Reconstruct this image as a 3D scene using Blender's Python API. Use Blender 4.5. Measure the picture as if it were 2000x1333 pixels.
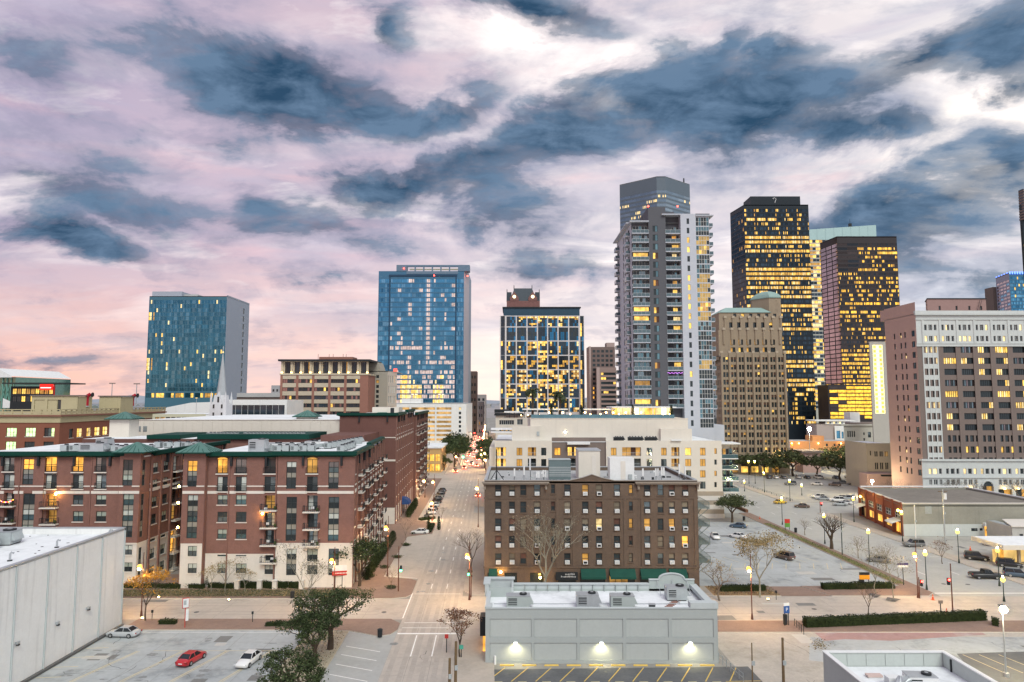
import bpy,math,random
from mathutils import Vector,Matrix
from math import sin,cos,radians,pi,atan,atan2,sqrt,exp

for o in list(bpy.data.objects):
	bpy.data.objects.remove(o)
SC=bpy.context.scene
COL=SC.collection
R=random.Random(11)
ORD=('first second third fourth fifth sixth seventh eighth ninth tenth eleventh twelfth thirteenth fourteenth fifteenth sixteenth seventeenth eighteenth nineteenth twentieth '
	 'twenty-first twenty-second twenty-third twenty-fourth twenty-fifth twenty-sixth twenty-seventh twenty-eighth twenty-ninth thirtieth thirty-first thirty-second thirty-third thirty-fourth thirty-fifth thirty-sixth thirty-seventh thirty-eighth thirty-ninth fortieth').split()

# ------------------------------------------------------------------ camera
H=35.0                       # camera height over the street (m)
FPX=1333.0                   # 24 mm lens on a 36 mm wide frame, in pixels of a 2000 px wide picture
TH=atan(113.5/FPX)         # pitch up
cam_d=bpy.data.cameras.new('camera')
cam_d.lens=24.0
cam_d.sensor_width=36.0
cam_d.clip_start=0.5
cam_d.clip_end=12000
cam=bpy.data.objects.new('camera',cam_d)
cam.location=(0,0,H)
cam.rotation_euler=(pi/2+TH,0,0)
COL.objects.link(cam)
SC.camera=cam


def ray(px,py):
	v=(666.5-py)/FPX
	return((px-1000)/FPX,cos(TH)-sin(TH)*v,sin(TH)+cos(TH)*v)


def G(px,py,z=0.0):
	d=ray(px,py)
	t=(z-H)/d[2]
	return(t*d[0],t*d[1])


def XZ(px,py,Y):
	d=ray(px,py)
	t=Y/d[1]
	return(t*d[0],H+t*d[2])


def T(t,y):                   # street grid: the main street runs a little left of straight ahead
	return(t-0.0338*y,y)


# ------------------------------------------------------------------ world, sun, exposure
W=bpy.data.worlds.new('World')
SC.world=W
W.use_nodes=True
SUN_EL,SUN_AZ=radians(46),radians(163)      # soft light from behind and right of the camera


def build_world():
	nt=W.node_tree
	N,L=nt.nodes,nt.links
	N.clear()
	out=N.new('ShaderNodeOutputWorld')
	bg=N.new('ShaderNodeBackground')
	L.new(bg.outputs[0],out.inputs[0])
	tc=N.new('ShaderNodeTexCoord')
	sep=N.new('ShaderNodeSeparateXYZ')
	L.new(tc.outputs['Generated'],sep.inputs[0])

	def m(op,a,b=None,c=None,clamp=False):
		n=N.new('ShaderNodeMath')
		n.operation=op
		n.use_clamp=clamp
		for i,x in enumerate((a,b,c)):
			if x is None:
				continue
			if isinstance(x,(int,float)):
				n.inputs[i].default_value=x
			else:
				L.new(x,n.inputs[i])
		return n.outputs[0]

	def mix(f,a,b,mode='MIX'):
		n=N.new('ShaderNodeMix')
		n.data_type='RGBA'
		n.blend_type=mode
		for i,x in((0,f),(6,a),(7,b)):
			if isinstance(x,(int,float)):
				n.inputs[i].default_value=x
			elif isinstance(x,tuple):
				n.inputs[i].default_value=(*x,1)
			else:
				L.new(x,n.inputs[i])
		return n.outputs[2]

	def ramp(f,stops,interp='EASE'):
		n=N.new('ShaderNodeValToRGB')
		n.color_ramp.interpolation=interp
		e=n.color_ramp.elements
		e[0].position,e[0].color=stops[0][0],(*stops[0][1],1)
		e[1].position,e[1].color=stops[-1][0],(*stops[-1][1],1)
		for p,c in stops[1:-1]:
			x=e.new(p)
			x.color=(*c,1)
		L.new(f,n.inputs[0])
		return n.outputs[0]

	def comb(x,y,z):
		n=N.new('ShaderNodeCombineXYZ')
		for i,v in enumerate((x,y,z)):
			if isinstance(v,(int,float)):
				n.inputs[i].default_value=v
			else:
				L.new(v,n.inputs[i])
		return n.outputs[0]

	def noise(v,sc,det=6,rough=0.55,dist=0.0):
		n=N.new('ShaderNodeTexNoise')
		n.inputs['Scale'].default_value=sc
		n.inputs['Detail'].default_value=det
		n.inputs['Roughness'].default_value=rough
		n.inputs['Distortion'].default_value=dist
		L.new(v,n.inputs['Vector'])
		return n

	x,y,z=sep.outputs
	zc=m('MAXIMUM',z,0.0)
	# a flat deck of cloud seen in perspective
	den=m('ADD',zc,0.22)
	cx,cy=m('DIVIDE',x,den),m('DIVIDE',y,den)
	cv=comb(cx,cy,0.0)
	# azimuth / elevation plane used for the single large clouds
	hl=m('SQRT',m('ADD',m('MULTIPLY',x,x),m('MULTIPLY',y,y)))
	az=m('ARCTAN2',x,y)
	el=m('DIVIDE',zc,m('MAXIMUM',hl,0.02))
	av=comb(az,el,0.0)
	# streaks, blown by the wind (stretched along one direction of the deck)
	rot=N.new('ShaderNodeMapping')
	rot.inputs['Rotation'].default_value=(0,0,radians(28))
	rot.inputs['Scale'].default_value=(0.55,1.15,1)
	L.new(cv,rot.inputs[0])
	sv=rot.outputs[0]
	n1=noise(sv,1.7,8,0.58,0.35).outputs[0]
	n2=noise(sv,4.4,8,0.6,0.25).outputs[0]
	# streaks low over the horizon, flat and wide
	low=comb(m('MULTIPLY',az,1.0),m('MULTIPLY',el,7.0),3.7)
	n3=noise(low,3.2,7,0.55,0.3).outputs[0]
	# warp for the big clouds
	wn=noise(comb(az,m('MULTIPLY',el,1.6),0.0),4.6,9,0.60,0.25)
	fn=noise(comb(m('MULTIPLY',az,1.0),m('MULTIPLY',el,1.9),5.5),11.0,7,0.6,0.4).outputs[0]
	ws=N.new('ShaderNodeSeparateColor')
	L.new(wn.outputs['Color'],ws.inputs[0])
	wx=m('MULTIPLY',m('SUBTRACT',ws.outputs[0],0.5),0.26)
	wy=m('MULTIPLY',m('SUBTRACT',ws.outputs[1],0.5),0.14)
	wv=comb(m('ADD',az,wx),m('ADD',el,wy),0.0)

	BL=[  # centre px, py, radius x, y (photo pixels), tilt degrees, weight
		(560,165,300,130,4,1.0),(720,215,190,75,0,.8),(880,205,160,62,22,.75),(760,40,120,60,-35,.75),
		(1050,25,240,80,-16,.95),(1290,180,270,120,14,1.0),(1120,245,190,95,12,.95),(1520,195,280,110,18,.95),
		(1700,250,210,80,-4,.9),(1760,110,240,100,22,1.0),(1950,70,200,130,40,.95),(1985,170,90,70,-30,.8),
		(1520,100,100,46,22,.75),(1440,70,80,36,30,.45),(950,310,190,80,22,.85),(790,365,280,70,10,.85),
		(490,385,110,36,-12,.7),(180,485,190,54,-16,1.0),(590,450,300,70,-6,.62),(980,400,220,70,4,.6),
		(1790,400,320,100,10,.9),(1980,350,130,60,20,.8),(1720,480,280,90,0,.7),(1120,520,250,50,0,.5),
		(650,555,180,30,-6,.45),(90,690,220,20,3,.42),(300,70,330,110,14,.42),(60,120,260,110,-25,.42),(420,270,200,60,-10,.35),
		(140,330,380,110,-12,.45),(250,420,300,60,-14,.3),(1900,560,260,60,5,.55),(1060,455,150,50,-8,.5),(1640,560,160,60,0,.4),
	]
	acc=None
	for(bx,by,rx,ry,tilt,wgt)in BL:
		d=ray(bx,by)
		h0=sqrt(d[0]**2+d[1]**2)
		a0,e0=atan2(d[0],d[1]),d[2]/h0
		k=cos(a0)
		sx,sy=rx/FPX*k*k,ry/FPX*k
		mp=N.new('ShaderNodeMapping')
		mp.vector_type='TEXTURE'
		mp.inputs['Location'].default_value=(a0,e0,0)
		mp.inputs['Rotation'].default_value=(0,0,radians(tilt))
		mp.inputs['Scale'].default_value=(sx,sy,1)
		L.new(wv,mp.inputs[0])
		g=N.new('ShaderNodeTexGradient')
		g.gradient_type='SPHERICAL'
		L.new(mp.outputs[0],g.inputs[0])
		v=m('MULTIPLY',m('POWER',g.outputs[1],0.9),wgt*1.45)
		acc=v if acc is None else m('MAXIMUM',acc,v)if False else m('SUBTRACT',m('ADD',acc,v),m('MULTIPLY',acc,v))
	# the same sort of clouds go on overhead and behind the camera
	gen=m('MULTIPLY',m('SUBTRACT',noise(cv,1.15,8,0.58,0.3).outputs[0],0.46),4.5,clamp=True)
	# inside the view the deck is described by the list above
	ahead=m('MULTIPLY',m('SUBTRACT',m('COSINE',az),0.70),8.0,clamp=True)
	high=m('MULTIPLY',m('SUBTRACT',el,0.62),6.0,clamp=True)
	outside=m('SUBTRACT',1.0,m('MULTIPLY',ahead,m('SUBTRACT',1.0,high)))
	lowcut=m('MULTIPLY',m('SUBTRACT',el,0.12),5.0,clamp=True)
	dark=m('ADD',acc,m('MULTIPLY',m('MULTIPLY',gen,outside),m('MULTIPLY',lowcut,0.85)))
	dark=m('ADD',dark,m('MULTIPLY',m('SUBTRACT',n2,0.5),1.7))
	dark=m('ADD',dark,m('MULTIPLY',m('SUBTRACT',wn.outputs[0],0.5),1.9))
	dark=m('ADD',dark,m('MULTIPLY',m('SUBTRACT',fn,0.5),1.3))
	dark=m('MULTIPLY',m('SUBTRACT',dark,0.0),0.95,clamp=True)

	# clear and thin-cloud colours: peach low on the left, cream in the middle, pale blue on the right
	side=m('MULTIPLY',m('ADD',az,0.75),0.70,clamp=True)
	lowc=ramp(side,[(0.0,(.80,.42,.32)),(0.30,(.86,.55,.46)),(0.52,(.92,.74,.65)),(0.72,(.72,.68,.68)),(1.0,(.52,.59,.67))])
	midc=ramp(side,[(0.0,(.36,.31,.42)),(0.35,(.52,.41,.47)),(0.6,(.68,.58,.59)),(1.0,(.68,.64,.64))])
	upk=m('MULTIPLY',m('SUBTRACT',el,0.035),5.2,clamp=True)
	base=mix(upk,lowc,midc)
	stre=m('MULTIPLY',m('SUBTRACT',m('ADD',m('MULTIPLY',n1,.75),m('MULTIPLY',n2,.35)),0.51),3.6,clamp=True)
	base=mix(m('MULTIPLY',stre,m('ADD',.18,m('MULTIPLY',upk,.82))),base,(.90,.80,.77))
	# mauve-grey veils
	veil=m('MULTIPLY',m('SUBTRACT',n3,0.47),4.0,clamp=True)
	base=mix(m('MULTIPLY',veil,.50),base,(.40,.40,.51))
	pink=m('MULTIPLY',m('SUBTRACT',noise(comb(m('MULTIPLY',az,1.3),m('MULTIPLY',el,9.0),9.1),3.0,4,.5).outputs[0],0.53),4.0,clamp=True)
	pk=m('MULTIPLY',pink,m('SUBTRACT',1.0,m('MULTIPLY',m('ABSOLUTE',m('SUBTRACT',el,.30)),3.6),clamp=True))
	base=mix(m('MULTIPLY',pk,.55),base,(.84,.45,.45))
	# bright break in the cloud on the right
	gd=ray(1925,285)
	ga,ge=atan2(gd[0],gd[1]),gd[2]/sqrt(gd[0]**2+gd[1]**2)
	gm=N.new('ShaderNodeMapping')
	gm.vector_type='TEXTURE'
	gm.inputs['Location'].default_value=(ga,ge,0)
	gm.inputs['Rotation'].default_value=(0,0,radians(22))
	gm.inputs['Scale'].default_value=(.17,.10,1)
	L.new(wv,gm.inputs[0])
	gg=N.new('ShaderNodeTexGradient')
	gg.gradient_type='SPHERICAL'
	L.new(gm.outputs[0],gg.inputs[0])
	glow=m('MULTIPLY',gg.outputs[1],1.9,clamp=True)
	base=mix(glow,base,(1.25,1.10,.95))
	# a little of the clear evening sky shows through everything
	sky=N.new('ShaderNodeTexSky')
	sky.sky_type='NISHITA'
	sky.sun_disc=False
	sky.sun_elevation=SUN_EL
	sky.sun_rotation=SUN_AZ
	skyc=mix(1.0,sky.outputs[0],(.085,.085,.085),'MULTIPLY')
	base=mix(.10,base,skyc)
	# a middle layer of thin mauve cloud, thickest round the big clouds
	mid=m('ADD',m('ADD',m('MULTIPLY',n1,.55),m('MULTIPLY',wn.outputs[0],.6)),m('ADD',m('MULTIPLY',fn,.35),m('MULTIPLY',acc,.16)))
	mid=m('MULTIPLY',m('SUBTRACT',mid,.665),4.0,clamp=True)
	base=mix(m('MULTIPLY',mid,m('ADD',.2,m('MULTIPLY',upk,.65))),base,mix(side,(.29,.265,.355),(.235,.30,.40)))
	brt=m('ADD',m('MULTIPLY',noise(sv,2.6,7,0.55,0.5).outputs[0],.75),m('MULTIPLY',fn,.25))
	brt=m('MULTIPLY',m('SUBTRACT',brt,.515),7.0,clamp=True)
	base=mix(m('MULTIPLY',brt,m('MULTIPLY',upk,.85)),base,mix(side,(.93,.84,.81),(1.12,1.02,.94)))
	# the dark clouds themselves: mauve at the rim, slate blue in the body
	body=mix(m('MULTIPLY',m('SUBTRACT',m('ADD',fn,n2),.86),3.4,clamp=True),(.012,.048,.098),(.095,.160,.250))
	dk=ramp(dark,[(0.0,(0,0,0)),(0.3,(.26,.26,.26)),(.65,(.70,.70,.70)),(1.0,(.97,.97,.97))],'EASE')
	rim=mix(m('MULTIPLY',dark,1.7,clamp=True),(.27,.245,.36),body)
	col=mix(dk,base,rim)
	L.new(col,bg.inputs[0])
	bg.inputs[1].default_value=1.0


build_world()
sun_d=bpy.data.lights.new('sun','SUN')
sun_d.energy=1.5
sun_d.angle=radians(28)
sun_d.color=(.97,1.0,.91)
sun=bpy.data.objects.new('sun',sun_d)
sun.rotation_euler=Vector((sin(SUN_AZ)*cos(SUN_EL),cos(SUN_AZ)*cos(SUN_EL),sin(SUN_EL))).to_track_quat('Z','Y').to_euler()
sun.location=(0,0,300)
COL.objects.link(sun)
SC.view_settings.view_transform='Standard'
SC.view_settings.look='None'
SC.view_settings.exposure=0.5
SC.view_settings.gamma=1.0
SC.view_settings.use_curve_mapping=False
SC.render.engine='CYCLES'
SC.cycles.use_denoising=True
SC.cycles.max_bounces=5
SC.cycles.diffuse_bounces=2
SC.cycles.glossy_bounces=3
SC.cycles.sample_clamp_indirect=4.0


# ------------------------------------------------------------------ materials
MATS={}


def srgb(r,g,b):
	f=lambda c:(c/255/12.92)if c/255<=.04045 else((c/255+.055)/1.055)**2.4
	return(f(r),f(g),f(b))


def _nt(name):
	m=bpy.data.materials.new(name)
	m.use_nodes=True
	return m,m.node_tree.nodes,m.node_tree.links,m.node_tree.nodes['Principled BSDF']


def pm(name,col,rough=.8,var=.14,scale=.35,metal=0.0,streak=0.0,fine=.06,bump=0.0,spec=.3,rand=0.0,dirt=None):
	"""painted / stone / concrete surface: broad blotches, fine grain and optional rain streaks"""
	if name in MATS:
		return MATS[name]
	m,N,L,P=_nt(name)
	geo=N.new('ShaderNodeNewGeometry')

	def noise(sc,det,vec=None,rough_=.6):
		n=N.new('ShaderNodeTexNoise')
		n.inputs['Scale'].default_value=sc
		n.inputs['Detail'].default_value=det
		n.inputs['Roughness'].default_value=rough_
		L.new(vec or geo.outputs['Position'],n.inputs['Vector'])
		return n.outputs[0]

	def mth(op,a,b,clamp=False):
		n=N.new('ShaderNodeMath')
		n.operation=op
		n.use_clamp=clamp
		for i,x in enumerate((a,b)):
			if isinstance(x,(int,float)):
				n.inputs[i].default_value=x
			else:
				L.new(x,n.inputs[i])
		return n.outputs[0]
	f=mth('MULTIPLY',mth('SUBTRACT',noise(scale,6),.5),2.2*var)
	f=mth('ADD',f,mth('MULTIPLY',mth('SUBTRACT',noise(scale*14,3),.5),2.2*fine))
	f=mth('ADD',f,mth('MULTIPLY',mth('SUBTRACT',noise(scale*4.3,4),.5),1.7*var))
	if streak:
		mp=N.new('ShaderNodeMapping')
		mp.inputs['Scale'].default_value=(1.3,1.3,.05)
		L.new(geo.outputs['Position'],mp.inputs[0])
		s=mth('MULTIPLY',mth('SUBTRACT',noise(.9,5,mp.outputs[0]),.56),4.0,True)
		f=mth('SUBTRACT',f,mth('MULTIPLY',s,streak))
	if rand:
		oi=N.new('ShaderNodeObjectInfo')
		f=mth('ADD',f,mth('MULTIPLY',mth('SUBTRACT',oi.outputs['Random'],.5),2*rand))
	f=mth('ADD',f,1.0)
	n=N.new('ShaderNodeVectorMath')
	n.operation='SCALE'
	n.inputs[0].default_value=col
	L.new(f,n.inputs['Scale'])
	c=n.outputs[0]
	if dirt:
		dc,amt,dsc=dirt
		mx=N.new('ShaderNodeMix')
		mx.data_type='RGBA'
		L.new(mth('MULTIPLY',mth('SUBTRACT',noise(dsc,7,None,.68),.52),amt,True),mx.inputs[0])
		L.new(c,mx.inputs[6])
		mx.inputs[7].default_value=(*dc,1)
		c=mx.outputs[2]
	L.new(c,P.inputs['Base Color'])
	P.inputs['Roughness'].default_value=rough
	P.inputs['Metallic'].default_value=metal
	P.inputs['Specular IOR Level'].default_value=spec
	if bump:
		b=N.new('ShaderNodeBump')
		b.inputs['Strength'].default_value=bump
		b.inputs['Distance'].default_value=.05
		L.new(noise(scale*20,4),b.inputs['Height'])
		L.new(b.outputs[0],P.inputs['Normal'])
	MATS[name]=m
	return m


def glass(name,col,metal=.0,rough=.06,var=.25,spec=.5):
	"""window glass: every pane object differs a little and is a little wavy"""
	if name in MATS:
		return MATS[name]
	m,N,L,P=_nt(name)
	oi=N.new('ShaderNodeObjectInfo')
	geo=N.new('ShaderNodeNewGeometry')
	no=N.new('ShaderNodeTexNoise')
	no.inputs['Scale'].default_value=.55
	no.inputs['Detail'].default_value=3
	L.new(geo.outputs['Position'],no.inputs['Vector'])
	a=N.new('ShaderNodeMath')
	a.operation='ADD'
	L.new(oi.outputs['Random'],a.inputs[0])
	L.new(no.outputs[0],a.inputs[1])
	s=N.new('ShaderNodeMath')
	s.operation='MULTIPLY_ADD'
	L.new(a.outputs[0],s.inputs[0])
	s.inputs[1].default_value=2*var
	s.inputs[2].default_value=1-2*var
	v=N.new('ShaderNodeVectorMath')
	v.operation='SCALE'
	v.inputs[0].default_value=col
	L.new(s.outputs[0],v.inputs['Scale'])
	L.new(v.outputs[0],P.inputs['Base Color'])
	P.inputs['Metallic'].default_value=metal
	P.inputs['Roughness'].default_value=rough
	P.inputs['Specular IOR Level'].default_value=spec
	nb=N.new('ShaderNodeTexNoise')
	nb.inputs['Scale'].default_value=.22
	L.new(geo.outputs['Position'],nb.inputs['Vector'])
	b=N.new('ShaderNodeBump')
	b.inputs['Strength'].default_value=.12
	b.inputs['Distance'].default_value=.25
	L.new(nb.outputs[0],b.inputs['Height'])
	L.new(b.outputs[0],P.inputs['Normal'])
	MATS[name]=m
	return m


def em(name,col,strength,var=.5,scale=.6):
	"""lit room or lamp: uneven, as furniture and blinds make it"""
	if name in MATS:
		return MATS[name]
	m,N,L,P=_nt(name)
	P.inputs['Base Color'].default_value=(*[min(1,c*.5)for c in col],1)
	P.inputs['Roughness'].default_value=.3
	P.inputs['Emission Color'].default_value=(*col,1)
	if var:
		geo=N.new('ShaderNodeNewGeometry')
		no=N.new('ShaderNodeTexNoise')
		no.inputs['Scale'].default_value=scale
		no.inputs['Detail'].default_value=4
		L.new(geo.outputs['Position'],no.inputs['Vector'])
		oi=N.new('ShaderNodeObjectInfo')
		a=N.new('ShaderNodeMath')
		a.operation='MULTIPLY_ADD'
		L.new(no.outputs[0],a.inputs[0])
		a.inputs[1].default_value=5.0*var
		a.inputs[2].default_value=1-2.9*var
		a.use_clamp=False
		b=N.new('ShaderNodeMath')
		b.operation='MULTIPLY_ADD'
		L.new(oi.outputs['Random'],b.inputs[0])
		b.inputs[1].default_value=.7*var
		L.new(a.outputs[0],b.inputs[2])
		c=N.new('ShaderNodeMath')
		c.operation='MULTIPLY'
		mxn=N.new('ShaderNodeMath')
		mxn.operation='MAXIMUM'
		mxn.inputs[1].default_value=.10
		L.new(b.outputs[0],mxn.inputs[0])
		L.new(mxn.outputs[0],c.inputs[0])
		c.inputs[1].default_value=strength
		L.new(c.outputs[0],P.inputs['Emission Strength'])
	else:
		P.inputs['Emission Strength'].default_value=strength
	MATS[name]=m
	return m


def leafmat(name,c0,c1,rough=.7):
	if name in MATS:
		return MATS[name]
	m,N,L,P=_nt(name)
	geo=N.new('ShaderNodeNewGeometry')
	r=N.new('ShaderNodeValToRGB')
	r.color_ramp.elements[0].color=(*c0,1)
	r.color_ramp.elements[1].color=(*c1,1)
	L.new(geo.outputs['Random Per Island'],r.inputs[0])
	L.new(r.outputs[0],P.inputs['Base Color'])
	P.inputs['Roughness'].default_value=rough
	P.inputs['Specular IOR Level'].default_value=.2
	MATS[name]=m
	return m


# ------------------------------------------------------------------ mesh helper
class MB:
	def __init__(s):
		s.v,s.f,s.m,s.mats=[],[],[],[]

	def mi(s,mat):
		for i,x in enumerate(s.mats):
			if x is mat:
				return i
		s.mats.append(mat)
		return len(s.mats)-1

	def poly(s,pts,mat):
		b=len(s.v)
		s.v.extend([tuple(p)for p in pts])
		s.f.append(tuple(range(b,b+len(pts))))
		s.m.append(s.mi(mat))

	def box(s,x0,y0,z0,x1,y1,z1,mat,bottom=True):
		if x0>x1:x0,x1=x1,x0
		if y0>y1:y0,y1=y1,y0
		b=len(s.v)
		s.v.extend([(x0,y0,z0),(x1,y0,z0),(x1,y1,z0),(x0,y1,z0),(x0,y0,z1),(x1,y0,z1),(x1,y1,z1),(x0,y1,z1)])
		F=[(4,5,6,7),(0,1,5,4),(1,2,6,5),(2,3,7,6),(3,0,4,7)]
		if bottom:F.append((3,2,1,0))
		k=s.mi(mat)
		for q in F:
			s.f.append(tuple(b+i for i in q))
			s.m.append(k)

	def obox(s,cx,cy,z0,lx,ly,hz,ang,mat):
		"""upright box turned by ang about z; cx, cy is the middle of its foot"""
		c,d=cos(ang),sin(ang)
		P=[(cx+a*c-b_*d,cy+a*d+b_*c)for a,b_ in((-lx/2,-ly/2),(lx/2,-ly/2),(lx/2,ly/2),(-lx/2,ly/2))]
		s.prism(P,z0,z0+hz,mat,bottom=True)

	def prism(s,pts,z0,z1,mat,top=True,bottom=False,sides=True,topmat=None):
		n=len(pts)
		if sum(pts[i][0]*pts[(i+1)%n][1]-pts[(i+1)%n][0]*pts[i][1]for i in range(n))<0:
			pts=pts[::-1]
		b=len(s.v)
		s.v.extend([(p[0],p[1],z0)for p in pts]+[(p[0],p[1],z1)for p in pts])
		k=s.mi(mat)
		if sides:
			for i in range(n):
				j=(i+1)%n
				s.f.append((b+i,b+j,b+n+j,b+n+i))
				s.m.append(k)
		if top:
			s.f.append(tuple(range(b+n,b+2*n)))
			s.m.append(s.mi(topmat)if topmat else k)
		if bottom:
			s.f.append(tuple(range(b+n-1,b-1,-1)))
			s.m.append(k)

	def frustum(s,pts0,z0,pts1,z1,mat,top=True):
		n=len(pts0)
		b=len(s.v)
		s.v.extend([(p[0],p[1],z0)for p in pts0]+[(p[0],p[1],z1)for p in pts1])
		k=s.mi(mat)
		for i in range(n):
			j=(i+1)%n
			s.f.append((b+i,b+j,b+n+j,b+n+i))
			s.m.append(k)
		if top:
			s.f.append(tuple(range(b+n,b+2*n)))
			s.m.append(k)

	def tube(s,pts,rad,mat,n=6,cap=True):
		"""tube through points; rad a number or a list"""
		P=[Vector(p)for p in pts]
		rr=rad if isinstance(rad,(list,tuple))else[rad]*len(P)
		b=len(s.v)
		k=s.mi(mat)
		up=None
		for i,p in enumerate(P):
			d=(P[min(i+1,len(P)-1)]-P[max(i-1,0)])
			if d.length<1e-9:d=Vector((0,0,1))
			d.normalize()
			if up is None:
				up=Vector((1,0,0))if abs(d.x)<.9 else Vector((0,1,0))
			a=d.cross(up)
			if a.length<1e-6:
				a=d.cross(Vector((0,1,0.1)))
			a.normalize()
			c=d.cross(a)
			up=a.cross(d)*-1 if False else up
			for q in range(n):
				t=2*pi*q/n
				s.v.append(tuple(p+(a*cos(t)+c*sin(t))*rr[i]))
		for i in range(len(P)-1):
			for q in range(n):
				w=(q+1)%n
				s.f.append((b+i*n+w,b+i*n+q,b+(i+1)*n+q,b+(i+1)*n+w))
				s.m.append(k)
		if cap:
			e=b+(len(P)-1)*n
			s.f.append(tuple(e+n-1-q for q in range(n)))
			s.m.append(k)
			s.f.append(tuple(b+q for q in range(n)))
			s.m.append(k)

	def cyl(s,x,y,z0,z1,r,mat,n=10,r1=None):
		r1=r if r1 is None else r1
		b=len(s.v)
		k=s.mi(mat)
		for z,q in((z0,r),(z1,r1)):
			s.v.extend([(x+q*cos(2*pi*i/n),y+q*sin(2*pi*i/n),z)for i in range(n)])
		for i in range(n):
			j=(i+1)%n
			s.f.append((b+i,b+j,b+n+j,b+n+i))
			s.m.append(k)
		s.f.append(tuple(range(b+n,b+2*n)))
		s.m.append(k)
		s.f.append(tuple(range(b+n-1,b-1,-1)))
		s.m.append(k)

	def ball(s,x,y,z,r,mat,nu=8,nv=5,sz=1.0):
		b=len(s.v)
		k=s.mi(mat)
		for j in range(nv+1):
			t=pi*j/nv
			for i in range(nu):
				a=2*pi*i/nu
				s.v.append((x+r*sin(t)*cos(a),y+r*sin(t)*sin(a),z-r*sz*cos(t)))
		for j in range(nv):
			for i in range(nu):
				i2=(i+1)%nu
				s.f.append((b+j*nu+i,b+j*nu+i2,b+(j+1)*nu+i2,b+(j+1)*nu+i))
				s.m.append(k)

	def mesh(s,name,off=(0,0,0)):
		me=bpy.data.meshes.new(name)
		ox,oy,oz=off
		me.from_pydata([(a-ox,b-oy,c-oz)for a,b,c in s.v],[],s.f)
		for mt in s.mats:
			me.materials.append(mt)
		me.polygons.foreach_set('material_index',s.m)
		me.update()
		return me

	def build(s,name,parent=None,off=None):
		"""vertices are local to the parent, or in world coordinates when off is the parent's position"""
		o=bpy.data.objects.new(name,s.mesh(name,off or(0,0,0)))
		COL.objects.link(o)
		if parent:o.parent=parent
		return o


def put(name,me,parent=None,loc=(0,0,0),rz=0.0):
	o=bpy.data.objects.new(name,me)
	o.location=loc
	o.rotation_euler=(0,0,rz)
	COL.objects.link(o)
	if parent:o.parent=parent
	return o


def tag(o,label=None,cat=None,group=None,kind=None):
	if label:o['label']=label
	if cat:o['category']=cat
	if group:o['group']=group
	if kind:o['kind']=kind
	return o


def thing(name,label,cat,loc=(0,0,0),rz=0.0,group=None):
	o=bpy.data.objects.new(name,None)
	o.empty_display_size=.5
	o.location=loc
	o.rotation_euler=(0,0,rz)
	COL.objects.link(o)
	return tag(o,label,cat,group)


def dup(root,loc,rz=0.0,label=None,group=None,scale=None):
	r=root.copy()
	COL.objects.link(r)
	r.location=loc
	r.rotation_euler=(0,0,rz)
	if scale:r.scale=(scale,)*3 if isinstance(scale,(int,float))else scale
	if label:r['label']=label
	if group:r['group']=group
	for ch in list(root.children):
		c=ch.copy()
		COL.objects.link(c)
		c.parent=r
		for g in ch.children:
			d=g.copy()
			COL.objects.link(d)
			d.parent=c
	return r


# ------------------------------------------------------------------ building helper
WC={}


def window_mesh(w,h,nx,ny,fm,panes,depth,bar,border,split):
	"""one window: frame with mullions (y runs into the wall) and its panes"""
	key=(round(w,2),round(h,2),nx,ny,fm.name,tuple(p.name for p in panes),depth,bar,border,split)
	if key in WC:return WC[key]
	fr,pn=MB(),(MB()if split else None)
	if not split:pn=fr
	y0,y1=depth-.10,depth
	if border>0:
		fr.box(0,y0,0,border,y1,h,fm)
		fr.box(w-border,y0,0,w,y1,h,fm)
		fr.box(border,y0,0,w-border,y1,border,fm)
		fr.box(border,y0,h-border,w-border,y1,h,fm)
	iw,ih=w-2*border,h-2*border
	for i in range(1,nx):
		x=border+iw*i/nx
		fr.box(x-bar/2,y0+.01,border,x+bar/2,y1,h-border,fm)
	for j in range(1,ny):
		z=border+ih*j/ny
		fr.box(border,y0+.02,z-bar/2,w-border,y1,z+bar/2,fm)
	yp=depth-.03
	for j in range(ny):
		for i in range(nx):
			p=panes[(j*nx+i)%len(panes)]
			x0,x1=border+iw*i/nx,border+iw*(i+1)/nx
			z0,z1=border+ih*j/ny,border+ih*(j+1)/ny
			pn.poly([(x0,yp,z0),(x1,yp,z0),(x1,yp,z1),(x0,yp,z1)],p)
	r=(fr.mesh('window'),pn.mesh('pane')if split else None)
	WC[key]=r
	return r


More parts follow.
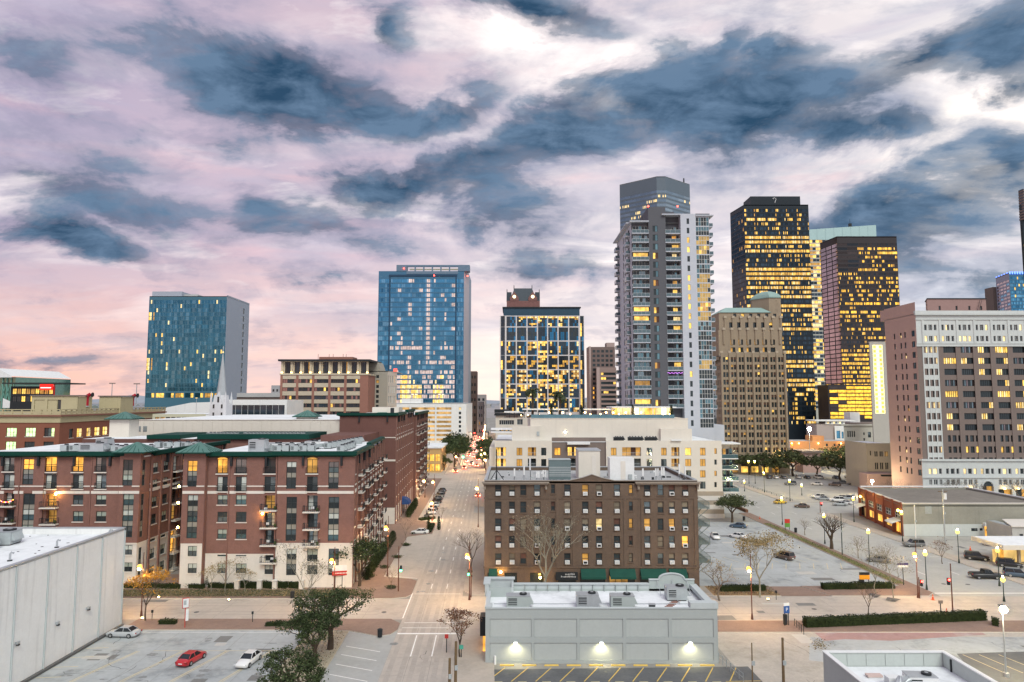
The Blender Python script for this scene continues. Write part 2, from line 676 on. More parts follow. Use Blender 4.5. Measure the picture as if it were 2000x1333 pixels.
class Building:
	def __init__(s,name,label,cat,x,y,group=None):
		s.root=thing(name,label,cat,(x,y,0),0,group)
		s.off=(x,y,0)
		s.parts={}
		s.nwin=0

	def mb(s,part):
		if part not in s.parts:s.parts[part]=MB()
		return s.parts[part]

	def one(s,part,mb=None):
		"""a part object of its own (world coordinates)"""
		return mb.build(part,s.root,s.off)

	def facade(s,A,B,z0,z1,holes,mat,part='wall',depth=.25):
		"""wall from A to B (outside on the right hand side); holes = (u0, z0, u1, z1, spec) in metres; spec None = plain recess"""
		mb=s.mb(part)
		k=mb.mi(mat)
		ln=sqrt((B[0]-A[0])**2+(B[1]-A[1])**2)
		dx,dy=(B[0]-A[0])/ln,(B[1]-A[1])/ln
		nx_,ny_=dy,-dx
		holes=[(max(.02,h[0]),max(z0+.02,h[1]),min(ln-.02,h[2]),min(z1-.02,h[3]),h[4])for h in holes if h[2]>.05 and h[0]<ln-.05 and h[3]>z0+.05 and h[1]<z1-.05]
		us=sorted({0.0,ln}|{round(h[0],3)for h in holes}|{round(h[2],3)for h in holes})
		vs=sorted({z0,z1}|{round(h[1],3)for h in holes}|{round(h[3],3)for h in holes})
		ui={u:i for i,u in enumerate(us)}
		vi={v:i for i,v in enumerate(vs)}
		blocked=set()
		for h in holes:
			for i in range(ui[round(h[0],3)],ui[round(h[2],3)]):
				for j in range(vi[round(h[1],3)],vi[round(h[3],3)]):
					blocked.add((i,j))
		idx={}

		def vid(i,j):
			if(i,j)not in idx:
				idx[(i,j)]=len(mb.v)
				mb.v.append((A[0]+dx*us[i],A[1]+dy*us[i],vs[j]))
			return idx[(i,j)]
		for j in range(len(vs)-1):          # merge runs of solid cells
			i=0
			while i<len(us)-1:
				if(i,j)in blocked:
					i+=1
					continue
				i0=i
				while i<len(us)-1 and(i,j)not in blocked:i+=1
				mb.f.append((vid(i0,j),vid(i,j),vid(i,j+1),vid(i0,j+1)))
				mb.m.append(k)
		rz=atan2(dy,dx)
		for(u0,v0,u1,v1,spec)in holes:
			d=spec.get('depth',depth)if spec else depth

			def pt(u,z,e=0.0):
				return(A[0]+dx*u-nx_*e,A[1]+dy*u-ny_*e,z)
			for a,b in(((u0,v0),(u1,v0)),((u1,v0),(u1,v1)),((u1,v1),(u0,v1)),((u0,v1),(u0,v0))):
				mb.f.append(tuple(range(len(mb.v),len(mb.v)+4)))
				mb.v.extend([pt(*a),pt(*a,d),pt(*b,d),pt(*b)])
				mb.m.append(k)
			if spec is None or spec.get('back'):
				mb.poly([pt(u0,v0,d),pt(u1,v0,d),pt(u1,v1,d),pt(u0,v1,d)],spec['back']if spec else mat)
			if spec and spec.get('panes'):
				s.window(pt(u0,v0),rz,u1-u0,v1-v0,spec,d)

	def window(s,p,rz,w,h,spec,d):
		pn=spec['panes']
		if callable(pn):pn=pn()
		fme,pme=window_mesh(w,h,spec.get('nx',1),spec.get('ny',1),spec['frame'],pn,d,spec.get('bar',.07),spec.get('border',.08),spec.get('split',False))
		ob=put(spec.get('name','window'),fme,s.root,(p[0]-s.off[0],p[1]-s.off[1],p[2]),rz)
		if pme:put('pane',pme,ob)
		if spec.get('sill'):
			key=('sill',round(w,2),spec['sill'].name)
			if key not in WC:
				q=MB()
				q.box(-.12,-.14,-.18,w+.12,.02,-.02,spec['sill'])
				WC[key]=q.mesh('sill')
			put('sill',WC[key],ob)
		s.nwin+=1
		return ob

	def done(s):
		for k,mb in s.parts.items():
			mb.build(k,s.root,s.off)
		s.parts={}
		return s.root


def grid(u0,u1,z0,z1,nu,nv,fu,fv,spec,jit=None):
	"""regular window holes: nu by nv cells between u0..u1, z0..z1, filling fu, fv of each cell"""
	r=[]
	cu,cv=(u1-u0)/nu,(z1-z0)/nv
	for j in range(nv):
		for i in range(nu):
			a,b=u0+cu*(i+.5-fu/2),z0+cv*(j+.5-fv/2)
			sp=spec(i,j)if callable(spec)else spec
			if sp is not None:r.append((a,b,a+cu*fu,b+cv*fv,sp))
	return r


def variants(n,k,choices,seed):
	"""k repeatable patterns of n panes drawn from weighted choices; returns a function that picks one"""
	q=random.Random(seed)
	tot=[]
	for c,w in choices:tot+=[c]*int(w*100)
	V=[[q.choice(tot)for _ in range(n)]for _ in range(k)]
	return lambda:q.choice(V)

# ------------------------------------------------------------------ ground, roads, pavements
def sheet(name,pts,z,mat,kind='structure'):
	mb=MB()
	if sum(pts[i][0]*pts[(i+1)%len(pts)][1]-pts[(i+1)%len(pts)][0]*pts[i][1]for i in range(len(pts)))<0:pts=pts[::-1]
	mb.poly([(p[0],p[1],z)for p in pts],mat)
	return tag(mb.build(name),kind=kind)


def slab(name,pts,h,mat,kerb=None,z0=0.0):
	mb=MB()
	mb.prism(pts,z0,z0+h,kerb or mat,topmat=mat)
	return tag(mb.build(name),kind='structure')


M_ground=pm('ground_mix',(.30,.29,.27),.9,.25,.05,fine=.12,dirt=((.18,.17,.13),3.0,.04))
M_road=pm('road_concrete',(.46,.415,.37),.85,.14,.12,fine=.12,dirt=((.25,.23,.21),3.0,.14))
M_road2=pm('road_grey',(.40,.405,.395),.85,.14,.12,fine=.09,dirt=((.25,.255,.25),2.8,.12))
M_lot=pm('lot_concrete',(.40,.425,.435),.88,.16,.10,fine=.14,dirt=((.16,.175,.18),4.0,.16))
M_lot2=pm('lot_far',(.42,.41,.375),.88,.14,.10,fine=.14,dirt=((.20,.195,.175),3.2,.13))
M_asph=pm('asphalt',(.125,.13,.135),.9,.22,.18,fine=.2,dirt=((.22,.22,.21),2.5,.15))
M_dirt=pm('gravel',(.44,.405,.36),.95,.2,.2,fine=.2,bump=.4,dirt=((.24,.225,.175),3.6,.11))
M_pave=pm('brick_paving',(.265,.185,.150),.88,.18,.35,fine=.18,dirt=((.20,.13,.10),2.6,.25))
M_pave2=pm('pale_paving',(.45,.40,.345),.88,.14,.3,fine=.12,dirt=((.29,.26,.22),2.4,.2))
M_kerb=pm('kerb',(.58,.54,.48),.85,.12,.4)
M_white=pm('white_paint',(.82,.82,.80),.75,.14,.9,fine=.18)
M_yellow=pm('yellow_paint',(.72,.50,.12),.75,.16,.9,fine=.22)
M_yellow_f=pm('faded_yellow_paint',(.62,.52,.30),.8,.2,.9,fine=.25)
M_tar=pm('tar',(.12,.12,.12),.9,.2,.4)
M_grass=pm('turf',(.16,.17,.06),.95,.3,.3,fine=.25,dirt=((.36,.31,.20),3.0,.25))
M_leaflit=pm('leaf_litter',(.30,.20,.11),.95,.3,.5,fine=.35,dirt=((.20,.13,.08),3.0,.6))
M_redpaint=pm('red_court',(.37,.235,.225),.9,.2,.2,fine=.12,dirt=((.54,.52,.50),4.0,.14))

sheet('ground',[(-6000,-60),(6000,-60),(6000,9000),(-6000,9000)],0.0,M_ground)
# carriageways
sheet('road',[T(-13.7,60),T(-4.6,60),T(-4.6,1400),T(-13.7,1400)],.008,M_road)
sheet('road',[T(-21,60),T(-13.72,60),T(-13.72,106.5),T(-21,106.5)],.008,M_road2)
sheet('road',[T(-20.6,137),T(-13.72,137),T(-13.72,420),T(-20.6,420)],.008,M_road)
sheet('road',[(-170,112.2),T(-13.72,112.2),T(-13.72,123.4),(-170,123.4)],.008,M_road)
sheet('road',[T(-4.58,111.4),(230,111.4),(230,125.0),T(-4.58,125.0)],.008,M_road)
sheet('road',[T(80.6,125.02),T(101,125.02),T(101,420),T(80.6,420)],.008,M_road2)
sheet('road',[T(101.02,214),(330,214),(330,236),T(101.02,236)],.008,M_road2)
sheet('road',[T(-4.58,214),T(80.58,214),T(80.58,226),T(-4.58,226)],.008,M_road2)
sheet('road',[(-170,306),T(-20.62,306),T(-20.62,322),(-170,322)],.008,M_road)
sheet('road',[T(-4.58,306),T(80.58,306),T(80.58,320),T(-4.58,320)],.008,M_road)
# lots
sheet('parking_lot',[(-61,56),T(-27.2,56),T(-27.2,107),(-61,107)],.006,M_lot)
sheet('parking_lot',[(30.6,131.5),T(77,131.5),T(77,199),(30.6,199)],.006,M_lot)
sheet('parking_lot',[(-2,60),(32,60),(31.0,93.0),(-2.3,92.0)],.0065,M_asph)
sheet('gravel_yard',[(32.1,56),(90,56),(90,106),(29.2,106),(29.2,95)],.004,M_dirt)
sheet('paved_yard',[G(1580,1290,0)[:2],(66,86),(80,96),(80,104.2),(44,104.2)],.010,M_lot)
sheet('court',[G(1590,1236),G(1900,1226),G(1925,1240),G(1740,1252),G(1650,1249),G(1610,1252)],.014,M_redpaint)
sheet('parking_lot',[G(1868,1277),G(2100,1270),G(2150,1420),G(1990,1420)],.015,M_asph)
sheet('parking_lot',[T(104.5,130),(200,130),(200,178),T(104.5,178)],.006,M_lot2)
sheet('parking_lot',[T(104.5,237),(215,237),(215,300),T(104.5,300)],.006,M_lot2)
sheet('parking_lot',[T(104.5,301),(260,301),(260,345),T(104.5,345)],.006,M_lot2)

# raised pavements
slab('pavement',[(-170,123.4),T(-17,123.4),T(-14.6,124.2),T(-13.75,126),T(-13.75,135),T(-15,136.4),T(-20.6,138),T(-20.6,177),T(-14.6,181),T(-14.6,197),T(-20.6,201),T(-20.6,305.9),T(-60,305.9),T(-60,140),(-170,140)],.13,M_pave,M_kerb)
slab('pavement',[(-59.5,107.02),T(-28,107.02),T(-21,106.6),T(-16.2,104.2),T(-14.6,105),T(-13.75,107),T(-13.75,110),T(-15.5,112.18),(-59.5,112.18)],.13,M_pave,M_kerb)
slab('pavement',[T(-27.18,56),T(-21.02,56),T(-21.02,106.4),T(-27.18,106.4)],.13,pm('worn_paving',(.42,.37,.28),.9,.2,.3,fine=.15,dirt=((.26,.22,.13),3,.2)),M_kerb)
slab('pavement',[T(-4.55,128),T(-3,125.6),(36,125.05),(36,131.4),T(3,131.4),T(3,213.9),T(-4.55,213.9)],.13,M_pave2,M_kerb)
slab('pavement',[T(-4.55,56),T(1.0,56),(-2.3,91.5),T(1.0,105.5),(30,105.5),(30,111.3),T(-3,111.3),T(-4.55,109)],.13,M_pave2,M_kerb)
slab('pavement',[(36.02,125.05),(48,125.05),(46.5,131.4),(36.02,131.4)],.13,M_leaflit,M_kerb)
slab('pavement',[(57,125.05),T(78.5,125.05),T(80.5,127),T(80.5,213.9),T(77.05,213.9),T(77.05,131.4),(54,131.4)],.13,M_pave,M_kerb)
slab('pavement',[(30.02,106.02),(90,106.02),(90,111.3),(30.02,111.3)],.13,M_pave,M_kerb)
slab('pavement',[T(101.05,127),T(103.5,125.1),(200,125.1),(200,129.9),T(104.4,129.9),T(104.4,213.5),T(101.05,213.5)],.13,M_pave2,M_kerb)
slab('pavement',[T(101.05,238),T(104.4,236.5),T(104.4,345),T(101.05,345)],.13,M_pave2,M_kerb)
slab('pavement',[T(-4.55,227),T(77,227),T(80.5,230),T(80.5,305.8),T(-4.55,305.8)],.13,M_pave2,M_kerb)
slab('pavement',[T(-60,323),T(-21,323),T(-21,700),T(-60,700)],.13,M_pave2,M_kerb)
slab('pavement',[T(-4.55,322),T(60,322),T(60,700),T(-4.55,700)],.13,M_pave2,M_kerb)
sheet('crossing_apron',[(48.02,125.06),(56.98,125.06),(53.98,131.4),(46.52,131.4)],.03,M_pave)
sheet('grass_verge',[T(77.4,133),T(79.2,133),T(79.2,196),T(77.4,196)],.137,M_grass)
sheet('flower_bed',[(-74,124.4),T(-24.4,124.6),T(-24.4,128.8),(-74,128.8)],.137,pm('bed_soil',(.15,.12,.07),.95,.3,.5,fine=.3))
# sunken flower bed kerbs on the right hand pavement
for pts in([G(1700,1160),G(1722,1164),G(1712,1169),G(1696,1163)],[G(1733,1168),G(1760,1172),G(1748,1177),G(1730,1173)]):
	sheet('planting_pit',pts,.139,M_tar)

# painted lines
mk=MB()


def line(mb,a,b,w,mat,z=.012):
	dx,dy=b[0]-a[0],b[1]-a[1]
	l=sqrt(dx*dx+dy*dy)
	nx,ny=-dy/l*w/2,dx/l*w/2
	mb.poly([(a[0]+nx,a[1]+ny,z),(a[0]-nx,a[1]-ny,z),(b[0]-nx,b[1]-ny,z),(b[0]+nx,b[1]+ny,z)],mat)


line(mk,T(-13.6,105.6),T(-4.8,105.6),.5,M_white)               # stop line of the near arm
for t0 in(-10.6,-7.7):
	for y0 in(96.5,82):
		line(mk,T(t0,y0),T(t0,y0+(8.4 if y0>90 else 6)),.17,M_white)
	for y0 in range(130,300,11):
		line(mk,T(t0,y0),T(t0,y0+3.2),.16,M_white)
for y0 in(108.2,110.6):line(mk,T(-13.2,y0),T(-5,y0),.16,M_white)
line(mk,T(-13.7,127),T(-13.7,112.8),.18,M_white)
line(mk,T(-13.9,137.2),T(-20.2,139.2),.16,M_white)
line(mk,T(-13.2,126.5),T(-5,126.5),.16,M_white)
for y0 in(86,89.4,92.8,96.2,99.4):line(mk,T(-20.2,y0+1),T(-15,y0-1.2),.14,M_white)
for y0 in range(204,300,6):line(mk,T(-20.3,y0+2),T(-14.4,y0-1),.13,M_white)
tag(mk.build('lane_marking'),kind='structure')
mk=MB()
for k in range(5):                                                     # faded bays of the near lot
	a,b=[((-55+k*6.2),88),((-52.2+k*6.2),98.5)]
	line(mk,a,b,.16,M_yellow_f)
	line(mk,(a[0]+.35,a[1]),(b[0]+.35,b[1]),.10,M_yellow_f)
for k in range(4):line(mk,(-60,99.5-k*3.4),(-57,99.8-k*3.4),.14,M_yellow_f)
line(mk,(-50,98.6),(-28.5,98.6),.12,M_yellow_f)
line(mk,(-56,106.2),(-29,106.2),.12,M_white)
tag(mk.build('bay_marking'),kind='structure')
mk=MB()
for k in range(11):line(mk,(-.9+3.02*k,92.6),(-3.1+3.02*k,88.2),.13,M_yellow)
for k in range(10):line(mk,(-2.3+3.02*k,88.0),(-1.2+3.02*k,88.05),.28,M_yellow_f)
line(mk,(26.6,88.2),(31,88.4),.13,M_yellow)
tag(mk.build('bay_marking'),kind='structure')
mk=MB()
for k in range(9):line(mk,(43+2.9*k,150.5),(41.2+2.9*k,155.5),.13,M_yellow_f)
for k in range(9):line(mk,(45+2.9*k,144.5),(47+2.9*k,149.5),.13,M_yellow_f)
for k in range(8):line(mk,(55+2.7*k,171),(53.2+2.7*k,176),.13,M_yellow_f)
for k in range(8):line(mk,(54+2.7*k,163),(52.2+2.7*k,168),.13,M_yellow_f)
for k in range(7):line(mk,(36+2.8*k,186),(34.2+2.8*k,191),.13,M_yellow_f)
tag(mk.build('bay_marking'),kind='structure')
mk=MB()
for x0,x1 in((1880,1962),(1912,1998),(1950,2040)):
	a,b=G(x0,1279),G(x1,1315)
	line(mk,a,b,.13,M_yellow_f,.02)
tag(mk.build('bay_marking'),kind='structure')
mk=MB()
for t0 in(87.4,94.2):
	for y0 in range(140,330,12):line(mk,T(t0,y0),T(t0,y0+3),.15,M_white)
line(mk,T(80.8,127),T(100.6,127),.4,M_white)
for y0 in range(138,210,6):line(mk,T(100.8,y0),T(98.6,y0),.12,M_white)
tag(mk.build('lane_marking'),kind='structure')
# worn tyre tracks, oil stains and cracks belong to the road
mk=MB()
M_track=pm('tyre_wear',(.40,.362,.325),.85,.16,.5,fine=.12,dirt=((.46,.415,.37),5,.10))
M_joint=pm('joint',(.27,.26,.24),.9,.2,.4)
for t0 in(-12.8,-11.2,-9.9,-8.4,-6.9,-5.6):line(mk,T(t0,60),T(t0,340),.7,M_track,.010)
for a in((-170,114.6),(-170,116.2),(-170,119.4),(-170,121.0)):line(mk,a,(-22,a[1]),.4,M_track,.010)
for a in(113.6,115.2,119.2,121):line(mk,(0,a),(200,a),.4,M_track,.010)
tag(mk.build('tyre_track'),kind='structure')
mk=MB()
q=random.Random(4)
M_oil=pm('oil_stain',(.24,.25,.25),.7,.35,.8,fine=.2,dirt=((.52,.54,.55),5,.8))


def blot(x,y,rx,ry,z=.011,n=14):
	mk.poly([(x+rx*cos(2*pi*i/n)*q.uniform(.75,1.1),y+ry*sin(2*pi*i/n)*q.uniform(.75,1.1),z)for i in range(n)],M_oil)


for k in range(26):blot(q.uniform(-58,-29),q.uniform(87,105),q.uniform(.3,1.1),q.uniform(.15,.7))
for k in range(18):blot(q.uniform(34,72),q.uniform(135,195),q.uniform(.4,1.2),q.uniform(.3,.9))
for k in range(7):blot(q.uniform(-18,-15),q.uniform(86,170),q.uniform(.3,.7),q.uniform(.3,.8),.013)
tag(mk.build('oil_stain'),kind='structure')
mk=MB()
M_patch=[pm('patch_dark',(.20,.20,.195),.9,.15,.4,fine=.12),pm('patch_pale',(.50,.49,.46),.9,.12,.4,fine=.1)]
for(x0,x1,y0,y1,n)in((-58,-30,84,105,9),(33,70,133,197,14),(35,85,80,104,8),(105,135,132,175,8),(110,200,240,300,10),(-150,-25,113,123,7),(2,80,112,124,7)):
	for k in range(n):
		x,y,w,h,a=q.uniform(x0,x1),q.uniform(y0,y1),q.uniform(1,4.5),q.uniform(.8,2.6),q.choice([0,0,.03,pi/2])
		mk.poly([(x+c_*w/2*cos(a)-s_*h/2*sin(a),y+c_*w/2*sin(a)+s_*h/2*cos(a),.0108+k*.0001)for c_,s_ in((-1,-1),(1,-1),(1,1),(-1,1))],M_patch[k%3==2])
tag(mk.build('repair_patch'),kind='structure')
mk=MB()
for k in range(60):
	(x0,x1,y0,y1)=q.choice([(-58,-30,84,105),(33,70,133,197),(-20,-6,62,108),(35,85,80,104),(105,135,132,175)])
	x,y,a=q.uniform(x0,x1),q.uniform(y0,y1),q.uniform(0,6.28)
	for i in range(q.randint(4,9)):
		nx,ny=x+cos(a)*q.uniform(.5,1.2),y+sin(a)*q.uniform(.5,1.2)
		line(mk,(x,y),(nx,ny),q.uniform(.04,.09),M_tar,.0116)
		x,y,a=nx,ny,a+q.uniform(-.7,.7)
tag(mk.build('crack'),kind='structure')
mk=MB()
for(px,py)in((384,1196),(1590,1190),(1843,1141),(1890,1142),(750,1196)):
	x,y=G(px,py)
	mk.cyl(x,y,.006,.016,.42,M_tar,12)
tag(mk.build('manhole_cover'),kind='structure')
# joints cut in the concrete
mk=MB()
for y0 in range(60,330,6):line(mk,T(-13.6,y0),T(-4.7,y0),.05,M_joint,.0095)
for t0 in(-10.65,-7.65):line(mk,T(t0,60),T(t0,330),.05,M_joint,.0093)
for x0 in range(-168,190,6):
	if-22<x0<0:continue
	line(mk,(x0,112.4),(x0,123.2),.05,M_joint,.0095)
for x0 in range(-60,-28,5):line(mk,(x0,60),(x0,106.8),.05,M_joint,.0094)
for y0 in range(62,107,5):line(mk,(-60.5,y0),(-28,y0),.05,M_joint,.0096)
for x0 in range(33,74,6):line(mk,(x0,132),(x0,198.6),.05,M_joint,.0094)
for y0 in range(134,198,6):line(mk,(31,y0),(71,y0),.05,M_joint,.0096)
tag(mk.build('slab_joint'),kind='structure')

# ------------------------------------------------------------------ common building materials
M_brick=pm('red_brick',(.232,.122,.100),.9,.19,.5,fine=.24,streak=.10)
M_brick_d=pm('dark_red_brick',(.165,.083,.07),.9,.13,.5,fine=.14,streak=.10)
M_brown=pm('brown_brick',(.138,.100,.076),.92,.2,.4,fine=.24,streak=.18)
M_stone=pm('pale_stone',(.72,.68,.62),.85,.08,.4,fine=.06,streak=.12)
M_cream=pm('cream_stucco',(.70,.655,.58),.85,.06,.3,fine=.04,streak=.10)
M_whitew=pm('white_wall',(.80,.81,.795),.8,.07,.25,fine=.05,streak=.26)
M_greyw=pm('grey_stucco',(.40,.45,.44),.85,.05,.25,fine=.04,streak=.06)
M_greyt=pm('grey_trim',(.50,.545,.55),.8,.06,.4,fine=.05,streak=.06)
M_roofw=pm('white_roof',(.80,.83,.85),.85,.12,.12,fine=.1,dirt=((.40,.43,.44),3.2,.16))
M_roofg=pm('grey_roof',(.42,.43,.43),.9,.14,.12,fine=.1,dirt=((.28,.28,.27),2.6,.2))
M_gravel=pm('gravel_roof',(.22,.20,.175),.95,.2,.15,fine=.2,dirt=((.34,.31,.27),2.6,.12))
M_green=pm('green_fascia',(.006,.050,.038),.6,.12,.4,fine=.08,spec=.15)
M_greenr=pm('green_metal_roof',(.085,.19,.165),.45,.12,.5,fine=.08)
M_dk=pm('dark_metal',(.022,.026,.030),.5,.2,.8)
M_frame=pm('dark_frame',(.030,.040,.040),.5,.15,.8)
M_frw=pm('white_frame',(.62,.62,.60),.6,.1,.8)
M_metal=pm('galvanised',(.48,.51,.53),.45,.15,.7,metal=.5)
M_ac=pm('unit_grey',(.40,.44,.45),.6,.15,.6,fine=.1)
M_acw=pm('unit_white',(.76,.77,.77),.6,.1,.6)
M_conc=pm('concrete',(.50,.49,.46),.88,.12,.3,fine=.08,streak=.15)
M_beige=pm('beige_stone',(.40,.335,.26),.88,.12,.3,fine=.08,streak=.14)
M_pinkw=pm('pink_stucco',(.52,.36,.32),.88,.07,.2,fine=.05,streak=.10)
M_taupe=pm('taupe_brick',(.205,.165,.148),.9,.10,.3,fine=.1,streak=.08)
M_terra=pm('white_terracotta',(.57,.605,.595),.7,.08,.4,fine=.06,streak=.15)
G_dark=glass('glass_dark',(.030,.040,.045),0,.08,.3)
G_teal=glass('glass_teal',(.14,.24,.27),.75,.08,.3)
G_grey=glass('glass_grey',(.20,.25,.27),.8,.1,.3)
G_blue=glass('glass_blue',(.075,.30,.50),.88,.10,.22)
G_blue2=glass('glass_blue_light',(.16,.43,.64),.88,.12,.25)
G_blued=glass('glass_blue_deep',(.045,.20,.36),.88,.10,.25)
G_slate=glass('glass_slate',(.045,.065,.085),.6,.10,.35)
G_brownm=glass('glass_bronze',(.30,.22,.22),.85,.12,.25)
G_blind=pm('blind_pale',(.40,.46,.40),.6,.1,.8,rand=.2)
G_blindw=pm('blind_white',(.56,.60,.56),.6,.08,.8,rand=.15)
G_blindb=pm('blind_beige',(.20,.17,.125),.7,.1,.8,rand=.3)
G_curtain=pm('curtain_red',(.12,.06,.045),.8,.2,.8,rand=.3)
L_warm=em('lit_warm',(1.0,.46,.07),.85,.6)
L_yel=em('lit_yellow',(1.0,.60,.12),.78,.65)
L_pale=em('lit_pale',(1.0,.74,.33),.78,.6)
L_dim=em('lit_dim',(.80,.42,.09),.32,.7)
L_gold=em('lit_gold',(1.0,.55,.08),.42,.7)
L_brown=em('lit_brown',(.62,.40,.12),.30,.6)
L_green=em('lit_green',(.72,.95,.42),1.0,.6,.9)
L_white=em('lit_white',(1.0,.90,.66),1.5,.3,.6)

q=random.Random(21)
WF=dict(frame=M_frame,split=True,border=.09,bar=.08,depth=.22)


def sp(panes,nx=1,ny=1,**k):
	d=dict(WF)
	d.update(panes=panes,nx=nx,ny=ny,**k)
	return d


def railing(bld,A,B,z,h=1.05,n=None,mat=None,gap=.35,part='railing'):
	"""metal balcony rail from A to B"""
	mat=mat or M_dk
	mb=MB()
	ln=sqrt((B[0]-A[0])**2+(B[1]-A[1])**2)
	n=n or max(2,int(ln/gap))
	for i in range(n+1):
		x,y=A[0]+(B[0]-A[0])*i/n,A[1]+(B[1]-A[1])*i/n
		mb.box(x-.025,y-.025,z,x+.025,y+.025,z+h,mat)
	mb.tube([(A[0],A[1],z+h),(B[0],B[1],z+h)],.04,mat,4)
	mb.tube([(A[0],A[1],z+.12),(B[0],B[1],z+.12)],.03,mat,4)
	return bld.one(part,mb)


def hip_roof(bld,x0,y0,x1,y1,z,over,h,part='hip_roof'):
	mb=MB()
	a,b,c,d=x0-over,y0-over,x1+over,y1+over
	mb.box(a,b,z,c,d,z+.22,M_green)
	mx,my=(a+c)/2,(b+d)/2
	P0=[(a,b),(c,b),(c,d),(a,d)]
	P1=[(mx-.15,my-.15),(mx+.15,my-.15),(mx+.15,my+.15),(mx-.15,my+.15)]
	mb.frustum(P0,z+.23,P1,z+.23+h,M_greenr)
	for i in range(4):        # standing seams
		p0,p1=P0[i],P0[(i+1)%4]
		for k in range(1,6):
			u=k/6
			e=(p0[0]+(p1[0]-p0[0])*u,p0[1]+(p1[1]-p0[1])*u)
			w=1-abs(2*u-1)
			t=(e[0]+(mx-e[0])*w*.96,e[1]+(my-e[1])*w*.96)
			mb.tube([(e[0],e[1],z+.26),(t[0],t[1],z+.27+h*w*.96)],.05,M_green,3,False)
	return bld.one(part,mb)


def ac_unit(name,x,y,z,lx,ly,h,rz=0.0,label=None,group=None,mat=None):
	"""rooftop air handler: casing, hood, grille, fan on top"""
	mat=mat or M_ac
	t=thing(name,label,'air conditioner',(x,y,z),rz,group)
	a=MB()
	a.box(-lx/2,-ly/2,.15,lx/2,ly/2,h,mat)
	a.box(-lx/2+.1,-ly/2+.1,0,lx/2-.1,ly/2-.1,.15,M_dk,False)
	a.box(-lx/2-.03,-ly/2-.03,h,lx/2+.03,ly/2+.03,h+.06,M_metal)
	a.build('casing',t)
	b=MB()
	b.box(-lx*.42,-ly/2-.03,h*.3,-lx*.05,-ly/2-.005,h*.85,M_dk)
	for k in range(4):b.box(-lx*.42,-ly/2-.06,h*(.32+.13*k),-lx*.05,-ly/2-.03,h*(.37+.13*k),mat)
	b.build('grille',t)
	c=MB()
	c.cyl(lx*.22,0,h+.06,h+.26,min(lx,ly)*.3,M_dk,12)
	c.cyl(lx*.22,0,h+.26,h+.28,min(lx,ly)*.12,M_metal,8)
	c.build('fan',t)
	d=MB()
	d.frustum([(lx/2,-ly*.4),(lx/2+.5,-ly*.4),(lx/2+.5,ly*.4),(lx/2,ly*.4)],h*.35,[(lx/2,-ly*.4),(lx/2+.05,-ly*.4),(lx/2+.05,ly*.4),(lx/2,ly*.4)],h*.9,mat)
	d.build('hood',t)
	return t


